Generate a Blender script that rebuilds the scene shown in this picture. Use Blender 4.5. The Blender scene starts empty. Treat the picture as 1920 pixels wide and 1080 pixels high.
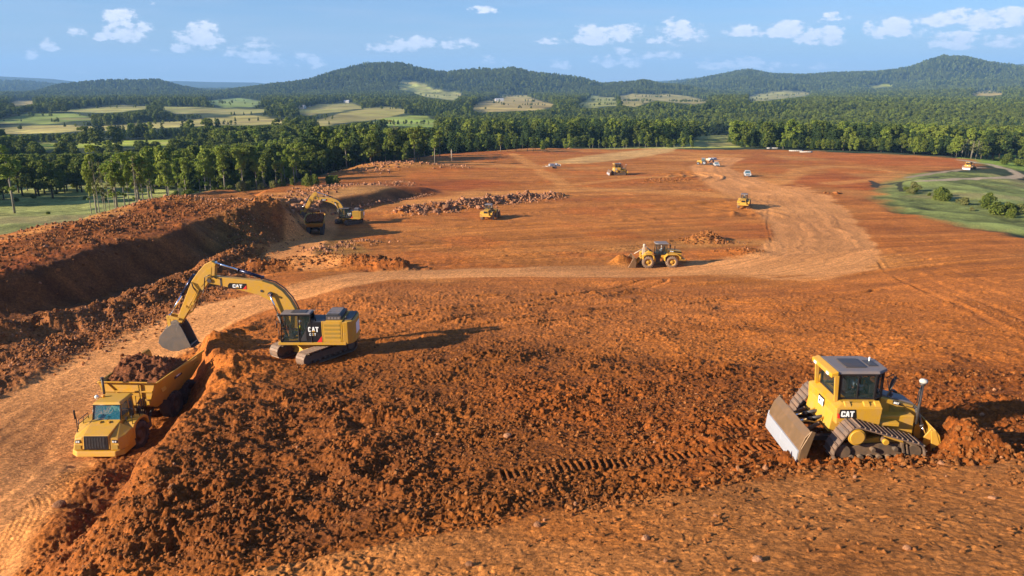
import bpy, bmesh, math, random
import numpy as np
from mathutils import Vector, Matrix
R = math.radians
scene = bpy.context.scene
COL = scene.collection
# ---------------------------------------------------------------- camera
FPX, PITCH = 1400.0, R(15.0)
cam_d = bpy.data.cameras.new("camera"); cam = bpy.data.objects.new("camera", cam_d); COL.objects.link(cam)
cam_d.sensor_width = 36.0; cam_d.lens = 36.0 * FPX / 1920.0
cam_d.clip_start = 0.5; cam_d.clip_end = 40000
cam.location = (0, 0, 0); cam.rotation_euler = (math.pi / 2 - PITCH, 0, 0)
scene.camera = cam
# ---------------------------------------------------------------- light
SUN_EL, SUN_AZ = R(19.0), R(22.0)          # SUN_AZ: shadows fall to the right and this much away from the camera
to_sun = Vector((-math.cos(SUN_AZ) * math.cos(SUN_EL), -math.sin(SUN_AZ) * math.cos(SUN_EL), math.sin(SUN_EL)))
sd = bpy.data.lights.new("sun", 'SUN'); sun = bpy.data.objects.new("sun", sd); COL.objects.link(sun)
sd.energy = 5.0; sd.angle = R(0.5); sd.color = (1.0, 0.87, 0.68)
sun.rotation_euler = to_sun.to_track_quat('Z', 'Y').to_euler()
scene.view_settings.view_transform = 'Standard'; scene.view_settings.look = 'None'
scene.view_settings.gamma = 1.0; scene.view_settings.use_curve_mapping = False
scene.view_settings.exposure = 1.30
scene.cycles.volume_bounces = 0
scene.cycles.max_bounces = 6
# ---------------------------------------------------------------- sky with small cumulus clouds
world = bpy.data.worlds.new("World"); scene.world = world; world.use_nodes = True
def make_world():
    nt = world.node_tree; N = nt.nodes; L = nt.links; N.clear()
    out = N.new('ShaderNodeOutputWorld'); bg = N.new('ShaderNodeBackground')
    sky = N.new('ShaderNodeTexSky'); sky.sky_type = 'NISHITA'; sky.sun_disc = False
    sky.sun_elevation = SUN_EL; sky.sun_rotation = math.atan2(to_sun.x, to_sun.y)
    sky.air_density = 1.0; sky.dust_density = 0.35; sky.ozone_density = 2.5
    bg.inputs['Strength'].default_value = 0.060
    tc = N.new('ShaderNodeTexCoord'); sep = N.new('ShaderNodeSeparateXYZ'); L.new(tc.outputs['Generated'], sep.inputs[0])
    def M(op, a, b=None, c=None):
        n = N.new('ShaderNodeMath'); n.operation = op
        for i, v in enumerate((a, b, c)):
            if v is None: continue
            if isinstance(v, (int, float)): n.inputs[i].default_value = v
            else: L.new(v, n.inputs[i])
        return n.outputs[0]
    az = M('ARCTAN2', sep.outputs['X'], sep.outputs['Y'])
    el = M('ARCSINE', sep.outputs['Z'])
    comb = N.new('ShaderNodeCombineXYZ'); L.new(az, comb.inputs[0]); L.new(M('MULTIPLY', el, 1.7), comb.inputs[1])
    no = N.new('ShaderNodeTexNoise'); no.inputs['Scale'].default_value = 34; no.inputs['Detail'].default_value = 7; no.inputs['Roughness'].default_value = 0.62
    L.new(comb.outputs[0], no.inputs['Vector'])
    no2 = N.new('ShaderNodeTexNoise'); no2.inputs['Scale'].default_value = 95; no2.inputs['Detail'].default_value = 4
    L.new(comb.outputs[0], no2.inputs['Vector'])
    # clouds: (azimuth px, elevation px, half width, half height, strength)
    CL = [(235, 50, 42, 30, 1.0), (140, 62, 24, 10, .7), (95, 85, 22, 12, .6), (60, 104, 32, 11, .5), (190, 70, 14, 8, .7), (288, 90, 12, 10, .5),
          (375, 68, 46, 26, .95), (345, 88, 24, 12, .7), (478, 98, 54, 22, .95), (570, 115, 44, 17, .65), (150, 130, 34, 10, .35), (345, 126, 50, 11, .35), (285, 3, 10, 8, .6),
          (735, 86, 44, 17, .95), (795, 80, 30, 14, .9), (848, 82, 44, 13, .8), (905, 19, 34, 9, .75), (920, 115, 34, 12, .6),
          (1110, 68, 58, 19, 1.0), (1070, 76, 60, 9, .8), (1165, 62, 46, 21, 1.0), (1275, 60, 42, 27, 1.0), (1230, 72, 26, 12, .8), (1400, 57, 38, 13, .95), (1470, 56, 52, 16, 1.0), (1540, 64, 50, 24, 1.0),
          (1565, 31, 30, 10, .7), (1665, 54, 46, 18, 1.0), (1760, 62, 56, 14, .8), (1815, 38, 95, 19, 1.0), (1900, 27, 56, 12, .9), (1800, 78, 60, 16, .85), (1890, 76, 40, 14, .8),
          (1060, 120, 40, 14, .5), (1155, 112, 46, 22, .75), (1240, 106, 40, 12, .6), (1330, 122, 44, 13, .5), (1395, 116, 42, 16, .6), (1465, 124, 40, 13, .45), (1700, 120, 60, 10, .35), (1560, 124, 50, 10, .3), (1000, 122, 26, 12, .35)]
    mask = None
    cp, sp = math.cos(PITCH), math.sin(PITCH)
    for (px, py, hw, hh, st) in CL:
        vx = (px - 960) / FPX; vy = (540 - py) / FPX
        wy = cp + vy * sp; wz = -sp + vy * cp
        dd = Vector((vx, wy, wz)).normalized()
        a0 = math.atan2(dd.x, dd.y); e0 = math.asin(dd.z)
        k = math.cos(a0) ** 2
        ax = M('DIVIDE', M('SUBTRACT', az, a0), hw / FPX * k * 1.2); ay = M('DIVIDE', M('SUBTRACT', el, e0 - hh * .25 / FPX), hh * 1.35 / FPX); ay = M('MULTIPLY', ay, M('ADD', M('MULTIPLY', M('LESS_THAN', ay, 0.0), 1.1), 1.0))
        r2 = M('ADD', M('MULTIPLY', ax, ax), M('MULTIPLY', ay, ay))
        v = M('MULTIPLY', M('MAXIMUM', M('SUBTRACT', 1.25, r2), 0.0), st)
        mask = v if mask is None else M('MAXIMUM', mask, v)
    nn = M('ADD', M('MULTIPLY', no.outputs['Fac'], 2.5), M('MULTIPLY', no2.outputs['Fac'], 0.9))
    dens = M('SUBTRACT', M('ADD', M('MULTIPLY', mask, 0.58), nn), 1.93)
    dens = M('MULTIPLY', dens, M('MINIMUM', M('MULTIPLY', mask, 2.0), 1.0))
    mr = N.new('ShaderNodeMapRange'); mr.interpolation_type = 'SMOOTHSTEP'
    L.new(dens, mr.inputs[0]); mr.inputs[1].default_value = 0.0; mr.inputs[2].default_value = 0.42; mr.inputs[3].default_value = 0; mr.inputs[4].default_value = 0.93
    # thin veil
    veil = N.new('ShaderNodeTexNoise'); veil.inputs['Scale'].default_value = 6; veil.inputs['Detail'].default_value = 5
    mp = N.new('ShaderNodeMapping'); mp.inputs['Scale'].default_value = (1, 6, 1); L.new(comb.outputs[0], mp.inputs[0]); L.new(mp.outputs[0], veil.inputs['Vector'])
    mv = N.new('ShaderNodeMapRange'); L.new(veil.outputs['Fac'], mv.inputs[0]); mv.inputs[1].default_value = 0.42; mv.inputs[2].default_value = 0.8; mv.inputs[3].default_value = 0.0; mv.inputs[4].default_value = 0.26
    # overall tint of the sky, then white veil, then clouds
    tint = N.new('ShaderNodeMix'); tint.data_type = 'RGBA'; tint.blend_type = 'MULTIPLY'; tint.inputs['Factor'].default_value = 1.0
    L.new(sky.outputs[0], tint.inputs['A']); tint.inputs['B'].default_value = (0.60, 0.80, 1.16, 1)
    m1 = N.new('ShaderNodeMix'); m1.data_type = 'RGBA'; L.new(M('MINIMUM', M('ADD', mv.outputs[0], M('MAXIMUM', M('SUBTRACT', .42, M('MULTIPLY', el, 3.6)), 0.0)), .8), m1.inputs['Factor']); L.new(tint.outputs['Result'], m1.inputs['A']); m1.inputs['B'].default_value = (4.9, 5.0, 5.7, 1)
    m2 = N.new('ShaderNodeMix'); m2.data_type = 'RGBA'; L.new(mr.outputs[0], m2.inputs['Factor']); L.new(m1.outputs['Result'], m2.inputs['A'])
    cc = N.new('ShaderNodeMix'); cc.data_type = 'RGBA'; L.new(no2.outputs['Fac'], cc.inputs['Factor']); cc.inputs['A'].default_value = (6.2, 6.4, 7.4, 1); cc.inputs['B'].default_value = (10.2, 10.0, 10.2, 1)
    L.new(cc.outputs['Result'], m2.inputs['B'])
    L.new(m2.outputs['Result'], bg.inputs['Color']); L.new(bg.outputs[0], out.inputs[0])
make_world()

# ---------------------------------------------------------------- picture <-> world
CP, SP = math.cos(PITCH), math.sin(PITCH)
def G(px, py, z):
    """ground point at height z seen at picture position (px, py)"""
    dx = (px - 960) / FPX; u = (540 - py) / FPX
    wy = CP + u * SP; wz = -SP + u * CP
    t = z / wz
    return (dx * t, wy * t)
def GY(px, py, Y):
    """point on the upright plane at distance Y"""
    dx = (px - 960) / FPX; u = (540 - py) / FPX
    t = Y / (CP + u * SP)
    return (dx * t, Y, (-SP + u * CP) * t)
def P(X, Y, Z):
    """numpy: world -> picture"""
    d = np.maximum(Y * CP - Z * SP, 0.1)
    return 960 + FPX * X / d, 540 - FPX * (Y * SP + Z * CP) / d

# ---------------------------------------------------------------- noise
_rng = np.random.RandomState(7)
_T = [_rng.rand(256, 256).astype(np.float32) for _ in range(6)]
def vnoise(x, y, k=0):
    x = np.asarray(x, np.float64); y = np.asarray(y, np.float64)
    xi = np.floor(x).astype(np.int64); yi = np.floor(y).astype(np.int64)
    fx = (x - xi).astype(np.float32); fy = (y - yi).astype(np.float32)
    fx = fx * fx * (3 - 2 * fx); fy = fy * fy * (3 - 2 * fy)
    T = _T[k % 6]; a = xi & 255; b = yi & 255; a1 = (xi + 1) & 255; b1 = (yi + 1) & 255
    return (T[a, b] * (1 - fx) + T[a1, b] * fx) * (1 - fy) + (T[a, b1] * (1 - fx) + T[a1, b1] * fx) * fy
def fbm(x, y, o=4, k=0, g=0.5):
    s = 0; a = 1.0; t = 0
    for i in range(o):
        c, n = math.cos(1.1 * i + .3), math.sin(1.1 * i + .3)
        s = s + a * vnoise((x * c - y * n) * 2 ** i + 17.3 * i, (x * n + y * c) * 2 ** i + 9.1 * i, k + i); t += a; a *= g
    return s / t
def cells(x, y, k=0, r=0.6, soft=False):
    """bump of random height around one jittered point per cell (clods)"""
    xi = np.floor(x).astype(np.int64); yi = np.floor(y).astype(np.int64)
    best = np.zeros(x.shape, np.float32)
    for dx in (-1, 0, 1):
        for dy in (-1, 0, 1):
            a = (xi + dx) & 255; b = (yi + dy) & 255
            cx = xi + dx + _T[k % 6][a, b]; cy = yi + dy + _T[(k + 1) % 6][a, b]
            h = _T[(k + 2) % 6][a, b]; w = r * (0.45 + 0.75 * h)
            ang = _T[(k + 3) % 6][a, b] * 6.28; ex = (x - cx) * np.cos(ang) + (y - cy) * np.sin(ang); ey = -(x - cx) * np.sin(ang) + (y - cy) * np.cos(ang)
            q = np.abs(ex) * .75 + np.abs(ey) * 1.1 + 0.35 * np.hypot(ex, ey)
            v = np.clip(1 - (q / w) ** 2, 0, 1) * (h * h + .12)
            best = np.maximum(best, v)
    return best
def sstep(e0, e1, x):
    t = np.clip((x - e0) / (e1 - e0), 0, 1); return t * t * (3 - 2 * t)
def polydist(x, y, pts, closed=False):
    """distance to polyline, position along it"""
    best = np.full(x.shape, 1e9); s = np.zeros(x.shape); acc = 0; side = np.ones(x.shape)
    n = len(pts); m = n if closed else n - 1
    for i in range(m):
        ax, ay = pts[i]; bx, by = pts[(i + 1) % n]; vx, vy = bx - ax, by - ay; l2 = vx * vx + vy * vy + 1e-9; l = math.sqrt(l2)
        t = np.clip(((x - ax) * vx + (y - ay) * vy) / l2, 0, 1)
        d = np.hypot(x - ax - vx * t, y - ay - vy * t)
        w = d < best
        best = np.where(w, d, best); s = np.where(w, acc + t * l, s); side = np.where(w, np.sign(vx * (y - ay) - vy * (x - ax)), side); acc += l
    return best, s, side
def inside(x, y, pts):
    c = np.zeros(x.shape, bool); n = len(pts)
    for i in range(n):
        ax, ay = pts[i]; bx, by = pts[(i + 1) % n]
        if ay == by: continue
        c ^= ((ay > y) != (by > y)) & (x < (bx - ax) * (y - ay) / (by - ay) + ax)
    return c
def sdist(x, y, pts):
    """signed distance, positive inside the polygon"""
    d, _, _ = polydist(x, y, pts, True)
    return np.where(inside(x, y, pts), d, -d)
class TPS:
    def __init__(s, ctrl, lam=1e-3):
        P_ = []
        for px, py, z in ctrl:
            X, Y = G(px, py, z); P_.append((X, Y))
        P_ = np.array(P_); z = np.array([c[2] for c in ctrl], float)
        s.p = s.m(P_[:, 0], P_[:, 1]); n = len(z)
        K = s.k(s.p[0][:, None] - s.p[0][None], s.p[1][:, None] - s.p[1][None]) + lam * np.eye(n)
        Q = np.stack([np.ones(n), s.p[0], s.p[1]], 1)
        A = np.block([[K, Q], [Q.T, np.zeros((3, 3))]])
        s.w = np.linalg.solve(A, np.concatenate([z, np.zeros(3)])); s.n = n
    def m(s, x, y): return np.array([np.arctan2(x, y) * 1.6, np.log(np.hypot(x, y) + 1)])
    def k(s, dx, dy):
        r2 = dx * dx + dy * dy; return 0.5 * r2 * np.log(r2 + 1e-12)
    def __call__(s, x, y):
        u, v = s.m(x, y); out = s.w[s.n] + s.w[s.n + 1] * u + s.w[s.n + 2] * v
        for i in range(s.n): out = out + s.w[i] * s.k(u - s.p[0][i], v - s.p[1][i])
        return out
# ================================================================ TERRAIN
HI = [(960,1080,-12.5),(1900,1080,-11),(300,1080,-14.6),(100,1080,-15.5),(1500,1000,-12.0),(1640,850,-13.2),(1300,850,-13.6),(1850,830,-13.0),(960,850,-14.5),(600,850,-15.6),(400,850,-15.8),(280,860,-15.8),
      (400,740,-17.2),(600,760,-16.8),(600,685,-18.2),(690,640,-18.9),(520,640,-19.0),(410,650,-18.9),(500,600,-20.4),(960,700,-16.5),(960,600,-19.2),(960,540,-21.4),(960,505,-23.2),(960,450,-25),(960,400,-26),(960,350,-27),(960,320,-28.5),(960,295,-31),
      (1500,700,-15.6),(1500,600,-18),(1500,530,-21.3),(1230,535,-22.0),(1230,500,-24.0),(1230,455,-24.6),(1500,450,-23.4),(1500,400,-23.8),(1400,390,-23.8),(1404,332,-23.0),(1330,305,-25.5),(1400,281,-27),(1570,287,-27),(1160,325,-27.5),
      (1900,600,-16.6),(1900,500,-19.6),(1900,430,-22.2),(1700,400,-22.8),(1630,360,-24.3),(1640,310,-27),(1790,305,-29),
      (640,540,-20.9),(780,510,-22.9),(640,470,-25.6),(620,425,-27.2),(560,470,-25.6),(720,440,-26.2),(917,412,-25.6),(800,375,-27.2),(700,400,-27.2),(640,398,-27.3),
      (1100,300,-29.5),(850,330,-29.5),(700,340,-28.2),(600,350,-26.6),(420,372,-24.5)]
LO = [(0,1060,-19.0),(0,900,-19.6),(60,1000,-18.8),(0,760,-21.0),(150,860,-20.6),(200,840,-20.9),(330,740,-21.3),(260,780,-21.1),(0,700,-21.6),(200,700,-21.6),(330,650,-21.7),(400,600,-21.6),(450,580,-21.7),(540,560,-21.6),(640,535,-21.2),
      (0,620,-23.2),(200,610,-23.0),(330,560,-23.0),(430,530,-23.4),(0,590,-25.0),(200,555,-25.8),(350,505,-26.0),(470,450,-26.0),(560,470,-25.8),(560,420,-26.5),(640,540,-20.9),(780,510,-22.9),(150,1050,-17.8),(100,1080,-17.6),(230,960,-18.8),
      (640,470,-25.6),(620,425,-27.2),(900,540,-21.6),(960,505,-23.2),(200,350,-27),(600,350,-26.6),(-200,900,-19.5),(-200,600,-24)]
VA = [(0,420,-28),(60,400,-30.5),(60,350,-33),(300,330,-36),(500,330,-33),(700,310,-32),(850,305,-32),(1000,285,-33.5),(1250,270,-36),(300,270,-36),(300,240,-40),(300,215,-45),(300,195,-50),(0,200,-52),(700,230,-42),(700,205,-45),(1000,250,-42),(1000,220,-47),(1000,200,-48),
      (1500,265,-42),(1500,235,-47),(1500,210,-45),(1500,190,-42),(1800,240,-46),(1900,200,-42),(1850,380,-27.2),(1900,400,-25.6),(1750,350,-26.8),(1700,375,-25.2),(1680,340,-26.6),(1830,315,-31.5),(1900,300,-36),(1900,270,-41),(2000,350,-36),(1700,180,-25),(1900,180,-20),(1400,180,-45)]
T_HI, T_LO, T_VA = TPS(HI), TPS(LO), TPS(VA)
def W(pts):  # (px, py, z) -> world xy
    return [G(*p) for p in pts]
SITE = W([(-500,1500,-14),(-500,560,-22),(-200,480,-21),(0,432,-20.5),(120,412,-20.5),(230,385,-21),(290,371,-21.3),(370,370,-21.8),(470,352,-25.5),(560,345,-27),(640,330,-28.2),(740,309,-28.8),(830,300,-30.5),(1000,287,-31),(1140,286,-30),(1250,279,-28.5),(1320,277,-27.5),(1420,275,-27.5),(1560,280,-27.5),(1700,290,-28.5),(1800,302,-29.6),(1830,318,-29.5),(1700,318,-27),(1640,330,-25.5),(1625,352,-24.6),(1660,372,-24.0),(1760,390,-23),(1920,412,-22),(2100,440,-21),(2600,600,-17),(2400,1500,-11)])
PAD = W([(2600,1900,-10),(1000,1900,-13.5),(100,1250,-14.0),(165,1090,-14.9),(235,960,-15.4),(290,852,-15.9),(345,785,-16.5),(392,735,-17.2),(425,706,-17.6),(412,668,-18.6),(398,642,-19.2),(440,622,-19.8),(495,600,-20.4),(567,570,-21.0),(680,545,-21.0),(800,522,-22.3),(1000,505,-23.2),(1400,480,-23.2),(2600,470,-22)])
BANKB = W([(-500,600,-20.5),(-200,545,-20.5),(0,510,-20.5),(100,487,-20.6),(200,459,-20.8),(327,438,-21.2),(400,420,-21.8),(470,412,-22.3),(520,410,-22.8),(530,390,-23.0),(480,378,-23),(420,366,-23.5),(290,350,-23),(120,385,-22),(-100,400,-22),(-500,480,-21)])
BANKC = W([(520,388,-23.8),(600,374,-24.2),(680,363,-24.6),(740,354,-25.2),(795,354,-26.3),(790,340,-27.5),(700,325,-28.0),(600,340,-26.5),(500,362,-25.0),(440,385,-24)])
FORE = W([(2600,800,-12.4),(1920,884,-12.4),(1700,900,-12.4),(1500,912,-12.6),(1330,940,-12.8),(1100,980,-13.0),(850,1012,-13.1),(500,1075,-13.6),(300,1150,-13.9),(300,1800,-13.9),(2600,1800,-11)])
RIDGE_A = W([(-300,690,-22.3),(0,628,-22.3),(110,600,-22.3),(250,556,-22.4),(380,506,-22.6),(430,470,-23.4),(470,440,-24.0),(500,425,-24.5)])
BERM_E = W([(470,505,-24.0),(540,500,-24.0),(620,498,-24.0),(700,500,-23.6),(745,506,-23.4)])
BERM_D = W([(755,396,-27),(850,388,-27),(940,378,-27.2),(1040,369,-27.4)])
BERM_F = W([(620,500,-24.5),(600,490,-25),(585,475,-25.3),(600,460,-25.8),(615,450,-26)])
RIDGES = [(11000,1700,[(-400,150),(0,141),(100,146),(150,152),(330,150),(400,152),(480,153),(560,160),(900,175),(1180,160),(1230,150),(1290,148),(1400,160),(1700,150),(1800,125),(1860,112),(1920,108),(2100,110),(2400,130)]),
          (6800,900,[(-400,158),(0,154),(60,156),(130,164),(240,176),(400,180),(1100,180),(1240,158),(1300,150),(1500,146),(1900,140)]),
          (3900,620,[(-300,196),(-60,190),(30,182),(75,170),(110,159),(180,152),(300,149),(335,160),(380,170),(430,177),(600,190)]),
          (3300,650,[(330,190),(400,175),(450,166),(520,157),(580,149),(640,131),(690,119),(750,117),(790,128),(830,135),(870,132),(900,129),(930,131),(960,127),(1000,136),(1060,142),(1090,147),(1130,157),(1180,154),(1210,150),(1240,157),(1290,160),(1330,172),(1400,190)]),
          (4600,950,[(1150,185),(1230,166),(1300,150),(1360,137),(1400,130),(1440,138),(1500,141),(1560,137),(1650,134),(1700,127),(1730,114),(1760,104),(1800,105),(1850,117),(1920,126),(2100,130),(2400,150)]),
          (2400,330,[(560,215),(640,190),(700,178),(760,180),(800,186),(860,178),(960,180),(1060,183),(1150,196)])]
def field_noise(X, Y, s, o=3, k=0): return fbm(X / s, Y / s, o, k) - 0.5
def base_height(X, Y):
    """broad shape of the land: site platforms, banks, valley and wooded hills"""
    hi = T_HI(X, Y); lo = T_LO(X, Y)
    r = np.hypot(X, Y)
    wob = field_noise(X, Y, 9, 3, 1) * 2.4 * np.clip(r / 60, .4, 1.5)
    sp = sdist(X, Y, PAD) + wob * 0.5
    m = sstep(-2.9, 0.3, sp)
    z = lo * (1 - m) + hi * m
    far = sstep(75, 100, Y + 0.0 * X)
    # trench side of the left bank
    sb = sdist(X, Y, BANKB) + wob * .8
    zb = -20.7 - 0.012 * np.clip(Y - 95, 0, 200) + field_noise(X, Y, 16, 3, 2) * 1.6 - 0.02 * np.clip(-55 - X, 0, 40)
    mb = sstep(-5.5, 0.8, sb)
    z = z * (1 - mb) + np.maximum(zb, z) * mb
    sc = sdist(X, Y, BANKC) + wob * .6
    mc = sstep(-5.0, 0.6, sc); zc = np.maximum(z, -24.2 - 0.035 * np.clip(X + 40, 0, 90) + field_noise(X, Y, 20, 3, 3) * 1.2 - sstep(185, 225, Y) * 3.2)
    z = z * (1 - mc) + zc * mc
    # foreground strip
    sf = sdist(X, Y, FORE) + field_noise(X, Y, 2.2, 3, 4) * 1.1
    z = z + 0.55 * sstep(-0.45, 0.35, sf)
    # ridges of pushed up soil
    for pts, w, h, k in ((RIDGE_A, 4.6, 1.5, 1), (BERM_E, 2.6, 1.3, 2), (BERM_D, 3.0, 1.15, 3), (BERM_F, 1.8, .25, 4)):
        d, s_, _ = polydist(X, Y, pts)
        d = d + field_noise(X, Y, 5, 3, k) * w * .7
        hh = h * (0.75 + 0.5 * vnoise(s_ / 6.0, s_ * 0 + 2.2, k)); z = z + hh * np.exp(-(d / w) ** 2 * 2.2)
    # heaps
    for (px, py, zz, w, h) in HEAPS:
        x0, y0 = G(px, py, zz)
        d = np.hypot((X - x0) / w[0], (Y - y0) / w[1]) + field_noise(X, Y, w[0] * .6, 3, 2) * .5
        z = z + h * np.exp(-d * d * 1.6)
    # valley beyond the site
    ss = sdist(X, Y, SITE) + field_noise(X, Y, 14, 3, 5) * 5
    va = T_VA(X, Y); va = np.where(r > 2500, np.maximum(va, -52), va)
    va = va + field_noise(X, Y, 160, 3, 1) * np.clip((r - 250) / 60, 0, 7) + field_noise(X, Y, 420, 3, 2) * np.clip((r - 700) / 45, 0, 24)
    va = np.clip(va, -75, 60); va = np.where(r < 420, np.minimum(va, -27.5), va)
    ms = sstep(np.where(X > 30, -60, -26), 3, ss)
    z = va * (1 - ms) + np.maximum(z, va - 2) * ms
    # hills
    px = 960 + FPX / CP * np.tan(np.clip(np.arctan2(X, np.maximum(Y, 1)), -1.2, 1.2))
    for D, w, prof in RIDGES:
        pp = np.array(prof, float)
        sky = np.interp(px, pp[:, 0], pp[:, 1], left=pp[0, 1] + 30, right=pp[-1, 1] + 30)
        dx = (px - 960) / FPX; u = (540 - sky) / FPX; wy = CP + u * SP; wz = -SP + u * CP
        top = wz / np.hypot(wy, dx) * D
        meander = field_noise(X, Y, w * 1.3, 3, int(D) % 5)
        t = (r - D) / w + meander * 1.1 * np.clip(np.abs(r - D) / (w * .7), 0, 1)
        spur = 1 - 0.50 * np.clip(np.abs(t), 0, 1) * (0.4 + 1.6 * np.abs(field_noise(X, Y, w * .38, 4, 3)) * 2)
        hh = -50 + (top - 12 + 50) * np.exp(-t * t * 1.1) * spur
        k = 9.0
        d_ = np.clip((hh - z) / k, -30, 30)
        z = z + k * np.where(r > 900, np.log1p(np.exp(d_)), 0) * sstep(900, 1400, r)
    return z
HEAPS = [(1325,442,-24.2,(3.0,4.0),1.5),(1395,470,-23.9,(4.5,3.0),.8),(430,690,-18.2,(2.2,2.0),0.6),(398,655,-19,(2.2,2.6),1.0),(1795,850,-13.1,(1.3,1.5),1.25),(1300,500,-24,(20,2.0),.0),
         (610,497,-24,(2,2),.4),(690,455,-26,(3,2.5),.7),(1380,362,-24.3,(10,6),.9),(760,322,-28.6,(22,8),2.0),(1430,296,-26.3,(16,8),.5),(1290,325,-26,(12,12),.3),(600,300,-32,(1,1),0),
         (1045,281,-33,(13,10),3.2),(330,385,-21.5,(7,8),1.6),(120,425,-20.7,(9,6),.8),(430,395,-22.5,(6,6),1.0),(1215,530,-22.0,(17,2.2),.45),(1168,497,-24.0,(1.9,1.4),1.3),(1620,410,-23,(6,8),.0)]
# ---- masks painted in world space: polygons given where they are seen
def pmask(px, py, poly, soft, n=None, amp=0.0):
    q = [(a, b * 1.8) for a, b in poly]
    d = sdist(px, py * 1.8, q)
    if n is not None: d = d + n * amp
    return sstep(-soft, soft, d)
HAUL = W([(-420,1300,-17.5),(-210,1040,-18.4),(-40,890,-19.6),(100,775,-20.9),(205,692,-21.6),(320,622,-21.7),(430,574,-21.7),(560,545,-21.4),(700,522,-22.6),(900,513,-23.0),(1100,511,-23.3),(1300,506,-23.4),(1440,490,-23.5),(1515,460,-23.4),(1520,420,-23.6),(1490,380,-23.9),(1450,345,-23.9),(1400,325,-23.6),(1345,308,-25),(1330,300,-25.5),(1370,288,-26.4)])
HAUL2 = W([(600,500,-24),(545,490,-24.6),(540,472,-25.5),(570,455,-26),(590,435,-26.6),(600,415,-27.2),(640,405,-27.3)])
PASSES = [(W(p), w, g, t, d) for p, w, g, t, d in (
    ([(640,480,-25),(900,458,-25),(1150,440,-25),(1420,445,-23.8)], .6, 2.2, -.22, .08), ([(700,432,-26.3),(950,418,-26),(1250,398,-24.8),(1430,392,-23.8)], .7, 2.2, .18, .08),
    ([(760,495,-23.6),(960,482,-24.3),(1180,462,-24.5),(1300,440,-24.5)], .5, 2.0, -.28, .12), ([(950,400,-26),(1180,380,-25.5),(1400,372,-24)], .8, 0, .22, .06), ([(700,410,-27),(900,402,-26),(1050,388,-26)], .6, 2.2, -.2, .08),
    ([(560,640,-19.4),(800,600,-19.8),(1050,568,-20.6),(1230,530,-22)], .7, 2.3, .22, .10), ([(620,650,-18.9),(880,620,-18.8),(1100,590,-19.5),(1350,560,-20.2)], .6, 2.3, -.18, .08), ([(900,560,-20.8),(1200,552,-21.2),(1500,575,-19),(1580,560,-19.3),(1640,545,-19.5)], .8, 0, -.30, .14),
    ([(1600,420,-23),(1680,500,-20.5),(1820,570,-17.6),(1960,640,-15.8)], .8, 2.4, .12, .03), ([(1640,440,-22.3),(1780,510,-19.5),(1960,570,-17.5)], .8, 2.4, .10, .02), ([(1620,385,-23.5),(1760,430,-22),(1960,485,-20)], .7, 2.4, -.14, .03), ([(1560,370,-24),(1700,402,-22.9),(1960,440,-21.5)], .8, 2.4, .10, .02),
    ([(1560,375,-24),(1592,415,-22.8),(1640,470,-21),(1665,505,-20),(1740,545,-18.6)], .5, 0, -.30, .07), ([(1445,345,-24),(1440,400,-23.8),(1448,440,-23.6)], .5, 0, -.30, .08),
    ([(1180,338,-26.5),(1300,342,-25.5),(1440,345,-24)], .8, 0, -.2, .1), ([(900,372,-27),(1160,340,-26.8),(1300,330,-25.8)], .8, 2.4, .2, .06), ([(1350,312,-25),(1500,318,-25.5),(1660,312,-27)], 1, 3, .2, .05),
    ([(800,352,-28),(1000,345,-28),(1150,332,-27.5)], 1, 3, -.22, .08), ([(700,365,-28),(900,352,-28),(1100,345,-27.5)], 1.2, 0, .25, .05), ([(1400,300,-26),(1550,292,-27),(1700,300,-28)], 1.5, 0, .2, .05))]
TRAILS = [(W([(960,300,-31),(1060,345,-27),(1190,330,-27),(1330,318,-25.5)]),2.5),(W([(1440,352,-23.9),(1300,350,-25.5),(1100,352,-27),(900,365,-27.2),(780,380,-27.3)]),4.5),
          (W([(1430,330,-23.5),(1480,318,-25),(1500,306,-26)]),3.5),(W([(1500,307,-26),(1560,305,-27),(1640,310,-27),(1690,318,-27),(1660,325,-26),(1560,328,-25)]),3),(W([(700,305,-30),(1000,318,-28.5),(1150,300,-29.5),(1260,285,-28.5)]),3.5),
          (W([(-100,470,-21),(60,437,-20.6),(150,412,-20.6),(260,380,-21.2)]),2.6)]
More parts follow.
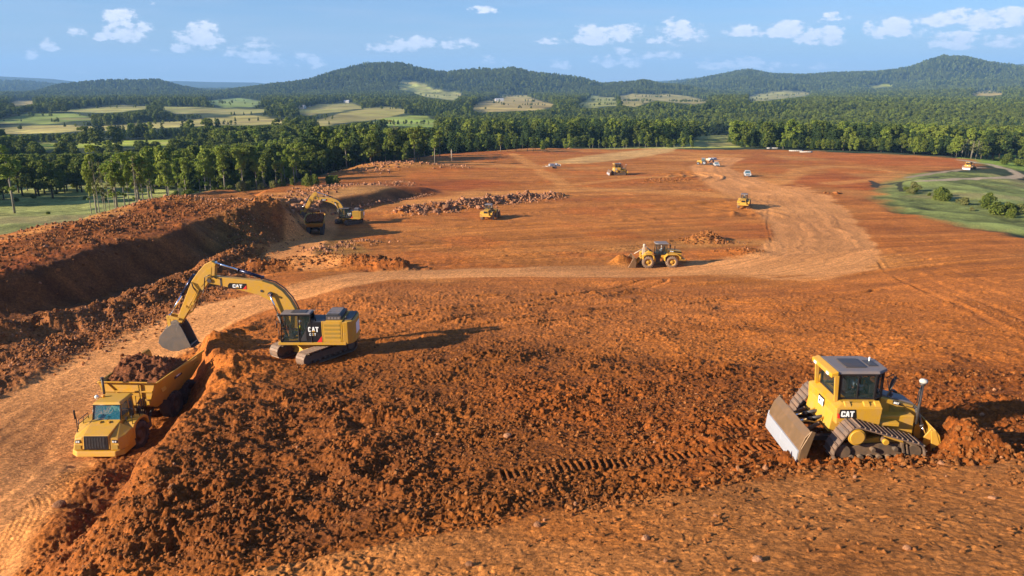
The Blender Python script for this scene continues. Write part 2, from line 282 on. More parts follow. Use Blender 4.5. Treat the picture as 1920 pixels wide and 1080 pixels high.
def soil(X, Y, Z0):
    """masks and small relief for the bare ground; returns dh, colour"""
    px, py = P(X, Y, Z0)
    behind = Y < 1
    px = np.where(behind, -5000, px); py = np.where(behind, 3000, py)
    r = np.hypot(X, Y)
    n1 = field_noise(X, Y, 3.0, 4, 0); n2 = field_noise(X, Y, 11, 3, 1); n3 = field_noise(X, Y, 34, 3, 2)
    d, s, side = polydist(X, Y, HAUL)
    wid = np.interp(s, [0, 25, 60, 120, 170, 240, 330], [4.6, 4.9, 4.8, 4.7, 5.6, 11.5, 6.0])
    road = 1 - sstep(.8, 1.15, (d + n1 * 1.3 + n2 * 2) / wid)
    lat = d * side
    road = np.maximum(road, pmask(px, py, [(1446,352),(1440,400),(1446,448),(1400,478),(1290,494),(1240,510),(1450,521),(1565,520),(1640,503),(1652,482),(1618,428),(1580,388),(1553,366),(1500,350)], 7, n1, 30))
    d2, s2, side2 = polydist(X, Y, HAUL2); road2 = 1 - sstep(3.2, 4.6, d2 + n1 * 1.6)
    trail = np.zeros(X.shape)
    for pts, w in TRAILS:
        q, _, _ = polydist(X, Y, pts); trail = np.maximum(trail, 1 - sstep(w * .5, w * 1.5, q + n2 * 3))
    hard = np.maximum(road, road2)
    rough = np.zeros(X.shape); h = np.zeros(X.shape)
    # zones of loose dark soil, plus the shaded face of the left bank
    dark = pmask(px, py, [(160,1090),(200,960),(285,850),(400,730),(470,700),(700,690),(900,640),(1250,690),(1500,700),(1800,690),(1960,720),(1960,880),(1500,908),(1330,936),(1100,976),(850,1006),(500,1070),(420,1100)], 60, n2, 220)
    shadeB = pmask(px, py, [(-50,540),(100,487),(200,457),(327,437),(367,423),(470,410),(540,420),(520,450),(430,500),(250,565),(-50,640)], 14, n2, 40)
    churn = pmask(px, py, [(60,1090),(100,990),(180,870),(250,860),(270,870),(190,980),(140,1090)], 30, n2, 60)
    rubA = pmask(px, py, [(-50,640),(250,565),(430,500),(500,500),(430,545),(300,610),(150,670),(-50,800)], 25, n2, 60)
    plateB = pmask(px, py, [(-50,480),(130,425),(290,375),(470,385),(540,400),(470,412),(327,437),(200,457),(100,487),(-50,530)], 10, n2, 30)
    fore = sstep(-.4, .6, sdist(X, Y, FORE) + n1 * 1.4)
    mid = sstep(62, 105, r)
    bermD, _, _ = polydist(X, Y, BERM_D); bermD = np.exp(-(bermD / 4.5) ** 2)
    bermE, _, _ = polydist(X, Y, BERM_E); bermE = np.exp(-(bermE / 4.0) ** 2)
    bermA, _, _ = polydist(X, Y, RIDGE_A); bermA = np.exp(-(bermA / 6.0) ** 2)
    steep = np.exp(-((sdist(X, Y, PAD) + 1.4) / 2.2) ** 2)
    rough = 0.62 * (1 - mid * .75)
    rough = np.maximum(rough, dark * 1.0); rough = np.maximum(rough, shadeB * .8); rough = np.maximum(rough, churn * 1.0); rough = np.maximum(rough, rubA * 1.0)
    rough = np.maximum(rough, bermE * 1.5); rough = np.maximum(rough, bermD * 1.9); rough = np.maximum(rough, bermA * 1.4); rough = np.maximum(rough, plateB * 1.2)
    foresm = fore * (0.35 + 0.65 * sstep(-.02, .12, n2 + n1 * .3)); rough = rough * (1 - fore) + foresm * fore * .42
    rough = rough * (1 - hard) * (1 - trail * .7) + 0.05
    rough = rough * (0.25 + 1.5 * fbm(X / 2.6, Y / 2.6, 4, 3) ** 1.15)
    near = r < 190
    c = np.zeros(X.shape); x_, y_ = X[near], Y[near]
    jx = x_ + (fbm(x_ / .3, y_ / .3, 2, 1) - .5) * .3; jy = y_ + (fbm(x_ / .3, y_ / .3, 2, 4) - .5) * .3
    c[near] = cells(jx / .26, jy / .26, 0, .6) * .10 * (r[near] < 110) + cells(jx / .15, jy / .15, 2, .6) * .065 * (r[near] < 60) + cells(jx / .62, jy / .62, 1, .38) * .13 + (fbm(jx / .16, jy / .16, 3, 2, .6) - .5) * .20 * (r[near] < 80) + (1 - 2 * np.abs(fbm(jx / .9, jy / .5, 3, 0, .6) - .5)) * .10
    c = c + (np.abs(field_noise(X, Y, 1.4, 4, 2)) * .34 + field_noise(X, Y, 3.6, 4, 5) * .7) * (1 - .8 * fore) * (1 - .5 * mid) + fore * (fbm(X / .2, Y / .2, 4, 5, .6) - .5) * .12 + fore * sstep(.5, .6, fbm(X / 2.2, Y / 2.2, 3, 2)) * (cells(X / .2, Y / .2, 4, .6) * .10 + cells(X / .36, Y / .36, 1, .5) * .12) + fore * ((vnoise((X * .9 + Y * .43) / .28, (X * .43 - Y * .9) / 4, 2) - .5) * .13 + (vnoise((X * .9 + Y * .43) / .9, (X * .43 - Y * .9) / 6, 3) - .5) * .24)
    c = c + (cells(X / 1.9, Y / 1.9, 3, .55) * .45) * np.clip((r - 100) / 60, 0, 1) * sstep(.9, 1.5, rough)
    h = h + c * rough
    rug = np.maximum.reduce([bermA * 1.0, plateB * .28, shadeB * .40, bermE * .8, bermD * .4, rubA * .45, np.exp(-((sdist(X, Y, PAD) + 1.0) / 3.2) ** 2) * (1 - sstep(58, 66, Y)) * .8, churn * .7])
    h = h + rug * (1 - hard) * ((1 - 2 * np.abs(fbm(X / 4.2, Y / 4.2, 4, 2, .6) - .5) * 2) * .9 - .45 + (fbm(X / 1.3, Y / 1.3, 4, 3, .6) - .5) * 1.1)
    h = h + (.5 * pmask(px, py, [(1360,470),(1100,470),(700,430),(640,500),(760,505),(1120,500),(1240,505)], 20, n2, 40) + .3 * mid) * (1 - hard) * (1 - sstep(160, 260, r)) * (fbm(X / 1.2, Y / .9, 3, 4) - .5) * .35
    lump = pmask(px, py, [(150,1090),(250,880),(400,740),(480,700),(700,760),(900,900),(700,1000),(420,1060)], 60, n2, 200) * (1 - hard)
    h = h + lump * (1 - fore) * ((1 - 2 * np.abs(fbm(X / 3.4, Y / 3.0, 4, 1, .6) - .5)) * .75 - .45)
    # track prints of the dozer and the truck, ruts along the roads
    def prints(pts, w, pitch, amp):
        q, ss, sd_ = polydist(X, Y, pts)
        m = 1 - sstep(w * .75, w * 1.1, q + n1 * .15)
        fade = 0.15 + 1.5 * vnoise(ss / 1.3, ss * 0 + 3, 2)
        return m, (np.clip(np.sin(ss / pitch * 6.283 + n1 * 1.2) + .25, -.3, 1)) * amp * m * fade
    trk = np.zeros(X.shape)
    for pts, w, pitch, amp in ((W([(935,900,-14.2),(1100,880,-14),(1300,858,-13.6),(1520,838,-13.4)]), .46, .27, .10), (W([(1330,800,-14),(1440,785,-13.7),(1500,780,-13.6)]), .42, .27, .09),
                               (W([(-30,1060,-18.4),(60,955,-19.0),(150,875,-20.3)]), .7, .30, .10), (W([(150,640+40,-21.7),(300,605,-22)]), .8, .6, .04), (W([(1300,560,-20.3),(960,580,-20),(700,640,-18.9)]), .5, .3, .05)):
        m, hh = prints(pts, w, pitch, amp); h = h * (1 - m * .7) + hh - m * .05; trk = np.maximum(trk, m)
    lat = lat + n2 * 6 + n1 * .8; rut = (vnoise(lat / .55, s / 22, 1) - .5) * 0.07 + (vnoise(lat / 1.6, s / 18, 2) - .5) * .07 + (fbm(X / .6, Y / .6, 3, 2) - .5) * .06
    h = h + rut * road
    grain = (vnoise((Y - X * .22) / .8, X / 26, 3) - .5) + .5 * (vnoise((Y - X * .22) / 2.4, X / 40, 4) - .5)
    h = h + grain * .24 * mid * (1 - hard) + grain * .05 * (1 - mid) * (1 - hard)
    # wheel and blade passes crossing the graded ground
    tcol = np.zeros(X.shape)
    for q_, (pts, wd, gap, tone, dep) in enumerate(PASSES):
        dd_, ss_, sd_ = polydist(X, Y, pts); m = np.zeros(X.shape)
        for g_ in ((-gap / 2, gap / 2) if gap else (0,)): m = np.maximum(m, 1 - sstep(wd * .35, wd * .6, np.abs(dd_ * sd_ - g_ + n1 * .25)))
        m = m * sstep(.28, .5, fbm(ss_ / 9 + q_ * 7, dd_ * sd_ / 2, 2, 3)) * (1 - road * .6); tcol = tcol + m * tone; h = h * (1 - .5 * m) - dep * m
        edge = np.exp(-((np.abs(dd_ - gap / 2) - wd * .62) / (.22 + wd * .12)) ** 2) * (1 - road); h = h + edge * (dep * .8) * (.4 + 1.2 * fbm(X / .5, Y / .5, 2, 1))
    # arcs turned up by a machine
    for (ax, ay, az, r0, r1, amp, a0, a1) in ((1225,322,-26.3,3,26,.35,-1.0,1.1),(1300,385,-24.3,5,24,.25,-.4,2.2),(1460,385,-23.8,3,14,.2,2.2,4.2)):
        cx, cy = G(ax, ay, az); rr = np.hypot(X - cx, Y - cy); aa = np.arctan2(Y - cy, X - cx)
        m = sstep(r0, r0 + 2, rr) * (1 - sstep(r1 - 4, r1, rr)) * sstep(a0, a0 + .3, aa) * (1 - sstep(a1 - .3, a1, aa))
        h = h + np.maximum(np.sin((rr + n2 * 5) * 1.5), 0) ** 2 * amp * m
    # colour of the dirt, with the shade of two bank faces painted in
    def c3(a): return np.array(a, np.float64)
    C = np.zeros(X.shape + (3,)); C[:] = c3((.300, .112, .036))
    def mix(col, m):
        C[:] = C * (1 - m[..., None]) + c3(col) * m[..., None]
    mix((.400, .178, .072), mid * .8)
    mix((.365, .120, .036), sstep(-.02, .2, n2 + .4 * n3) * mid * .55)
    mix((.46, .25, .13), sstep(-.02, .16, fbm(X / 42, Y / 13, 4, 4) - .5) * mid * .75); mix((.30, .10, .035), sstep(.02, .18, fbm(X / 55 + 9, Y / 16, 4, 2) - .5) * mid * .6)
    right = pmask(px, py, [(1560,372),(1660,500),(1500,560),(1100,600),(1100,720),(1960,720),(1960,400)], 90, n2, 160)
    mix((.385, .150, .052), right * .8)
    midn = pmask(px, py, [(600,560),(900,525),(1450,540),(1200,640),(900,650),(700,640)], 60, n2, 160); mix((.34, .140, .062), midn * .6)
    mix((.135, .054, .022), dark * .85)
    mix((.215, .072, .024), pmask(px, py, [(1000,760),(1960,700),(1960,890),(1330,930)], 120, n2, 260) * .7)
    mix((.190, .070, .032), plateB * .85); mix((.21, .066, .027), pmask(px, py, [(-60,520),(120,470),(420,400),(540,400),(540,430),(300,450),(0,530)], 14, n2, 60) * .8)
    mix((.115, .052, .034), shadeB * .8)  # shade on the left bank's cut face, painted into the soil colour
    mix((.215, .098, .062), rubA * .9); mix((.22, .10, .062), bermA * .4)
    mix((.135, .050, .022), churn * .9); mix((.17, .062, .026), lump * .5)
    mix((.27, .102, .046), steep * sstep(-2, 2, field_noise(X, Y, 4, 3, 3) * 4) * (1 - sstep(55, 60, Y)) * .8)
    mix((.335, .160, .082), fore * .85); mix((.33, .22, .15), fore * sstep(.10, .22, n2 + n1 * .15) * .7); mix((.40, .15, .045), fore * sstep(.05, .2, -n2 - n1 * .2) * .6)
    mix((.24, .085, .035), bermE * .7); mix((.17, .11, .06), np.exp(-((X - G(450,452,-24.5)[0]) / 7) ** 2 - ((Y - G(450,452,-24.5)[1]) / 9) ** 2) * .8)
    mix((.42, .20, .10), bermD * .5)
    mix((.140, .070, .050), pmask(px, py, [(520,390),(640,372),(800,352),(830,362),(720,380),(640,398),(560,410)], 6, n2, 14) * .85)  # painted shade: dark band along the face of the farther bank
    mix((.34, .22, .14), pmask(px, py, [(560,372),(640,352),(760,338),(790,350),(700,358),(600,374)], 5, n2, 14) * .6)
    mix((.26, .075, .025), pmask(px, py, [(700,345),(900,335),(1000,345),(800,362)], 6, n2, 20) * .7)
    mix((.24, .17, .08), pmask(px, py, [(580,452),(650,448),(700,470),(640,490),(590,484)], 6, n2, 20) * .6)
    mix((.330, .085, .022), pmask(px, py, [(1480,290),(1640,310),(1720,312),(1830,316),(1790,302),(1600,286)], 5, n2, 12) * .6)
    mix((.320, .085, .022), pmask(px, py, [(1470,330),(1560,322),(1640,335),(1640,356),(1560,350),(1490,345)], 5, n2, 12) * .7)
    mix((.300, .095, .030), pmask(px, py, [(1330,300),(1420,290),(1480,300),(1440,312)], 5, n2, 20) * .6)
    mix((.50, .36, .26), pmask(px, py, [(1060,303),(1180,284),(1260,278),(1250,285),(1180,296)], 3, n2, 5) * .8)
    mix((.54, .30, .175), road * (.85 + .3 * n2)); mix((.54, .29, .16), road2 * .8); mix((.52, .275, .14), trail * .7)
    st = vnoise(lat / .9, s / 45, 5) - .5 + .6 * (vnoise(lat / .35, s / 25, 4) - .5)
    mix((.52, .38, .28), pmask(px, py, [(1030,305),(1100,292),(1200,281),(1272,275),(1262,285),(1190,297),(1100,307)], 3, n2, 5) * .85)
    C *= (1 + .35 * st * road)[..., None]
    C *= (1 + .55 * grain * mid * (1 - hard))[..., None]
    C *= (1 + .35 * (vnoise(X / .8, Y / 1.5, 2) - .5) * mid * (1 - .6 * hard) * np.clip(rough, .3, 1.2))[..., None]
    C *= (1 + tcol)[..., None]
    C *= (1 + .55 * n1 * (1 - .5 * hard) + .35 * n2)[..., None]
    speck = vnoise(X / .22, Y / .22, 1) * vnoise(X / .16, Y / .16, 2)
    C *= (0.86 + .5 * speck * (r < 90))[..., None]
    C *= np.array((1.18, .93, .45)) * (1 - hard[..., None]) + np.array((1.27, .98, .53)) * hard[..., None]
    return h, np.clip(C, .01, .8), px, py, r, n1, n2, n3
# ---- meadows of the valley, seen as pale patches (picture outlines on the valley floor)
FIELDS = [([(-60,400),(-60,345),(60,336),(215,345),(330,360),(300,392),(130,418),(-60,470)], (.30,.31,.09)), ([(60,268),(180,264),(360,263),(400,270),(300,276),(120,278),(70,284)], (.30, .34, .04)), ([(120,292),(200,290),(200,300),(150,300)], (0.238, 0.301, 0.040)),
          ([(-40,244),(60,236),(200,236),(380,222),(470,217),(560,226),(580,232),(420,234),(230,243),(0,252)], (0.406, 0.343, 0.097)), ([(-40,232),(50,212),(140,214),(190,224),(90,232)], (0.217, 0.272, 0.056)), ([(100,208),(230,198),(310,200),(200,212)], (0.336, 0.315, 0.089)),
          ([(380,190),(440,184),(500,190),(470,200),(420,201)], (0.210, 0.286, 0.064)), ([(5,200),(30,190),(60,188),(70,193),(20,200)], (0.392, 0.315, 0.113)), ([(540,212),(600,196),(660,192),(680,202),(630,210),(580,216)], (0.308, 0.286, 0.081)),
          ([(570,230),(640,212),(720,200),(770,208),(720,222),(640,232),(600,236)], (0.308, 0.272, 0.073)), ([(680,236),(730,220),(800,218),(824,226),(818,238),(740,236)], (0.238, 0.315, 0.045)), ([(745,160),(755,150),(790,154),(810,168),(780,172),(750,168)], (0.308, 0.315, 0.081)),
          ([(770,172),(820,168),(870,176),(850,188),(800,182)], (0.308, 0.301, 0.081)), ([(880,204),(900,192),(960,180),(1010,188),(1050,200),(1000,206),(900,210)], (0.378, 0.286, 0.089)), ([(930,176),(990,180),(1000,184),(940,182)], (0.364, 0.301, 0.089)),
          ([(1080,200),(1110,180),(1150,182),(1160,198),(1110,202)], (0.294, 0.301, 0.073)), ([(1160,178),(1250,176),(1340,190),(1300,196),(1230,188),(1190,200),(1165,196)], (0.322, 0.272, 0.073)), ([(1400,180),(1470,170),(1525,174),(1510,180),(1440,188),(1405,190)], (0.322, 0.301, 0.081)),
          ([(1310,254),(1372,254),(1374,268),(1390,276),(1250,278),(1290,268)], (0.350, 0.343, 0.073)), ([(820,305),(960,295),(1060,297),(1070,306),(900,318),(830,314)], (0.280, 0.315, 0.048)), ([(1000,286),(1130,280),(1280,276),(1140,292)], (0.350, 0.315, 0.089)),
          ([(1790,300),(1800,293),(1980,288),(1980,325),(1880,318),(1840,308)], (0.217, 0.286, 0.036)), ([(1630,350),(1660,328),(1700,322),(1780,322),(1860,325),(1940,340),(1980,470),(1920,440),(1700,412),(1615,372)], (.24,.27,.07)), ([(1620,160),(1660,158),(1680,162),(1640,166)], (.27, .285, .02)), ([(1810,178),(1850,170),(1890,176),(1860,180)], (0.392, 0.301, 0.089)),
          ([(290,200),(400,203),(520,206),(470,213),(330,213)], (0.294, 0.286, 0.081)), ([(1060,150+135),(1080,278),(1200,276),(1180,284)], (0.308, 0.286, 0.081))]
def field_mask(px, py, n):
    """0 = wooded, 1 = open; and the open ground's colour"""
    m = np.zeros(px.shape); C = np.zeros(px.shape + (3,)); C[:] = (.04, .055, .02)
    for poly, col in FIELDS:
        ys = [b for a, b in poly]; xs = [a for a, b in poly]
        w = (px > min(xs) - 30) & (px < max(xs) + 30) & (py > min(ys) - 12) & (py < max(ys) + 12)
        if not w.any(): continue
        q = [(a, b * 2.5) for a, b in poly]
        d = sdist(px[w], py[w] * 2.5, q) + n[w] * 14
        k = sstep(-2.5, 2.5, d); m[w] = np.maximum(m[w], k); C[w] = C[w] * (1 - k[:, None]) + np.array(col) * k[:, None]
    return m, C
def full_surface(X, Y):
    shp = X.shape; X = X.ravel(); Y = Y.ravel(); Z = np.empty(X.shape); C = np.empty(X.shape + (3,)); F = np.empty(X.shape)
    for i in range(0, len(X), 200000):
        x, y = X[i:i + 200000], Y[i:i + 200000]
        z = base_height(x, y); r = np.hypot(x, y)
        px, py = P(x, y, z); bad = y < 5; px = np.where(bad, -9999, px); py = np.where(bad, -9999, py)
        n = fbm(x / 40, y / 40, 4, 2) - .5; n6 = fbm(x / 7, y / 7, 4, 4) - .5
        fm, fc = field_mask(px, py, n)
        n2_ = vnoise(x / 1.7, y / 1.7, 5) * vnoise(x / .9, y / .9, 1); fc = fc * (1 + 1.2 * n + 1.3 * n6 * (r < 500) + .6 * (n2_ - .25) * (r < 450))[:, None]
        # open grass patches get drier streaks
        dry = sstep(.02, .16, fbm(x / 60, y / 18, 3, 5) - .5) * fm; fc = fc * (1 - .45 * dry[:, None]) + np.array((.34, .24, .11)) * .45 * dry[:, None]
        fc = np.clip(fc, .012, .6)
        on = sstep(-7, 0, sdist(x, y, SITE) + n6 * 10 + n * 6)
        trackm = np.zeros(x.shape)
        if (r < 450).any() or on.any():
            w = r < 520
            h = np.zeros(x.shape); sc = np.zeros(C[i:i + 200000].shape)
            if w.any():
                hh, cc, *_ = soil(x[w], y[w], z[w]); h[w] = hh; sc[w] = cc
            sc[~w] = fc[~w]
            z = z + h * on + (1 - on) * (n6 * .9) * (r < 900)
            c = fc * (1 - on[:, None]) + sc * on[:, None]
        else: c = fc
        for pts, wd, col in PATHS:
            q, _, _ = polydist(x, y, pts); m = 1 - sstep(wd * .7, wd * 1.4, q + n6 * 2); c = c * (1 - m[:, None]) + np.array(col) * m[:, None]
        Z[i:i + 200000] = z; C[i:i + 200000] = c; F[i:i + 200000] = np.maximum(fm, on)
    return Z.reshape(shp), C.reshape(shp + (3,)), F.reshape(shp)
PATHS = [(W([(1800,306,-30),(1850,318,-31),(1885,330,-31.5),(1912,340,-31.5),(1890,344,-31.3),(1800,343,-29.5),(1720,350,-29)]), 1.6, (.40,.30,.19)), (W([(1700,334,-28),(1760,328,-29),(1840,326,-31)]), 1.2, (.33,.24,.15)),
         (W([(1640,345,-27),(1690,345,-28.2),(1760,339,-29.4)]), .7, (.06,.06,.03)), (W([(1640,352,-27.5),(1645,342,-27),(1632,335,-27)]), .8, (.05,.04,.025)), (W([(1690,345,-28),(1684,352,-28.5),(1690,368,-28.6)]), .6, (.05,.05,.02))]
def add_attr(me, name, C):
    a = me.color_attributes.new(name, 'FLOAT_COLOR', 'POINT')
    buf = np.ones((len(C), 4), np.float32); buf[:, :3] = C; a.data.foreach_set('color', buf.ravel())
def grid_mesh(name, X, Y, Z, C, wrap=False):
    nr, nc = X.shape; me = bpy.data.meshes.new(name)
    co = np.stack([X, Y, Z], -1).reshape(-1, 3).astype(np.float32)
    me.vertices.add(len(co)); me.vertices.foreach_set('co', co.ravel())
    cols = np.arange(nc if wrap else nc - 1); a = (np.arange(nr - 1)[:, None] * nc + cols[None]).ravel(); b = (np.arange(nr - 1)[:, None] * nc + (cols[None] + 1) % nc).ravel()
    q = np.stack([a, b, b + nc, a + nc], 1).astype(np.int32)
    me.loops.add(q.size); me.loops.foreach_set('vertex_index', q.ravel())
    me.polygons.add(len(q)); me.polygons.foreach_set('loop_start', np.arange(0, q.size, 4, dtype=np.int32)); me.polygons.foreach_set('loop_total', np.full(len(q), 4, np.int32))
    me.polygons.foreach_set('use_smooth', np.ones(len(q), bool)); me.update(calc_edges=True)
    add_attr(me, 'Col', C.reshape(-1, 3)); return me
def nodemat(name):
    m = bpy.data.materials.new(name); m.use_nodes = True; nt = m.node_tree
    return m, nt, nt.nodes['Principled BSDF']
def ground_material(name, fine):
    m, nt, b = nodemat(name); N = nt.nodes; L = nt.links
    at = N.new('ShaderNodeAttribute'); at.attribute_name = 'Col'
    tc = N.new('ShaderNodeTexCoord')
    n1 = N.new('ShaderNodeTexNoise'); n1.inputs['Scale'].default_value = 2.6 if fine else .03; n1.inputs['Detail'].default_value = 8; n1.inputs['Roughness'].default_value = .65
    L.new(tc.outputs['Object'], n1.inputs['Vector'])
    mr = N.new('ShaderNodeMapRange'); L.new(n1.outputs['Fac'], mr.inputs[0]); mr.inputs[1].default_value = .3; mr.inputs[2].default_value = .7; mr.inputs[3].default_value = .68; mr.inputs[4].default_value = 1.34
    mx = N.new('ShaderNodeVectorMath'); mx.operation = 'SCALE'; L.new(at.outputs['Color'], mx.inputs[0]); L.new(mr.outputs[0], mx.inputs['Scale'])
    if fine:
        vo = N.new('ShaderNodeTexVoronoi'); vo.inputs['Scale'].default_value = 8.5; L.new(tc.outputs['Object'], vo.inputs['Vector']); sx = N.new('ShaderNodeSeparateColor'); L.new(vo.outputs['Color'], sx.inputs[0])
        m3 = N.new('ShaderNodeMapRange'); L.new(sx.outputs[0], m3.inputs[0]); m3.inputs[3].default_value = .68; m3.inputs[4].default_value = 1.34
        m4 = N.new('ShaderNodeVectorMath'); m4.operation = 'SCALE'; L.new(mx.outputs[0], m4.inputs[0]); L.new(m3.outputs[0], m4.inputs['Scale']); mx = m4
    L.new(mx.outputs[0], b.inputs['Base Color']); b.inputs['Roughness'].default_value = .95; b.inputs['Specular IOR Level'].default_value = .15
    if fine:
        n2 = N.new('ShaderNodeTexNoise'); n2.inputs['Scale'].default_value = 5.5; n2.inputs['Detail'].default_value = 7; n2.inputs['Roughness'].default_value = .7; L.new(tc.outputs['Object'], n2.inputs['Vector'])
        bp = N.new('ShaderNodeBump'); bp.inputs['Strength'].default_value = .8; bp.inputs['Distance'].default_value = .12; L.new(n2.outputs['Fac'], bp.inputs['Height']); L.new(bp.outputs[0], b.inputs['Normal'])
    return m
def make_terrain():
    A = 41.0
    fine = np.radians(np.linspace(-A, A, NCOL)); o = A + (360 - 2 * A) * (np.linspace(0, 1, 90)[1:-1])
    az = np.concatenate([fine, np.radians(o)])
    rs = [1.0, 3, 6, 9, 11.5]; r = 12.5
    while r < 450:
        rs.append(r); r += min(max(r * r / 14000 * RSTEP, .04 * RSTEP), .5 * RSTEP if r < 150 else 1.1 * RSTEP)
    rs.append(450.0); rs = np.array(rs)
    rr, aa = np.meshgrid(rs, az, indexing='ij'); X = rr * np.sin(aa); Y = rr * np.cos(aa)
    Z, C, F = full_surface(X, Y)
    me = grid_mesh('ground', X, Y, Z, C, True); o1 = bpy.data.objects.new('ground', me); COL.objects.link(o1); me.materials.append(ground_material('site_soil', True)); o1['kind'] = 'structure'
    fine = np.radians(np.linspace(-A, A, 760)); az2 = np.concatenate([fine, np.radians(o)])
    r2 = np.concatenate([[449.9], np.exp(np.linspace(math.log(452), math.log(15000), 620))])
    rr, aa = np.meshgrid(r2, az2, indexing='ij'); X2 = rr * np.sin(aa); Y2 = rr * np.cos(aa)
    Z2, C2, F2 = full_surface(X2, Y2)
    me2 = grid_mesh('hills', X2, Y2, Z2, C2, True); o2 = bpy.data.objects.new('hills', me2); COL.objects.link(o2); me2.materials.append(ground_material('valley_land', False)); o2['kind'] = 'structure'
    return (rs, az, X, Y, Z, F), (r2, az2, X2, Y2, Z2, F2)
NCOL, RSTEP = 1150, 1.0
TERR, FARR = make_terrain()
def ground_z(x, y, smooth=True):
    """height of the built surface"""
    x = np.atleast_1d(np.asarray(x, float)); y = np.atleast_1d(np.asarray(y, float)); r = np.hypot(x, y); a = np.arctan2(x, y); a = np.where(a < TERR[1][0], a + 2 * math.pi, a)
    out = np.empty(x.shape)
    for (rs, az, _, _, Z, _), w in ((TERR, r < 450), (FARR, r >= 450)):
        if not w.any(): continue
        i = np.clip(np.searchsorted(rs, r[w]) - 1, 0, len(rs) - 2); j = np.clip(np.searchsorted(az, a[w]) - 1, 0, len(az) - 2)
        fr = np.clip((r[w] - rs[i]) / (rs[i + 1] - rs[i]), 0, 1); fa = np.clip((a[w] - az[j]) / (az[j + 1] - az[j]), 0, 1)
        out[w] = (Z[i, j] * (1 - fa) + Z[i, j + 1] * fa) * (1 - fr) + (Z[i + 1, j] * (1 - fa) + Z[i + 1, j + 1] * fa) * fr
    return out
def see(px, py):
    """nearest ground point seen at a picture position (marching along the ray)"""
    dx = (px - 960) / FPX; u = (540 - py) / FPX; wy = CP + u * SP; wz = -SP + u * CP
    t = np.exp(np.linspace(math.log(12), math.log(14000), 4000)); z = ground_z(dx * t, wy * t)
    k = np.argmax(z > wz * t); t0 = t[k]
    return dx * t0, wy * t0, float(ground_z(dx * t0, wy * t0)[0])
# ================================================================ materials for things
def mat(name, col, rough=.6, metal=0.0, spec=.5, dirt=0.0, dscale=2.0, dcol=(.33, .17, .08), bump=0.0, bscale=20, coat=0.0, vary=0.0):
    m, nt, b = nodemat(name); N = nt.nodes; L = nt.links
    b.inputs['Base Color'].default_value = (*col, 1); b.inputs['Roughness'].default_value = rough; b.inputs['Metallic'].default_value = metal; b.inputs['Specular IOR Level'].default_value = spec
    b.inputs['Coat Weight'].default_value = coat
    tc = N.new('ShaderNodeTexCoord')
    if dirt > 0 or vary > 0:
        n = N.new('ShaderNodeTexNoise'); n.inputs['Scale'].default_value = dscale; n.inputs['Detail'].default_value = 8; n.inputs['Roughness'].default_value = .7; L.new(tc.outputs['Object'], n.inputs['Vector'])
        mr = N.new('ShaderNodeMapRange'); L.new(n.outputs['Fac'], mr.inputs[0]); mr.inputs[1].default_value = .68 - .42 * dirt; mr.inputs[2].default_value = .82 - .2 * dirt; mr.inputs[3].default_value = .10 * dirt; mr.inputs[4].default_value = min(1, .25 + .7 * dirt)
        mx = N.new('ShaderNodeMix'); mx.data_type = 'RGBA'; L.new(mr.outputs[0], mx.inputs['Factor']); mx.inputs['A'].default_value = (*col, 1); mx.inputs['B'].default_value = (*dcol, 1)
        L.new(mx.outputs['Result'], b.inputs['Base Color'])
        r2 = N.new('ShaderNodeMapRange'); L.new(mr.outputs[0], r2.inputs[0]); r2.inputs[3].default_value = rough; r2.inputs[4].default_value = .9; L.new(r2.outputs[0], b.inputs['Roughness'])
    if bump > 0:
        n = N.new('ShaderNodeTexNoise'); n.inputs['Scale'].default_value = bscale; n.inputs['Detail'].default_value = 5; L.new(tc.outputs['Object'], n.inputs['Vector'])
        bp = N.new('ShaderNodeBump'); bp.inputs['Strength'].default_value = .6; bp.inputs['Distance'].default_value = bump; L.new(n.outputs['Fac'], bp.inputs['Height']); L.new(bp.outputs[0], b.inputs['Normal'])
    return m
def glass(name, col=(.02, .05, .05), alpha=.5):
    m, nt, b = nodemat(name); b.inputs['Base Color'].default_value = (*col, 1); b.inputs['Roughness'].default_value = .04; b.inputs['Alpha'].default_value = alpha; b.inputs['Specular IOR Level'].default_value = .8
    return m
M_YEL = mat('machine_yellow', (.57, .295, .008), .45, dirt=.68, dscale=3.2, dcol=(.46, .25, .08), coat=.1)
M_YELD = mat('dusty_machine_yellow', (.56, .30, .02), .55, dirt=.55, dscale=1.3, dcol=(.46, .25, .10))
M_BLK = mat('black_paint', (.012, .012, .014), .35, dirt=.25, dcol=(.12, .07, .045))
M_DKG = mat('dark_grey_steel', (.045, .043, .045), .5, dirt=.4, dcol=(.16, .09, .055))
M_ROOF = mat('dusty_grey_roof', (.16, .14, .14), .6, dirt=.5, dcol=(.26, .17, .12))
M_STEEL = mat('bare_worn_steel', (.50, .49, .48), .30, metal=.75, dirt=.35, dcol=(.28, .16, .10))
M_BUCKET = mat('weathered_bucket_steel', (.20, .17, .145), .40, metal=.5, dirt=.7, dscale=1.6, dcol=(.20, .13, .085))
M_CHROME = mat('chrome_rod', (.92, .92, .92), .12, metal=1.0)
M_TRACK = mat('track_steel_with_mud', (.17, .13, .105), .5, metal=.3, dirt=.75, dscale=3.0, dcol=(.33, .18, .10))
M_MUDST = mat('muddy_undercarriage', (.07, .055, .04), .7, dirt=.8, dscale=2.2, dcol=(.22, .12, .06))
M_TYRE = mat('dusty_tyre_rubber', (.035, .03, .028), .8, dirt=.6, dscale=2.5, dcol=(.17, .11, .08))
M_TYRE2 = mat('very_dusty_tyre', (.22, .14, .09), .9, dirt=.5, dcol=(.34, .22, .14))
M_GLASS = glass('tinted_cab_glass', (.03, .055, .05), .26)
M_GLASSB = glass('bluish_windscreen', (.02, .16, .22), .42)
M_RED = mat('red_stripe', (.75, .03, .02), .5)
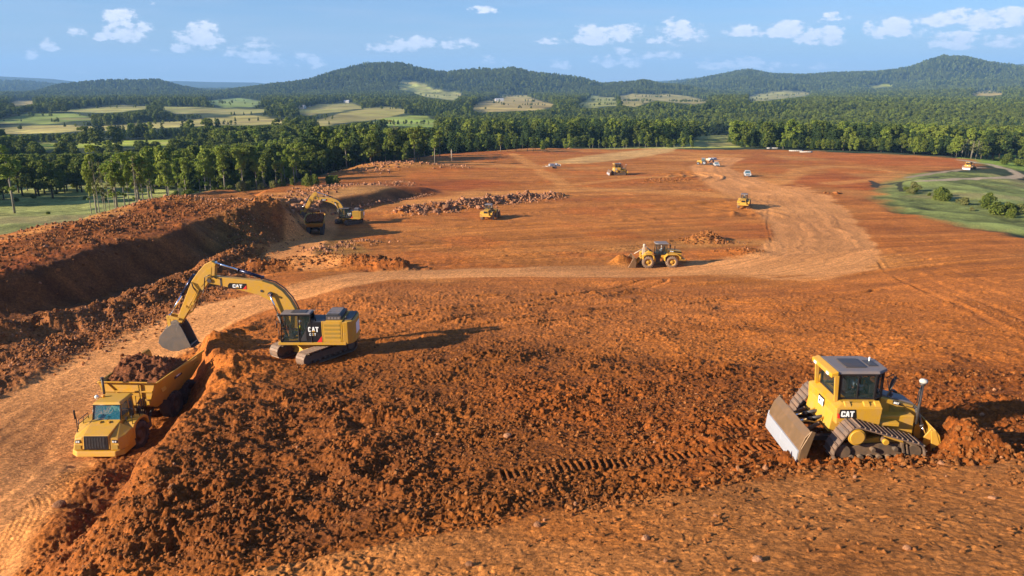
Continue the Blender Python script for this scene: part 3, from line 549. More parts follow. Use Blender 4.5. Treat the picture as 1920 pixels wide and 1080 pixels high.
M_WHT = mat('white_letters', (.85, .85, .82), .5)
M_WPNT = mat('white_car_paint', (.50, .49, .47), .4, coat=.2, dirt=.4, dcol=(.40, .25, .15))
M_WDUST = mat('dusty_white_paint', (.52, .42, .31), .6, dirt=.4, dcol=(.5, .32, .2))
M_SIL = mat('silver_paint', (.35, .38, .42), .35, metal=.3)
M_BLUE = mat('blue_black_cylinder', (.02, .025, .06), .25, metal=.5)
M_SKIN = mat('skin', (.45, .25, .17), .6)
M_HIVIS = mat('hi_vis_fabric', (.55, .75, .35), .8); M_CLOTH = mat('light_work_shirt', (.35, .45, .50), .85); M_YCLOTH = mat('yellow_hi_vis_vest', (.75, .68, .03), .8)
M_JEAN = mat('dark_work_trousers', (.03, .04, .07), .9)
M_SEAT = mat('seat_fabric', (.03, .03, .035), .9)
M_CONC = mat('pale_concrete', (.50, .46, .40), .9, dirt=.3, dcol=(.35, .25, .18))
M_LENS = mat('lamp_lens', (.75, .75, .70), .1)
M_ORGL = mat('amber_lens', (.8, .3, .02), .3)
M_VENT = mat('vent_slats', (.38, .23, .03), .7)
def rock_mat(name, base, dcol, bscale=4):
    m = mat(name, base, .92, spec=.2, dirt=.55, dscale=1.1, dcol=dcol, bump=.08, bscale=bscale); nt = m.node_tree; N = nt.nodes; L = nt.links; b = N['Principled BSDF']
    oi = N.new('ShaderNodeObjectInfo'); mr = N.new('ShaderNodeMapRange'); L.new(oi.outputs['Random'], mr.inputs[0]); mr.inputs[3].default_value = .55; mr.inputs[4].default_value = 1.3
    src = b.inputs['Base Color'].links[0].from_socket; v = N.new('ShaderNodeVectorMath'); v.operation = 'SCALE'; L.new(src, v.inputs[0]); L.new(mr.outputs[0], v.inputs['Scale']); L.new(v.outputs[0], b.inputs['Base Color'])
    return m
M_ROCK = rock_mat('pinkish_sandstone_with_clay', (.37, .175, .088), (.30, .11, .035))
M_CLOD = rock_mat('red_clay_clod', (.27, .10, .026), (.17, .055, .014))
def leaf_mat(name, c0, c1, c2):
    m, nt, b = nodemat(name); N = nt.nodes; L = nt.links
    oi = N.new('ShaderNodeObjectInfo'); g = N.new('ShaderNodeNewGeometry'); at = N.new('ShaderNodeAttribute'); at.attribute_name = 'tone'
    mx = N.new('ShaderNodeMix'); mx.data_type = 'RGBA'; L.new(oi.outputs['Random'], mx.inputs['Factor']); mx.inputs['A'].default_value = (*c0, 1); mx.inputs['B'].default_value = (*c1, 1)
    m2 = N.new('ShaderNodeMix'); m2.data_type = 'RGBA'; L.new(at.outputs['Fac'], m2.inputs['Factor']); L.new(mx.outputs['Result'], m2.inputs['A']); m2.inputs['B'].default_value = (*c2, 1)
    L.new(m2.outputs['Result'], b.inputs['Base Color']); b.inputs['Roughness'].default_value = .75; b.inputs['Specular IOR Level'].default_value = .15
    for k_ in (mx.inputs['A'], mx.inputs['B'], m2.inputs['B']): k_.default_value = tuple(min(1, c_ * q_) for c_, q_ in zip(k_.default_value, (1.3, 1.22, 1.15, 1)))
    tr = N.new('ShaderNodeBsdfTranslucent'); L.new(m2.outputs['Result'], tr.inputs['Color']); ms = N.new('ShaderNodeMixShader'); ms.inputs[0].default_value = .34
    L.new(b.outputs[0], ms.inputs[1]); L.new(tr.outputs[0], ms.inputs[2]); L.new(ms.outputs[0], N['Material Output'].inputs['Surface'])
    return m
M_LEAF_A = leaf_mat('fresh_broadleaf', (.12, .185, .022), (.17, .215, .032), (.23, .26, .05))
M_LEAF_B = leaf_mat('deep_broadleaf', (.055, .090, .014), (.100, .135, .020), (.16, .18, .035))
M_LEAF_C = leaf_mat('dark_pine_needles', (.028, .055, .018), (.046, .080, .022), (.07, .105, .03))
M_LEAF_D = leaf_mat('dull_olive_leaves', (.15, .16, .05), (.11, .15, .04), (.20, .19, .08))
M_BARK = mat('pale_grey_bark', (.26, .22, .17), .9, dirt=.4, dcol=(.12, .09, .06))
M_BARKD = mat('brown_bark', (.10, .075, .05), .9, dirt=.4, dcol=(.05, .04, .03))
M_STEELD = mat('mud_caked_blade_steel', (.20, .12, .06), .38, metal=.3, dirt=.5, dscale=3, dcol=(.30, .15, .065), bump=.02, bscale=3)
M_SHINE = mat('polished_cutting_edge', (.60, .63, .69), .38, metal=.5, dirt=.25, dscale=6, dcol=(.45, .36, .30), bump=.004, bscale=12)
# ================================================================ mesh builder
class MB:
    def __init__(s): s.v = []; s.f = []; s.sm = []; s.mi = []; s.cur = 0; s.T = Matrix()
    def add(s, vs, fs, smooth=False):
        n = len(s.v); s.v += [s.T @ Vector(v) for v in vs]
        for f in fs: s.f.append([n + i for i in f]); s.sm.append(smooth); s.mi.append(s.cur)
        return s
    def box(s, c, d, rot=None, taper=None):
        hx, hy, hz = d[0] / 2, d[1] / 2, d[2] / 2; vs = []
        for z in (-1, 1):
            for x, y in ((-1, -1), (1, -1), (1, 1), (-1, 1)):
                k = (taper if (taper and z > 0) else (1, 1)); v = Vector((x * hx * k[0], y * hy * k[1], z * hz))
                if rot: v = rot @ v
                vs.append(v + Vector(c))
        return s.add(vs, [(3, 2, 1, 0), (4, 5, 6, 7), (0, 1, 5, 4), (1, 2, 6, 5), (2, 3, 7, 6), (3, 0, 4, 7)])
    def b2(s, x0, x1, y0, y1, z0, z1): return s.box(((x0 + x1) / 2, (y0 + y1) / 2, (z0 + z1) / 2), (abs(x1 - x0), abs(y1 - y0), abs(z1 - z0)))
    def prism(s, pts, y0, y1, axis='y', sc1=1.0):
        """closed 2-D outline swept between two depths; axis y: outline in xz, x: in yz, z: in xy"""
        n = len(pts); cx = sum(p[0] for p in pts) / n; cy = sum(p[1] for p in pts) / n
        def m(p, d):
            return {'y': (p[0], d, p[1]), 'x': (d, p[0], p[1]), 'z': (p[0], p[1], d)}[axis]
        area = sum(pts[i][0] * pts[(i + 1) % n][1] - pts[(i + 1) % n][0] * pts[i][1] for i in range(n))
        if (area > 0) == (axis == 'y') : pts = pts[::-1]
        if y1 < y0: y0, y1 = y1, y0
        vs = [m(p, y0) for p in pts] + [m((cx + (p[0] - cx) * sc1, cy + (p[1] - cy) * sc1), y1) for p in pts]
        fs = [tuple(range(n))[::-1], tuple(range(n, 2 * n))] + [(i, (i + 1) % n, n + (i + 1) % n, n + i) for i in range(n)]
        return s.add(vs, fs)
    def hull(s, bot, top):
        n = len(bot); return s.add(list(bot) + list(top), [tuple(range(n))[::-1], tuple(range(n, 2 * n))] + [(i, (i + 1) % n, n + (i + 1) % n, n + i) for i in range(n)])
    def cyl(s, a, b, r, r2=None, n=14, caps=True, smooth=True):
        a, b = Vector(a), Vector(b); r2 = r if r2 is None else r2; d = (b - a)
        if d.length < 1e-6: return s
        q = d.to_track_quat('Z', 'Y'); vs = []
        for p, rr in ((a, r), (b, r2)):
            for i in range(n): t = 2 * math.pi * i / n; vs.append(p + q @ Vector((rr * math.cos(t), rr * math.sin(t), 0)))
        s.add(vs, [(i, (i + 1) % n, n + (i + 1) % n, n + i) for i in range(n)], smooth)
        if caps: s.add(vs, [tuple(range(n))[::-1], tuple(range(n, 2 * n))])
        return s
    def tube(s, pts, r, n=7):
        pts = [Vector(p) for p in pts]; rings = []; k = len(pts)
        for i, p in enumerate(pts):
            d = (pts[min(i + 1, k - 1)] - pts[max(i - 1, 0)]).normalized(); q = d.to_track_quat('Z', 'Y'); rr = r[i] if isinstance(r, (list, tuple)) else r
            rings.append([p + q @ Vector((rr * math.cos(2 * math.pi * j / n), rr * math.sin(2 * math.pi * j / n), 0)) for j in range(n)])
        # keep rings aligned
        for i in range(1, k):
            a, b = rings[i - 1], rings[i]; best = min(range(n), key=lambda o: sum((a[j] - b[(j + o) % n]).length_squared for j in range(n))); rings[i] = [b[(j + best) % n] for j in range(n)]
        vs = [v for rg in rings for v in rg]
        fs = [(i * n + j, i * n + (j + 1) % n, (i + 1) * n + (j + 1) % n, (i + 1) * n + j) for i in range(k - 1) for j in range(n)]
        s.add(vs, fs, True); s.add(vs, [tuple(range(n))[::-1], tuple(range((k - 1) * n, k * n))]); return s
    def lathe(s, prof, c, axis='y', n=28, smooth=True):
        """prof: (radius, along axis)"""
        vs = []; k = len(prof)
        for r, h in prof:
            for i in range(n):
                t = 2 * math.pi * i / n; a, b = r * math.cos(t), r * math.sin(t)
                p = {'y': (a, h, b), 'x': (h, a, b), 'z': (a, b, h)}[axis]; vs.append((c[0] + p[0], c[1] + p[1], c[2] + p[2]))
        s.add(vs, [(j * n + i, j * n + (i + 1) % n, (j + 1) * n + (i + 1) % n, (j + 1) * n + i) for j in range(k - 1) for i in range(n)], smooth); return s
    def ball(s, c, r, n=10, sq=(1, 1, 1)):
        vs = []; rows = n // 2
        for j in range(rows + 1):
            f = math.pi * j / rows
            for i in range(n): t = 2 * math.pi * i / n; vs.append((c[0] + r * sq[0] * math.sin(f) * math.cos(t), c[1] + r * sq[1] * math.sin(f) * math.sin(t), c[2] + r * sq[2] * math.cos(f)))
        return s.add(vs, [(j * n + i, (j + 1) * n + i, (j + 1) * n + (i + 1) % n, j * n + (i + 1) % n) for j in range(rows) for i in range(n)], True)
    def build(s, name, m, parent=None, bevel=0.0, seg=2):
        me = bpy.data.meshes.new(name); me.from_pydata([tuple(v) for v in s.v], [], s.f)
        for x in (m if isinstance(m, (list, tuple)) else [m]): me.materials.append(x)
        me.polygons.foreach_set('use_smooth', s.sm); me.polygons.foreach_set('material_index', s.mi); me.update()
        bm = bmesh.new(); bm.from_mesh(me); bmesh.ops.remove_doubles(bm, verts=bm.verts, dist=1e-5); bmesh.ops.recalc_face_normals(bm, faces=bm.faces); bm.to_mesh(me); bm.free()
        o = bpy.data.objects.new(name, me); COL.objects.link(o)
        if parent is not None: o.parent = parent
        if bevel:
            b = o.modifiers.new('Bevel', 'BEVEL'); b.width = bevel; b.segments = seg; b.limit_method = 'ANGLE'; b.angle_limit = R(35); b.use_clamp_overlap = True
        return o
def tag(o, label=None, cat=None, group=None, kind=None):
    if label: o['label'] = label
    if cat: o['category'] = cat
    if group: o['group'] = group
    if kind: o['kind'] = kind
    return o
def empty(name, loc, rz=0.0, label=None, cat=None, group=None, scale=1.0, rot=None):
    o = bpy.data.objects.new(name, None); COL.objects.link(o); o.location = loc; o.rotation_euler = rot if rot else (0, 0, rz); o.scale = (scale,) * 3; o.empty_display_size = .2
    return tag(o, label, cat, group)
def copy_tree(o, parent=None):
    c = o.copy(); COL.objects.link(c); c.parent = parent
    for ch in o.children: copy_tree(ch, c)
    return c
def rotm(ax, a): return Matrix.Rotation(a, 4, ax)
def xf(loc=(0, 0, 0), rz=0, ry=0, rx=0): return Matrix.Translation(loc) @ rotm('Z', rz) @ rotm('Y', ry) @ rotm('X', rx)
# block letters, drawn in a 1 x 1 cell as strokes (outlines in xy)
GLY = {'C': [[(1, .66), (.66, .66), (.66, .78), (.34, .78), (.34, .22), (.66, .22), (.66, .34), (1, .34), (1, .12), (.86, 0), (.16, 0), (0, .14), (0, .86), (.16, 1), (.86, 1), (1, .88)]],
       'A': [[(0, 0), (.30, 0), (.36, .2), (.64, .2), (.70, 0), (1, 0), (.70, 1), (.30, 1)]],
       'T': [[(.32, 0), (.68, 0), (.68, .78), (1, .78), (1, 1), (0, 1), (0, .78), (.32, .78)]],
       '3': [[(0, 0), (1, 0), (1, 1), (0, 1), (0, .8), (.7, .8), (.7, .6), (.3, .6), (.3, .42), (.7, .42), (.7, .2), (0, .2)]],
       '6': [[(0, 0), (1, 0), (1, .6), (.3, .6), (.3, .8), (1, .8), (1, 1), (0, 1)]], 'D': [[(0, 0), (.8, 0), (1, .2), (1, .8), (.8, 1), (0, 1)]],
       'E': [[(0, 0), (1, 0), (1, .2), (.35, .2), (.35, .4), (.9, .4), (.9, .6), (.35, .6), (.35, .8), (1, .8), (1, 1), (0, 1)]],
       'F': [[(0, 0), (.35, 0), (.35, .4), (.9, .4), (.9, .6), (.35, .6), (.35, .8), (1, .8), (1, 1), (0, 1)]],
       '9': [[(0, 0), (1, 0), (1, 1), (0, 1), (0, .4), (.7, .4), (.7, .2), (0, .2)]], '0': [[(0, 0), (1, 0), (1, 1), (0, 1)]], '5': [[(0, 0), (1, 0), (1, .6), (.35, .6), (.35, .8), (1, .8), (1, 1), (0, 1), (0, .4), (.65, .4), (.65, .2), (0, .2)]]}
def word(mb, txt, T, w, h, gap=.08, th=.012):
    """extruded block letters: T maps (x right, y up, z out)"""
    n = len(txt); cw = (w - gap * w * (n - 1) / n) / n; old = mb.T; mb.T = old @ T
    for i, ch in enumerate(txt):
        x0 = i * (cw + gap * w / n)
        for g in GLY[ch]:
            p = [(x0 + a * cw, b * h) for a, b in g]
            mb.prism(p, 0, th, 'z')
    mb.T = old
def logo(parent, T, w, h, back=True, wedge=True):
    """black badge with white letters, yellow triangle and red end"""
    if back:
        m = MB(); m.T = T; m.prism([(0, 0), (w, 0), (w, h), (w * .10, h), (0, h * .62)], 0, .012, 'z'); b = m.build('logo_badge', M_BLK, parent)
        if wedge: m = MB(); m.T = T @ Matrix.Translation((0, 0, .002)); m.prism([(w * .80, 0), (w, 0), (w, h * .72)], 0.004, .016, 'z'); m.build('red_stripe', M_RED, b)
        x0, y0, lw, lh = w * .26, h * .2, w * .52, h * .6
    else: b = parent; x0, y0, lw, lh = 0, 0, w, h
    m = MB(); word(m, 'CAT', T @ Matrix.Translation((x0, y0, .012 if back else 0)), lw, lh); m.build('white_lettering', M_WHT, b)
    m = MB(); m.T = T @ Matrix.Translation((x0, y0, .012 if back else 0)); m.prism([(lw * .30, -.0), (lw * .70, 0), (lw * .5, lh * .38)], .012, .018, 'z'); m.build('yellow_triangle', M_YEL, b)
    return b
# ================================================================ trees
def np_mesh(name, V, Fq, mats, tone=None, smooth=False):
    me = bpy.data.meshes.new(name); V = np.asarray(V, np.float32); Fq = np.asarray(Fq, np.int32); k = Fq.shape[1]
    me.vertices.add(len(V)); me.vertices.foreach_set('co', V.ravel()); me.loops.add(Fq.size); me.loops.foreach_set('vertex_index', Fq.ravel())
    me.polygons.add(len(Fq)); me.polygons.foreach_set('loop_start', np.arange(0, Fq.size, k, dtype=np.int32)); me.polygons.foreach_set('loop_total', np.full(len(Fq), k, np.int32))
    me.polygons.foreach_set('use_smooth', np.full(len(Fq), smooth)); me.update(calc_edges=True)
    for m in mats: me.materials.append(m)
    if tone is not None:
        a = me.attributes.new('tone', 'FLOAT', 'POINT'); a.data.foreach_set('value', np.asarray(tone, np.float32))
    return me
def leaf_cloud(rng, lobes, n, size, flat=.5):
    """many small leaf clumps (irregular quads) spread through ellipsoid lobes; lobes: (centre, radii)"""
    vol = np.array([l[1][0] * l[1][1] + l[1][0] * l[1][2] for l in lobes]); pr = vol / vol.sum()
    which = rng.choice(len(lobes), n, p=pr)
    C = np.array([l[0] for l in lobes])[which]; Rr = np.array([l[1] for l in lobes])[which]
    d = rng.normal(size=(n, 3)); d /= np.linalg.norm(d, axis=1)[:, None]; d[:, 2] = np.where(d[:, 2] < -.5, -d[:, 2], d[:, 2])
    rad = rng.uniform(.55, 1.06, n) ** .6; rad *= 1 + .18 * np.sin(d[:, 0] * 7 + which) * np.sin(d[:, 1] * 6 + which * 2)
    p = C + d * Rr * rad[:, None]
    nrm = d * (1 - flat) + rng.normal(size=(n, 3)) * .55; nrm[:, 2] += .25; nrm /= np.linalg.norm(nrm, axis=1)[:, None]
    a = np.cross(nrm, rng.normal(size=(n, 3))); a /= np.linalg.norm(a, axis=1)[:, None]; b = np.cross(nrm, a)
    s = size * rng.uniform(.55, 1.35, n)[:, None]; V = np.empty((n, 4, 3))
    for i, (ca, cb) in enumerate(((1, .15), (.1, .8), (-1, -.1), (-.15, -.8))):
        j = rng.uniform(.7, 1.25, (n, 1)); V[:, i] = p + (a * ca + b * cb) * s * j
    return V.reshape(-1, 3), np.arange(4 * n).reshape(n, 4), np.repeat(np.clip(rng.rand(n) ** 2.2 * .9, 0, 1), 4)
def tree_meshes(kind, seed):
    """unit tree 10 m tall: returns (trunk mesh, crown mesh)"""
    rng = np.random.RandomState(seed); mb = MB(); lobes = []
    if kind == 'tall':      # bare pale trunk, small high crown
        x, y = rng.uniform(-.25, .25, 2); top = (x, y, 8.3); mb.tube([(0, 0, -.4), (x * .3, y * .3, 3), (x * .7, y * .6, 6), top], [.15, .12, .085, .03], 6)
        for i in range(9):
            z = rng.uniform(5.0, 9.2); a = rng.uniform(0, 6.28); r = rng.uniform(.3, 1.25) * (1 - abs(z - 7.6) / 4.5); c = (x + r * math.cos(a), y + r * math.sin(a), z); q = rng.uniform(.45, .95)
            lobes.append((c, (q, q, q * .8))); mb.tube([(x * .6, y * .6, z - 1.3), c], [.045, .012], 4)
        for i in range(4):
            z = rng.uniform(2.6, 4.8); a = rng.uniform(0, 6.28); c = (.55 * math.cos(a), .55 * math.sin(a), z); lobes.append((c, (.32, .32, .3)))
        n, s, lm, bm_ = 1500, .19, M_LEAF_A, M_BARK
    elif kind == 'round':
        mb.tube([(0, 0, -.4), (.05, 0, 2), (0, .1, 5)], [.26, .2, .08], 7)
        for i in range(20):
            a = rng.uniform(0, 6.28); z = rng.uniform(2.2, 8.6); w = math.sqrt(max(0.05, 1 - ((z - 5.2) / 4.4) ** 2)); r = w * rng.uniform(.9, 2.6); q = rng.uniform(.9, 1.6)
            c = (r * math.cos(a), r * math.sin(a), z); lobes.append((c, (q, q, q * .75)))
            if i < 8: mb.tube([(0, 0, min(z * .5, 4)), c], [.09, .02], 4)
        n, s, lm, bm_ = 2600, .30, M_LEAF_B, M_BARKD
    elif kind == 'oval':
        mb.tube([(0, 0, -.4), (.05, 0, 3), (0, .1, 7)], [.2, .16, .05], 7)
        for i in range(18):
            a = rng.uniform(0, 6.28); z = rng.uniform(2.0, 9.2); w = math.sqrt(max(0.05, 1 - ((z - 5.6) / 4.4) ** 2)); r = w * rng.uniform(.4, 1.7); q = rng.uniform(.6, 1.15)
            c = (r * math.cos(a), r * math.sin(a), z); lobes.append((c, (q, q, q * .85)))
            if i < 7: mb.tube([(0, 0, min(z * .6, 5)), c], [.07, .02], 4)
        n, s, lm, bm_ = 2300, .27, (M_LEAF_B if seed % 2 else M_LEAF_A), M_BARK
    elif kind == 'pine':
        mb.tube([(0, 0, -.4), (.05, 0, 5), (0, .05, 9.6)], [.17, .12, .03], 6)
        for i in range(22):
            z = 2.6 + 7.0 * (i / 22) ; w = (1 - (z - 2.0) / 8.6) * 1.9 + .15; a = i * 2.4 + rng.uniform(-.4, .4); r = w * rng.uniform(.3, .8); q = w * rng.uniform(.35, .6) + .15
            lobes.append(((r * math.cos(a), r * math.sin(a), z), (q, q, q * .55))); mb.tube([(0, 0, z), (r * math.cos(a), r * math.sin(a), z + .1)], [.04, .01], 4)
        n, s, lm, bm_ = 2000, .22, M_LEAF_C, M_BARKD
    elif kind == 'bare':    # thin grey tree with little foliage
        x, y = rng.uniform(-.3, .3, 2); mb.tube([(0, 0, -.4), (x * .4, y * .4, 4), (x, y, 9.6)], [.11, .08, .015], 6)
        for i in range(16):
            z = rng.uniform(3.0, 9.0); a = rng.uniform(0, 6.28); l = rng.uniform(.5, 1.4) * (1.15 - z / 12); c = (x * .6 + l * math.cos(a), y * .6 + l * math.sin(a), z + rng.uniform(.3, 1.0))
            mb.tube([(x * z / 10, y * z / 10, z), c], [.035, .008], 4)
            if i % 2: lobes.append((c, (.38, .38, .34)))
        n, s, lm, bm_ = 520, .15, M_LEAF_D, M_BARK
    else:                   # bush
        mb.tube([(0, 0, -.3), (.2, 0, 2), (.3, .1, 4)], [.2, .15, .05], 5); mb.tube([(0, 0, .4), (-1, .6, 3)], [.15, .04], 4)
        for i in range(12):
            a = rng.uniform(0, 6.28); r = rng.uniform(0, 4.2); z = rng.uniform(1.6, 6.5) * (1 - r / 9); q = rng.uniform(1.6, 3.0); lobes.append(((r * math.cos(a), r * math.sin(a), z), (q, q, q * .75)))
        n, s, lm, bm_ = 1500, .55, (M_LEAF_B if seed % 2 else M_LEAF_D), M_BARKD
    o = mb.build('trunk', bm_); tm = o.data; bpy.data.objects.remove(o)
    V, F, t = leaf_cloud(rng, lobes, n, s)
    return tm, np_mesh('crown', V, F, [lm], t)
TREE = {k: [tree_meshes(k, 11 * j + i) for i in range(c)] for j, (k, c) in enumerate((('tall', 4), ('round', 4), ('oval', 4), ('pine', 3), ('bare', 3), ('bush', 3)))}
WORDS = {'tall': ('broadleaf_tree', 'tree'), 'round': ('broadleaf_tree', 'tree'), 'oval': ('broadleaf_tree', 'tree'), 'pine': ('pine_tree', 'pine tree'), 'bare': ('thin_tree', 'tree'), 'bush': ('bush', 'bush')}
TREES = []
def plant(kind, x, y, h, label, group=None, w=1.0, var=None, rng=random):
    z = float(ground_z(x, y)[0]); nm, cat = WORDS[kind]; tm, cm = TREE[kind][(rng.randrange(99) if var is None else var) % len(TREE[kind])]
    e = empty(nm, (x, y, z), rng.uniform(0, 6.28), label, cat, group); s = h / 10.0; e.scale = (s * w, s * w, s)
    for nm2, me in (('trunk', tm), ('crown', cm)):
        o = bpy.data.objects.new(nm2, me); COL.objects.link(o); o.parent = e
    TREES.append(e); return e
rr_ = random.Random(5)
# the nearest groves: seen positions of the feet and tops of the trees
def at_px(px, d):
    a = math.atan((px - 960) / FPX / CP) ; return d * math.sin(a), d * math.cos(a)
def tree_px(kind, px, ytop, d, label, group=None, w=1.0, var=None):
    """tree at distance d below picture column px whose top shows at row ytop"""
    x, y = at_px(px, d); u = (540 - ytop) / FPX; zt = (-SP + u * CP) / (CP + u * SP) * y; z = float(ground_z(x, y)[0]); h = max(3.5, zt - z); return plant(kind, x, y, h, label, group, w, var, rr_)
NAMED = [('tall', 202, 268, 172, 'slender pale trunked tree standing left of the first round crown beside the meadow', .8), ('tall', 240, 270, 176, 'round crowned tree on a thin stem, left one of the pair above the soil bank', 1.25), ('tall', 282, 272, 172, 'fuller round crowned tree on a pale stem right of its twin above the soil bank', 1.5),
         ('tall', 52, 268, 225, 'tall tree with a pale bent stem at the far left meadow edge', 1.2), ('bare', 20, 278, 222, 'thin dark stemmed tree nearest the left picture edge', 1.0), ('tall', 405, 285, 205, 'open tree with twin white stems above the rubble heap', 1.1),
         ('tall', 472, 270, 215, 'tree with a forked white trunk left of the pale boulder', 1.1), ('tall', 440, 265, 212, 'bright yellow green tree with an upright narrow crown', 1.0), ('tall', 572, 262, 235, 'bright leafy tree with a straight white trunk at the woods edge', 1.2), ('tall', 550, 275, 230, 'small tree with a white slanting trunk in front of the woods', .9),
         ('bare', 748, 222, 300, 'tallest thin grey tree with a straight white trunk before the dark wood', 1.5), ('tall', 712, 232, 305, 'tall bright tree left of the straight white trunk', 1.4), ('bare', 668, 228, 290, 'grey sparse tree rising over the light green crowns', 1.3)]
for k, px, yt, d, lb, w in NAMED: tree_px(k, px, yt, d, lb, None, w)
for i in range(17): tree_px(rr_.choice(['tall', 'bare', 'bare', 'tall']), 196 + 118 * (i / 17) + rr_.uniform(-5, 5), rr_.uniform(285, 322), rr_.uniform(165, 195), 'young thin stemmed tree in the sparse grove above the soil bank', 'young trees of the sparse grove', rr_.uniform(.6, .9))
for i in range(20): tree_px(rr_.choice(['tall', 'bare', 'tall', 'oval']), 330 + 250 * (i / 20) + rr_.uniform(-6, 6), rr_.uniform(268, 300), rr_.uniform(205, 235), 'slim young tree at the front of the woods left of the dark conifers', 'young trees at the woodland front', rr_.uniform(.7, 1.0))
for i in range(16): tree_px('round', 70 + 120 * (i / 16) + rr_.uniform(-6, 6), rr_.uniform(288, 304), rr_.uniform(262, 300), 'dark round tree in the clump behind the left meadow', 'round trees behind the meadow', .95)
for i in range(9): tree_px(rr_.choice(['round', 'pine']), -30 + 75 * (i / 9), rr_.uniform(276, 296), rr_.uniform(245, 280), 'dark tree in the group at the left picture edge', 'dark trees at the left edge', .9)
for i in range(34): tree_px(rr_.choice(['oval', 'round', 'oval']), 300 + 330 * (i / 34) + rr_.uniform(-8, 8), rr_.uniform(268, 285), rr_.uniform(245, 300), 'mid green tree inside the wood behind the young trees', 'green trees of the left wood', 1.0)
for i in range(38): tree_px(rr_.choice(['pine', 'oval', 'pine', 'tall', 'round']), 590 + 280 * (i / 44) + rr_.uniform(-8, 8), rr_.uniform(232, 262) if i % 3 else rr_.uniform(228, 244), rr_.uniform(270, 330), 'tall dark tree in the high wood beyond the shaded bank', 'tall trees of the dark wood', 1.0)
for i in range(30): tree_px(rr_.choice(['pine', 'pine', 'oval']), 850 + 180 * (i / 30) + rr_.uniform(-6, 6), rr_.uniform(248, 264), rr_.uniform(340, 380), 'dark upright tree in the row behind the grass strip', 'dark trees behind the grass strip', 1.0)
for i in range(26): tree_px(rr_.choice(['oval', 'round', 'tall']), 1060 + 235 * (i / 26) + rr_.uniform(-5, 5), rr_.uniform(250, 266), rr_.uniform(385, 425), 'light green tree along the far edge of the site', 'light trees along the far site edge', 1.0)
for i in range(22): tree_px(rr_.choice(['pine', 'oval', 'round']), 1385 + 330 * (i / 22) + rr_.uniform(-6, 6), rr_.uniform(245, 262), rr_.uniform(400, 450), 'dark green tree behind the far right rim of the red ground', 'dark trees behind the right rim', 1.0)
for i in range(13): tree_px('bare', 1748 + 52 * (i / 13) + rr_.uniform(-3, 3), rr_.uniform(256, 266), rr_.uniform(400, 420), 'brownish thin trunked tree in the clump left of the far right field', 'brown trunked trees by the right field', 1.5)
for i in range(16): tree_px(rr_.choice(['pine', 'round']), 1800 + 170 * (i / 16), rr_.uniform(240, 256), rr_.uniform(430, 480), 'tree at the back edge of the bright field on the far right', 'trees behind the right field', 1.1)
def bush_at(px, py, h, label, group=None, w=1.0):
    x, y, z = see(px, py); plant('bush', x, y, h, label, group, w, None, rr_)
for i in range(30):
    px = 1690 + 235 * rr_.random(); bush_at(px, 354 + (px - 1690) * .215 + rr_.uniform(-7, 13), rr_.uniform(1.2, 4.2), 'low dark bush in the green hollow right of the red slope', 'bushes in the right hollow', rr_.uniform(.7, 1.2))
for px, py, h in ((1880,308,4.0),(1892,304,6.2),(1906,310,4.0),(1916,312,4.5)): bush_at(px, py, h, 'dark bush in the clump on the bright field at the right edge', 'bushes on the right field', .8)
for i in range(26):
    px = 330 + 330 * (i / 26) + rr_.uniform(-8, 8); x, y = at_px(px, rr_.uniform(196, 226)); plant('bush', x, y, rr_.uniform(2.2, 4.5), 'leafy undergrowth bush at the foot of the left woods', 'undergrowth bushes by the left woods', .7, None, rr_)
for px, py, h in ((30,378,1.6),(62,372,1.6),(180,366,2.0),(160,374,1.4),(12,352,2.2),(90,402,1.0),(196,378,1.6),(140,352,2.2),(215,372,1.8),(105,364,1.2)): bush_at(px, py, h, 'small bush on the pale meadow at the left', 'bushes on the left meadow', 1.0)
print('individual trees', len(TREES))
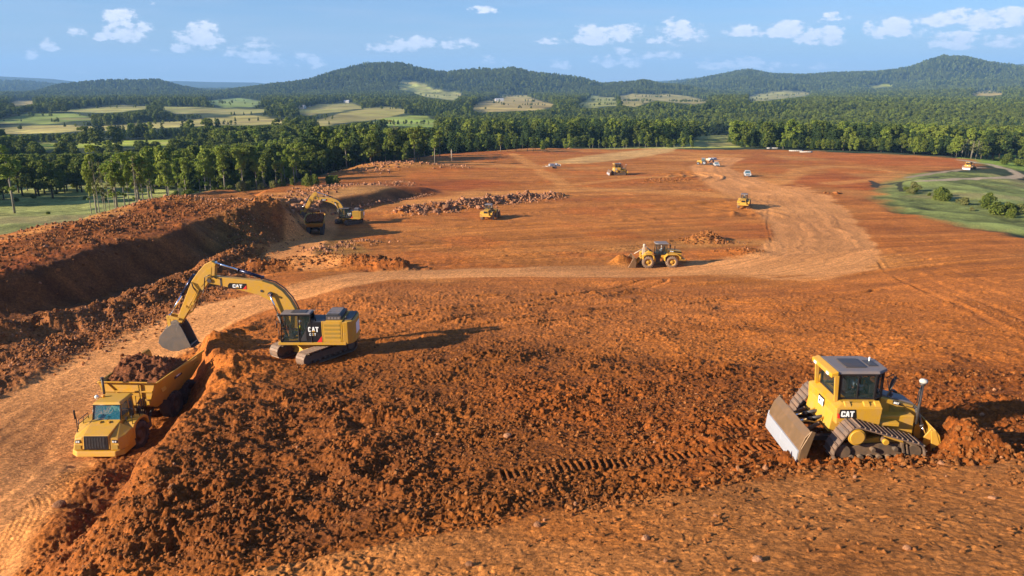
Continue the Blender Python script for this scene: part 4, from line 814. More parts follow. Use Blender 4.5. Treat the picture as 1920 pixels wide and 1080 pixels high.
# ---- the woods beyond: one object, every point carries one tree
def instancer(name, pts, scl, idx, sources, label, cat, width=None):
    me = bpy.data.meshes.new(name); me.vertices.add(len(pts)); me.vertices.foreach_set('co', np.asarray(pts, np.float32).ravel())
    a = me.attributes.new('scl', 'FLOAT_VECTOR', 'POINT'); s3 = np.stack([scl * (1 if width is None else width)] * 2 + [scl], 1); a.data.foreach_set('vector', s3.astype(np.float32).ravel())
    a = me.attributes.new('idx', 'INT', 'POINT'); a.data.foreach_set('value', idx.astype(np.int32))
    rngl = np.random.RandomState(3); a = me.attributes.new('rot', 'FLOAT_VECTOR', 'POINT'); rv = np.zeros((len(pts), 3), np.float32); rv[:, 2] = rngl.uniform(0, 6.28, len(pts))
    if 'tree' not in cat and cat != 'woodland': rv[:, :2] = rngl.uniform(0, 6.28, (len(pts), 2))
    a.data.foreach_set('vector', rv.ravel())
    o = bpy.data.objects.new(name, me); COL.objects.link(o); tag(o, label, cat, kind='stuff')
    ng = bpy.data.node_groups.new(name, 'GeometryNodeTree'); ng.interface.new_socket('Geometry', in_out='INPUT', socket_type='NodeSocketGeometry'); ng.interface.new_socket('Geometry', in_out='OUTPUT', socket_type='NodeSocketGeometry')
    N = ng.nodes; L = ng.links; gi = N.new('NodeGroupInput'); go = N.new('NodeGroupOutput'); jn = N.new('GeometryNodeJoinGeometry')
    for src in reversed(sources):
        jl = N.new('GeometryNodeJoinGeometry')
        for so in (src if isinstance(src, (list, tuple)) else [src]):
            oi = N.new('GeometryNodeObjectInfo'); oi.transform_space = 'ORIGINAL'; oi.inputs['Object'].default_value = so; L.new(oi.outputs['Geometry'], jl.inputs[0])
        g2 = N.new('GeometryNodeGeometryToInstance'); L.new(jl.outputs[0], g2.inputs[0]); L.new(g2.outputs[0], jn.inputs[0])
    ip = N.new('GeometryNodeInstanceOnPoints'); ip.inputs['Pick Instance'].default_value = True
    def na(nm, t):
        n = N.new('GeometryNodeInputNamedAttribute'); n.data_type = t; n.inputs['Name'].default_value = nm
        return next(s_ for s_ in n.outputs if s_.enabled and s_.name == 'Attribute')
    L.new(gi.outputs[0], ip.inputs['Points']); L.new(jn.outputs[0], ip.inputs['Instance']); L.new(na('idx', 'INT'), ip.inputs['Instance Index']); L.new(na('scl', 'FLOAT_VECTOR'), ip.inputs['Scale']); L.new(na('rot', 'FLOAT_VECTOR'), ip.inputs['Rotation']); L.new(ip.outputs[0], go.inputs[0])
    md = o.modifiers.new('Scatter', 'NODES'); md.node_group = ng; return o
def make_woods():
    rng = np.random.RandomState(12)
    # low crown meshes shared by the woods (kept inside the visible trees): pick visible trees of each kind
    src = {}
    for e in TREES:
        for ch in e.children:
            if ch.name.startswith('crown'): src.setdefault(ch.data.name, ch)
    kinds = [];
    for kname in ('round', 'oval', 'pine', 'tall'):
        for tm, cm in TREE[kname]:
            if cm.name in src: kinds.append((kname, src[cm.name]))
    sources = [k[1] for k in kinds]; names = [k[0] for k in kinds]
    allp = []; alls = []; alli = []
    # horizon sweep: how much of every spot is visible from the picture's side
    def vis_table(T):
        rs, az, X, Y, Z, F = T; el = Z / rs[:, None]; return np.maximum.accumulate(el, axis=0)
    v1 = vis_table(TERR); v2 = vis_table(FARR); near_max = v1[-1]
    near2 = np.interp(FARR[1], TERR[1], near_max); v2 = np.maximum(v2, near2[None])
    for (r0, r1, sp, hgt) in ((180, 700, 5.6, 13.5), (700, 1500, 6.6, 12.5), (1500, 3000, 8.6, 14.5), (3000, 5600, 12.0, 19), (5600, 8000, 26.0, 34)):
        # jittered polar-ish grid over the wedge
        n = int((R(78) * (r1 * r1 - r0 * r0) / 2) / (sp * sp)); rad = np.sqrt(rng.uniform(r0 * r0, r1 * r1, n)); az = rng.uniform(-R(39), R(39), n)
        x, y = rad * np.sin(az), rad * np.cos(az); z = ground_z(x, y)
        rs, azs, X, Y, Z, F = TERR if r1 <= 450 else FARR
        Fv = np.zeros(n)
        for T, w in ((TERR, rad < 450), (FARR, rad >= 450)):
            if w.any():
                i = np.clip(np.searchsorted(T[0], rad[w]) - 1, 0, len(T[0]) - 2); j = np.clip(np.searchsorted(T[1], np.where(az[w] < T[1][0], az[w] + 6.2832, az[w])) - 1, 0, len(T[1]) - 2); Fv[w] = T[5][i, j]
        keep = Fv < .35
        # meadows keep a few trees and hedgerows
        hedge = (np.abs(fbm(x / 330, y / 210, 2, 3) - .5) < .006) & (rad > 450); keep |= hedge & (rng.rand(n) < .8) & (Fv > .35)
        # near woods only where the photograph has them
        px, py = P(x, y, z)
        near = rad < 700
        dn = near & (sdist(x, y, SITE) > -14); keep &= ~dn
        keep &= ~(near & (px > 1560) & (rad < 395) & True)
        keep &= ~((px < 320) & (rad < 240)); keep &= ~((px < 900) & (rad < 215)); keep &= ~((px > 560) & (px < 860) & (rad < 262)); keep &= ~((px > 840) & (px < 1100) & (rad < 335)); keep &= ~((px > 1040) & (px < 1760) & (rad < 385)); keep &= ~((px > 1740) & (rad < 395))
        # woods stay below the sight of the open meadows behind them
        hh0 = hgt * rng.uniform(.65, 1.15, n) * (0.8 + .4 * fbm(x / 120, y / 120, 3, 1))
        lim = np.interp(px, [0, 300, 600, 700, 850, 1000, 1300, 1920], [287, 282, 252, 238, 244, 256, 262, 254])
        tx, ty = P(x, y, z + hh0); over = (rad < 430) & (ty < lim)
        zl = (lim - 540) / FPX; zmax = -(SP * y + zl * y * CP) / (CP - zl * SP); hh0 = np.where(over, np.clip(zmax - z, 0, None), hh0); keep &= hh0 > 5.0
        best = np.zeros(n); best[:] = -1
        for q in (1.0, .82, .66, .52, .40):
            okq = np.ones(n, bool)
            for fr in (.97, .6, .3):
                tx, ty = P(x, y, z + hh0 * q * fr); fm_, _ = field_mask(tx, ty, np.zeros(n)); okq &= fm_ < .5
            best = np.where((best < 0) & okq, q, best)
        infield = (Fv < .35) & (rad > 330); hh0 = np.where(infield & (best > 0), hh0 * best, hh0); keep &= ~(infield & ((best < 0) | (hh0 < 5)))
        hh0 = np.where(hedge & (Fv > .35), hh0 * .5, hh0)
        # hidden behind the land in front: leave out
        T = FARR; i = np.clip(np.searchsorted(T[0], rad) - 1, 0, len(T[0]) - 1); j = np.clip(np.searchsorted(T[1], np.where(az < T[1][0], az + 6.2832, az)) - 1, 0, len(T[1]) - 2)
        hz = np.where(rad >= 450, v2[i, j], -9); keep &= ((z + hgt * 1.6) / rad > hz - .002)
        x, y, z, rad_ = x[keep], y[keep], z[keep], rad[keep]; m = len(x)
        patch = fbm(x / 120, y / 120, 3, 1); u = rng.rand(m)
        idx = np.zeros(m, int); pick = {k: [i for i, q in enumerate(names) if q == k] for k in set(names)}
        for t in range(m):
            k = 'pine' if (patch[t] > .52 and u[t] < .6) or u[t] < .12 else ('round' if u[t] < .66 else 'oval')
            idx[t] = pick[k][rng.randint(len(pick[k]))] if k in pick else 0
        hh = hh0[keep]
        allp.append(np.stack([x, y, z - .4], 1)); alls.append(hh / 10); alli.append(idx)
        print('woods ring', r0, r1, m)
    pts = np.concatenate(allp); scl = np.concatenate(alls); idx = np.concatenate(alli)
    instancer('woodland', pts, scl, idx, sources, 'unbroken green woodland covering the valley and the hills beyond the site', 'woodland', width=1.12)
make_woods()

# ================================================================ rocks
def rock_mesh(seed, m):
    bm = bmesh.new(); bmesh.ops.create_icosphere(bm, subdivisions=2, radius=1.0); rng = random.Random(seed)
    ax = [Vector((rng.gauss(0, 1), rng.gauss(0, 1), rng.gauss(0, 1))).normalized() for _ in range(9)]; of = [rng.uniform(.55, .9) for _ in ax]
    for v in bm.verts:
        p = v.co.copy(); k = 1.0
        for a, o in zip(ax, of):
            d = p.normalized().dot(a)
            if d > 0: k = min(k, o / max(d, .01))
        v.co = p * min(k, 1.1) * (1 + rng.uniform(-.05, .05)); v.co.z *= .8
    me = bpy.data.meshes.new('boulder'); bm.to_mesh(me); bm.free(); me.materials.append(m); return me
ROCKS = [rock_mesh(i, M_ROCK) for i in range(5)]; CLODS = [rock_mesh(20 + i, M_CLOD) for i in range(3)]
def boulder(x, y, s, label, group, me=None, rng=rr_):
    o = bpy.data.objects.new('boulder', me or rng.choice(ROCKS)); COL.objects.link(o); z = float(ground_z(x, y)[0]); o.location = (x, y, z + s * .15); o.scale = (s * rng.uniform(.8, 1.3), s * rng.uniform(.8, 1.2), s * rng.uniform(.7, 1.0)); o.rotation_euler = (rng.uniform(-.4, .4), rng.uniform(-.4, .4), rng.uniform(0, 6.28)); return tag(o, label, 'boulder', group)
def along(pts, t):
    L_ = [math.dist(pts[i], pts[i + 1]) for i in range(len(pts) - 1)]; d = t * sum(L_); i = 0
    while i < len(L_) - 1 and d > L_[i]: d -= L_[i]; i += 1
    k = d / L_[i]; return pts[i][0] * (1 - k) + pts[i + 1][0] * k, pts[i][1] * (1 - k) + pts[i + 1][1] * k
for i in range(85):
    x, y = along(BERM_D, rr_.random()); boulder(x + rr_.gauss(0, 1.3), y + rr_.gauss(0, 2.4) - 1.0, rr_.uniform(.3, .72), 'angular rock in the long rubble row across the site', 'rocks of the long rubble row')
x, y, _ = see(838, 392); boulder(x, y, 1.35, 'large domed boulder at the left part of the long rubble row', None)
x, y, _ = see(900, 392); boulder(x, y, 1.15, 'broad brown boulder in the middle of the long rubble row', None)
x, y, _ = see(488, 351); boulder(x, y, 1.9, 'lone pale round boulder in front of the woods', None)
for i in range(40):
    x, y, _ = see(545 + 62 * rr_.random(), 372 + 28 * rr_.random()); boulder(x, y, rr_.uniform(.35, .9), 'pale rock tumbled beside the far excavator', 'pale rocks beside the far excavator')
LINE_C = W([(620,404,-27.2),(700,386,-27.2),(760,374,-27.2),(812,364,-27.2)])
for i in range(46):
    x, y = along(LINE_C, (i + rr_.random()) / 46); boulder(x, y + rr_.gauss(0, .5), rr_.uniform(.25, .5), 'pale stone in the line along the foot of the shaded bank', 'stones along the bank foot')
for px, py, s in ((952, 819, .16), (1008, 986, .12), (1070, 955, .13), (640, 905, .16), (1210, 1010, .13), (1550, 930, .11), (1860, 935, .13), (1520, 1010, .10), (115, 950, .38), (1420, 1052, .14), (880, 1060, .12), (1700, 1030, .12)):
    x, y, _ = see(px, py); boulder(x, y, s, 'small loose stone on the churned foreground soil', 'loose foreground stones', rr_.choice(ROCKS + CLODS))
def rubble():
    rng = np.random.RandomState(9); X = []; Y = []; S = []
    def add(x, y, s): X.append(x); Y.append(y); S.append(s)
    def strip(pts, n, sx, sy, s0, s1):
        for _ in range(n): x, y = along(pts, rng.rand()); add(x + rng.normal() * sx, y + rng.normal() * sy, s0 + (s1 - s0) * rng.rand() ** 2.5)
    strip(BERM_D, 2600, 1.7, 2.6, .12, .42); strip(RIDGE_A, 900, 2.5, 3.5, .05, .22)
    strip(W([(0,460,-20.5),(120,415,-20.5),(230,388,-21),(290,374,-21.3),(370,375,-22)]), 260, 2.5, 4, .08, .3)
    strip(W([(330,385,-21.5),(450,392,-22.5),(530,392,-23)]), 200, 3, 4, .1, .4); strip(W([(540,372,-24),(640,355,-26.5),(760,345,-27.5)]), 700, 3, 4, .12, .5); strip(W([(680,330,-28.5),(760,318,-28.7),(850,322,-29)]), 700, 5, 4, .15, .6)
    strip(W([(0,700,-22),(150,640,-22.4),(300,580,-22.4),(420,525,-22.8)]), 700, 2.2, 3.2, .05, .18); strip(LINE_C, 260, .6, .7, .12, .3)
    strip(W([(585,470,-25.3),(640,462,-26),(690,452,-26)]), 200, 2.0, 2.0, .1, .4); pass
    strip(W([(1030,283,-33),(1065,284,-33)]), 120, 5, 4, .4, 1.1); pass
    nr = len(X)
    strip(W([(1000,1000,-12.9),(1300,970,-12.4),(1600,940,-12.2),(1920,930,-12)]), 420, 2.0, 1.6, .02, .09); strip(W([(1100,1060,-12.6),(1500,1050,-12),(1920,1040,-11.6)]), 300, 2.5, 1.6, .02, .08); strip(W([(1330,925,-13.2),(1550,905,-13),(1750,890,-13),(1900,880,-13)]), 500, .8, .5, .04, .14)
    strip(W([(1300,440,-24),(1350,446,-24)]), 500, 1.8, 1.4, .08, .32); strip(W([(1375,468,-24),(1410,470,-24)]), 300, 1.8, 1.2, .06, .22); strip(W([(1230,330,-26),(1270,328,-26)]), 200, 3, 3, .12, .4)
    strip(RIDGE_A, 3000, 2.5, 3.5, .06, .26); strip(BERM_E, 900, 1.5, 1.2, .06, .26); strip(W([(0,700,-22),(150,640,-22.4),(300,580,-22.4),(420,525,-22.8)]), 2600, 2.4, 3.4, .05, .20); strip(W([(0,480,-20.5),(150,440,-20.6),(300,400,-21.5),(470,400,-22.5)]), 3500, 5, 7, .06, .3)
    # clods over the loose ground, densest on the dark soil
    n = 26000; px = rng.uniform(-60, 1980, n); py = 560 + 560 * rng.rand(n) ** 1.15
    x, y = G(px, py, -15.0 - 3 * (py < 700)); x = np.array(x); y = np.array(y)
    sp = sdist(x, y, PAD); d, _, _ = polydist(x, y, HAUL); ok = (sp > -4) & (d > 5.5); patch = fbm(x / 3, y / 3, 3, 2); ok &= patch > rng.uniform(.25, .62, n) + .22 * (sdist(x, y, FORE) > 0); x, y = x[ok], y[ok]
    ss = .025 + .085 * rng.rand(len(x)) ** 4
    P3 = np.concatenate([np.array(X), x]), np.concatenate([np.array(Y), y]), np.concatenate([np.array(S), ss])
    z = ground_z(P3[0], P3[1]) + P3[2] * .25
    pts = np.stack([P3[0], P3[1], z], 1); isr = np.arange(len(z)) < nr
    rs_ = [o for o in bpy.data.objects if o.name.startswith('boulder')]; src = []
    for me in ROCKS + CLODS:
        for o in rs_:
            if o.data == me: src.append(o); break
    nR = sum(1 for o in src if o.data in ROCKS); print('rock sources', len(src), nR)
    idx = np.where(isr | (rng.rand(len(z)) < .02), rng.randint(0, nR, len(z)), nR + rng.randint(0, max(1, len(src) - nR), len(z)))
    instancer('rubble', pts, P3[2], idx, src, 'loose stones and clods strewn over the red ground and its banks', 'rubble')
# ================================================================ machines
def loop_points(pts, step):
    """evenly spaced points and tangents along a closed rounded outline"""
    P_ = [Vector((a, 0, b)) for a, b in pts]; n = len(P_); seg = [(P_[(i + 1) % n] - P_[i]).length for i in range(n)]; L = sum(seg); k = int(round(L / step)); out = []
    for j in range(k):
        d = L * j / k; i = 0
        while d > seg[i]: d -= seg[i]; i += 1
        t = (P_[(i + 1) % n] - P_[i]).normalized(); out.append((P_[i] + t * d, t))
    return out
def rounded(circles, n=9):
    """convex outline around circles given as (x, z, r), listed counter-clockwise from below"""
    pts = []
    m = len(circles)
    for i in range(m):
        x, z, r = circles[i]; px_, pz, pr = circles[i - 1]; nx, nz, nr = circles[(i + 1) % m]
        def tang(x0, z0, r0, x1, z1, r1):
            d = math.hypot(x1 - x0, z1 - z0); a = math.atan2(z1 - z0, x1 - x0); b = math.acos(max(-1, min(1, (r0 - r1) / d))); return a - b
        a0 = tang(px_, pz, pr, x, z, r); a1 = tang(x, z, r, nx, nz, nr)
        while a1 < a0: a1 += 2 * math.pi
        k = max(2, int((a1 - a0) / .35) + 1)
        for j in range(k + 1): a = a0 + (a1 - a0) * j / k; pts.append((x + r * math.cos(a), z + r * math.sin(a)))
    return pts
def make_track(parent, circles, y0, width, shoe=.19, thick=.05, grouser=.05, frame=None, m=M_TRACK):
    pts = rounded(circles); mb = MB(); P2 = loop_points(pts, shoe)
    for i, (p, t) in enumerate(P2):
        n = Vector((t.z, 0, -t.x)); j = .006 * math.sin(i * 5.1)
        rot = Matrix(((t.x, 0, n.x), (0, 1, 0), (t.z, 0, n.z)))
        mb.box(p + n * j + Vector((0, y0, 0)), (shoe * .93, width, thick), rot)
        mb.box(p + n * (thick * .5 + grouser * .5) + t * (shoe * .3) + Vector((0, y0, 0)), (.03, width * .97, grouser), rot)
        mb.box(p - n * .06 + Vector((0, y0, 0)), (shoe * .8, .16, .09), rot)
    o = mb.build('track', m, parent, .006, 1); return o
def wheel(parent, c, r, w, rim=M_YELD, tyre=M_TYRE, lugs=22, name='wheel'):
    """agricultural / dumper tyre with block tread, rim dish and hub"""
    x, y, z = c; e = MB(); sgn = 1 if y > 0 else -1
    pr = [(r * .56, -w * .46), (r * .62, -w * .5), (r * .86, -w * .5), (r * .96, -w * .40), (r * .97, 0), (r * .96, w * .40), (r * .86, w * .5), (r * .62, w * .5), (r * .56, w * .46)]
    e.lathe(pr, c, 'y', 32)
    for i in range(lugs):
        a = 2 * math.pi * i / lugs
        for s_ in (-1, 1):
            q = rotm('Y', -(a + (s_ * .5 * math.pi / lugs))); cc = q @ Vector((r * .965, 0, 0)); e.box((x + cc.x, y + s_ * w * .26, z + cc.z), (r * .09, w * .44, r * .13), (q @ rotm('X', s_ * .35)).to_3x3())
    o = e.build(name, tyre, parent)
    f = MB(); f.lathe([(r * .585, sgn * w * .40), (r * .55, sgn * w * .36), (r * .50, sgn * w * .22), (r * .30, sgn * w * .16), (r * .27, sgn * w * .38), (r * .20, sgn * w * .42), (0.001, sgn * w * .42)], c, 'y', 24); f.lathe([(r * .585, -sgn * w * .40), (r * .4, -sgn * w * .2), (.001, -sgn * w * .2)], c, 'y', 24)
    for i in range(10):
        a = i * .628; f.cyl((x + r * .4 * math.cos(a), y + sgn * w * .17, z + r * .4 * math.sin(a)), (x + r * .4 * math.cos(a), y + sgn * w * .24, z + r * .4 * math.sin(a)), r * .035, n=6)
    f.build('rim', rim, o); return o
def ram(parent, a, b, r, split=.55, body=M_BLK, name='hydraulic_cylinder'):
    a, b = Vector(a), Vector(b); d = (b - a); m = a + d * split
    c = MB(); c.cyl(a, m, r, n=12); c.cyl(m - d.normalized() * .08, m + d.normalized() * .03, r * 1.18, n=12); c.cyl(a + Vector((0, -r * 1.5, 0)), a + Vector((0, r * 1.5, 0)), r * .9, n=10); o = c.build(name, body, parent)
    c = MB(); c.cyl(m, b, r * .58, n=12); c.cyl(b + Vector((0, -r * 1.5, 0)), b + Vector((0, r * 1.5, 0)), r * .8, n=10); c.build('rod', M_CHROME, o); return o
def side_T(x, y, z, s):  # lettering plane on a side face: s=+1 faces +y (reads towards -x), s=-1 faces -y (reads towards +x)
    m = Matrix(((-s, 0, 0, x), (0, 0, s, y), (0, 1, 0, z), (0, 0, 0, 1))) if s > 0 else Matrix(((1, 0, 0, x), (0, 0, -1, y), (0, 1, 0, z), (0, 0, 0, 1)))
    return m
def operator(loc, rz, label, shirt, helmet=M_WHT, scale=1.0):
    """seated machine driver: one continuous skinned body, clothes over it"""
    e = empty('person', loc, rz, label, 'person', None, scale)
    J = {'pel': (0, 0, .05), 'wst': (.0, 0, .25), 'chs': (.04, 0, .45), 'nck': (.05, 0, .60), 'hd0': (.07, 0, .70), 'hd1': (.08, 0, .82)}
    for s in (-1, 1):
        k = 'l' if s > 0 else 'r'
        J.update({k + 'sh': (.04, .19 * s, .53), k + 'el': (.14, .27 * s, .28), k + 'wr': (.38, .22 * s, .27), k + 'hn': (.46, .20 * s, .28), k + 'hp': (.03, .10 * s, .04), k + 'kn': (.46, .14 * s, .10), k + 'an': (.52, .14 * s, -.33), k + 'to': (.68, .15 * s, -.38)})
        for q in range(4): J[k + 'f%d' % q] = (.52 - .006 * abs(q - 1.5), (.165 + .022 * q) * s, .262); J[k + 'g%d' % q] = (.545 - .005 * abs(q - 1.5), (.168 + .021 * q) * s, .235)
        J[k + 'th'] = (.49, .155 * s, .30)
    E = [('pel', 'wst'), ('wst', 'chs'), ('chs', 'nck'), ('nck', 'hd0'), ('hd0', 'hd1')]
    for k in 'lr':
        E += [('chs', k + 'sh'), (k + 'sh', k + 'el'), (k + 'el', k + 'wr'), (k + 'wr', k + 'hn'), ('pel', k + 'hp'), (k + 'hp', k + 'kn'), (k + 'kn', k + 'an'), (k + 'an', k + 'to'), (k + 'hn', k + 'th')]
        for q in range(4): E += [(k + 'hn', k + 'f%d' % q), (k + 'f%d' % q, k + 'g%d' % q)]
    rad = lambda n: {'pel': .13, 'wst': .125, 'chs': .15, 'nck': .06, 'hd0': .085, 'hd1': .085}.get(n, {'sh': .07, 'el': .05, 'wr': .033, 'hn': .038, 'hp': .10, 'kn': .07, 'an': .045, 'to': .04, 'th': .012}.get(n[1:], .010))
    def skinned(name, keep, grow, m, par):
        ks = [k for k in J if keep(k)]; idx = {k: i for i, k in enumerate(ks)}; me = bpy.data.meshes.new(name); me.from_pydata([J[k] for k in ks], [(idx[a], idx[b]) for a, b in E if a in idx and b in idx], [])
        me.materials.append(m); o = bpy.data.objects.new(name, me); COL.objects.link(o); o.parent = par
        bm = bmesh.new(); bm.from_mesh(me); ly = bm.verts.layers.skin.verify(); bm.verts.ensure_lookup_table()
        for k in ks: d = bm.verts[idx[k]][ly]; d.radius = (rad(k) + grow,) * 2; d.use_root = (k == ks[0])
        bm.to_mesh(me); bm.free()
        md = o.modifiers.new('Skin', 'SKIN'); md.use_smooth_shade = True; sb = o.modifiers.new('Sub', 'SUBSURF'); sb.levels = sb.render_levels = 1; return o
    body = skinned('body', lambda k: True, 0, M_SKIN, e)
    skinned('shirt', lambda k: k in ('pel', 'wst', 'chs') or k[1:] in ('sh', 'el', 'wr'), .012, shirt, e)
    skinned('trousers', lambda k: k == 'pel' or k[1:] in ('hp', 'kn', 'an'), .012, M_JEAN, e)
    f = MB(); f.ball((.165, .035, .80), .014, 6); f.ball((.165, -.035, .80), .014, 6); f.cyl((.15, 0, .79), (.185, 0, .765), .008, .018, 6); f.box((.160, 0, .735), (.012, .05, .010)); f.box((.08, .092, .775), (.03, .014, .05)); f.box((.08, -.092, .775), (.03, .014, .05)); f.build('face', M_SKIN, e)
    h = MB(); h.ball((.075, 0, .845), .12, 14, (1.15, 1, .85)); h.lathe([(.12, -.005), (.155, -.012), (.12, .008)], (.085, 0, .83), 'z', 16); h.build('hard_hat', helmet, e)
    return e
# ---------------------------------------------------------------- excavator (forward = +x)
def make_excavator(loc, rz, label, group, track_rel, person=True):
    e = empty('excavator', loc, rz, label, 'excavator', group)
    old = MB()
    # undercarriage turned against the upper structure
    TR = rotm('Z', track_rel)
    def tb(mb): mb.T = TR; return mb
    for s in (1, -1):
        circles = [(-1.92, .47, .40), (1.92, .47, .40), (1.75, .52, .40), (-1.8, .52, .40)]
        circles = [(-1.95, .50, .46), (1.95, .50, .46)]
        mb = MB(); mb.T = TR @ Matrix.Translation((0, s * 1.42, 0)); P2 = loop_points(rounded(circles), .20)
        for i, (p, t) in enumerate(P2):
            n = Vector((t.z, 0, -t.x)); rot = Matrix(((t.x, 0, n.x), (0, 1, 0), (t.z, 0, n.z)))
            mb.box(p, (.185, .84, .035), rot)
            for g in (-.055, .0, .055): mb.box(p + n * .03 + t * g, (.018, .82, .03), rot)
            mb.box(p - n * .06, (.16, .2, .09), rot)
        t_ = mb.build('track', M_TRACK, e)
        fb = MB(); fb.T = TR @ Matrix.Translation((0, s * 1.42, 0)); fb.prism([(-1.6, .25), (1.6, .25), (1.75, .45), (1.5, .72), (-1.5, .72), (-1.75, .45)], -.2, .2)
        fb.cyl((1.95, -.3, .46), (1.95, .3, .46), .33, n=20); fb.cyl((-1.95, -.3, .46), (-1.95, .3, .46), .34, n=20)
        for k in range(7): fb.cyl((-1.4 + k * .46, -.26, .2), (-1.4 + k * .46, .26, .2), .12, n=12)
        for k in range(2): fb.cyl((-.7 + k * 1.4, -.22, .76), (-.7 + k * 1.4, .22, .76), .09, n=10)
        fb.build('track_frame', M_MUDST, t_, .012, 1)
    c = tb(MB()); c.hull([(1.2, -.85, .35), (1.2, .85, .35), (-1.2, .85, .35), (-1.2, -.85, .35)], [(.75, -.75, .88), (.75, .75, .88), (-.75, .75, .88), (-.75, -.75, .88)]); c.b2(.5, .95, -1.4, 1.4, .45, .78); c.b2(-.95, -.5, -1.4, 1.4, .45, .78); c.cyl((0, 0, .8), (0, 0, 1.08), .72, n=28); c.build('car_body', M_YELD, e, .02)
    # upper structure
    b = MB(); b.prism([(2.08, 1.14), (2.08, 1.34), (-2.62, 1.34), (-2.62, 1.14)], .35, 1.42); b.prism([(1.9, 1.14), (1.9, 1.34), (-2.62, 1.34), (-2.62, 1.14)], -1.42, -.45); b.b2(-2.4, .6, -.5, .4, 1.1, 1.36); deck = b.build('platform', M_YEL, e, .02)
    b = MB(); b.prism([(.5, 1.3), (1.15, 1.35), (1.2, 1.75), (.9, 2.0), (.2, 1.9), (.1, 1.3)], -.42, -.30); b.prism([(.5, 1.3), (1.15, 1.35), (1.2, 1.75), (.9, 2.0), (.2, 1.9), (.1, 1.3)], .22, .34); b.build('boom_bracket', M_YEL, e, .015)
    # engine housing
    b = MB(); b.b2(-.98, -2.42, .30, 1.41, 1.345, 2.86); h1 = b.build('side_panel', M_YEL, e, .035)
    v = MB()
    for i in range(4):
        z = 1.62 + i * .29; v.b2(-1.16, -2.25 + (.0 if i else .25) * 0, 1.412, 1.416, z, z + .15)
        for j in range(4): v.b2(-1.18, -2.23, 1.416, 1.424, z + .012 + j * .036, z + .030 + j * .036)
    v.build('vent', M_VENT, h1)
    s_ = MB(); s_.b2(-2.28, -2.292, 1.411, 1.416, 1.36, 2.84); s_.b2(-1.04, -1.05, 1.411, 1.416, 1.36, 2.84); s_.build('panel_gap', M_BLK, h1)
    b = MB(); b.b2(-.98, -2.42, -1.41, .26, 1.345, 2.83); b.build('engine_housing', M_YELD, e, .03)
    b = MB(); b.prism([(.12, 1.345), (-.97, 1.345), (-.97, 2.80), (-.10, 2.78), (.12, 2.30)], .46, 1.41); pnl = b.build('black_side_panel', M_BLK, e, .02)
    m = MB(); m.prism([(-.62, 1.352), (-.97, 1.352), (-.97, 1.80)], 1.412, 1.42); m.prism([(-.62, 1.352), (-.97, 1.352), (-.97, 1.80)], 1.412, 1.42); m.build('red_stripe', M_RED, pnl)
    w_ = MB(); word(w_, 'CAT', side_T(-.06, 1.412, 2.10, 1), .72, .36); word(w_, 'C', side_T(-.13, 1.412, 1.83, 1), .10, .17); word(w_, 'E', side_T(-.25, 1.412, 1.83, 1), .10, .17); word(w_, 'T', side_T(-.47, 1.412, 1.83, 1), .10, .17); lo_ = w_.build('white_lettering', M_WHT, pnl)
    w_ = MB(); w_.T = side_T(-.06, 1.412, 2.10, 1); w_.prism([(.22, 0), (.50, 0), (.36, .15)], .012, .018, 'z'); w_.T = Matrix(); word(w_, '3', side_T(-.36, 1.412, 1.83, 1), .09, .17); w_.build('yellow_mark', M_YEL, pnl)
    b = MB(); b.b2(-1.25, -2.3, -.95, 1.1, 2.86, 3.12); b.prism([(-1.15, 3.12), (-2.2, 3.12), (-2.1, 3.24), (-1.3, 3.24)], -.8, .95); hd = b.build('engine_hood', M_DKG, e, .03)
    g = MB()
    for i in range(4): g.b2(-1.38 - i * .22, -1.54 - i * .22, 1.10, 1.105, 2.92, 3.07)
    g.build('hood_grille', M_ROOF, hd)
    for s0 in (-.6, -.1, .4):
        g = MB(); g.b2(-1.3, -2.15, s0, s0 + .42, 3.245, 3.262); g.build('hood_panel', M_ROOF, hd, .01)
    g = MB(); g.b2(.05, -.96, -.30, 1.36, 2.80, 2.83); g.b2(-.99, -1.2, -1.38, 1.38, 2.86, 2.88); g.build('walkway', M_DKG, e)
    # counterweight, rounded
    b = MB(); prof = [(-2.43, 1.41), (-2.75, 1.38), (-3.02, 1.18), (-3.15, .8), (-3.18, 0), (-3.15, -.8), (-3.02, -1.18), (-2.75, -1.38), (-2.43, -1.41)]
    b.hull([(x * 1.0, y, 1.2) for x, y in prof], [(x, y, 2.80) for x, y in prof]); cw = b.build('counterweight', M_YEL, e, .05, 3)
    b = MB(); b.b2(-3.186, -3.19, -.55, .55, 1.7, 2.5); b.build('rear_badge', M_WHT, cw)
    b = MB(); b.b2(-2.5, -3.0, -1.0, 1.0, 2.80, 2.9); b.build('counterweight_top', M_DKG, e, .02); b = MB(); b.cyl((-2.6, .9, 2.9), (-2.6, .9, 3.1), .05, n=10); b.build('exhaust', M_DKG, e)
    # cab: posts, roof, panes
    cb = MB(); x0, x1, y0, y1, z0, z1 = -.28, 1.86, .44, 1.40, 1.345, 3.34
    for a, b_ in (((x1, y1, z0), (x1 - .12, y1 - .03, z1)), ((x1, y0, z0), (x1 - .12, y0 + .03, z1)), ((.62, y1, z0), (.60, y1 - .03, z1)), ((x0, y1, z0), (x0 + .04, y1 - .03, z1)), ((x0, y0, z0), (x0 + .04, y0 + .03, z1))):
        cb.box((Vector(a) + Vector(b_)) / 2, (.10, .07, z1 - z0), (Vector(b_) - Vector(a)).to_track_quat('Z', 'Y').to_matrix() @ rotm('Z', 0).to_3x3())
    for x_, y_, d_ in (((x0 + x1) / 2, y1 - .01, (x1 - x0, .06, .12)), ((x0 + x1) / 2, y0 + .01, (x1 - x0, .06, .12))):
        cb.box((x_, y_, z0 + .05), d_); cb.box((x_, y_ * 1.0, z1 - .04), d_)
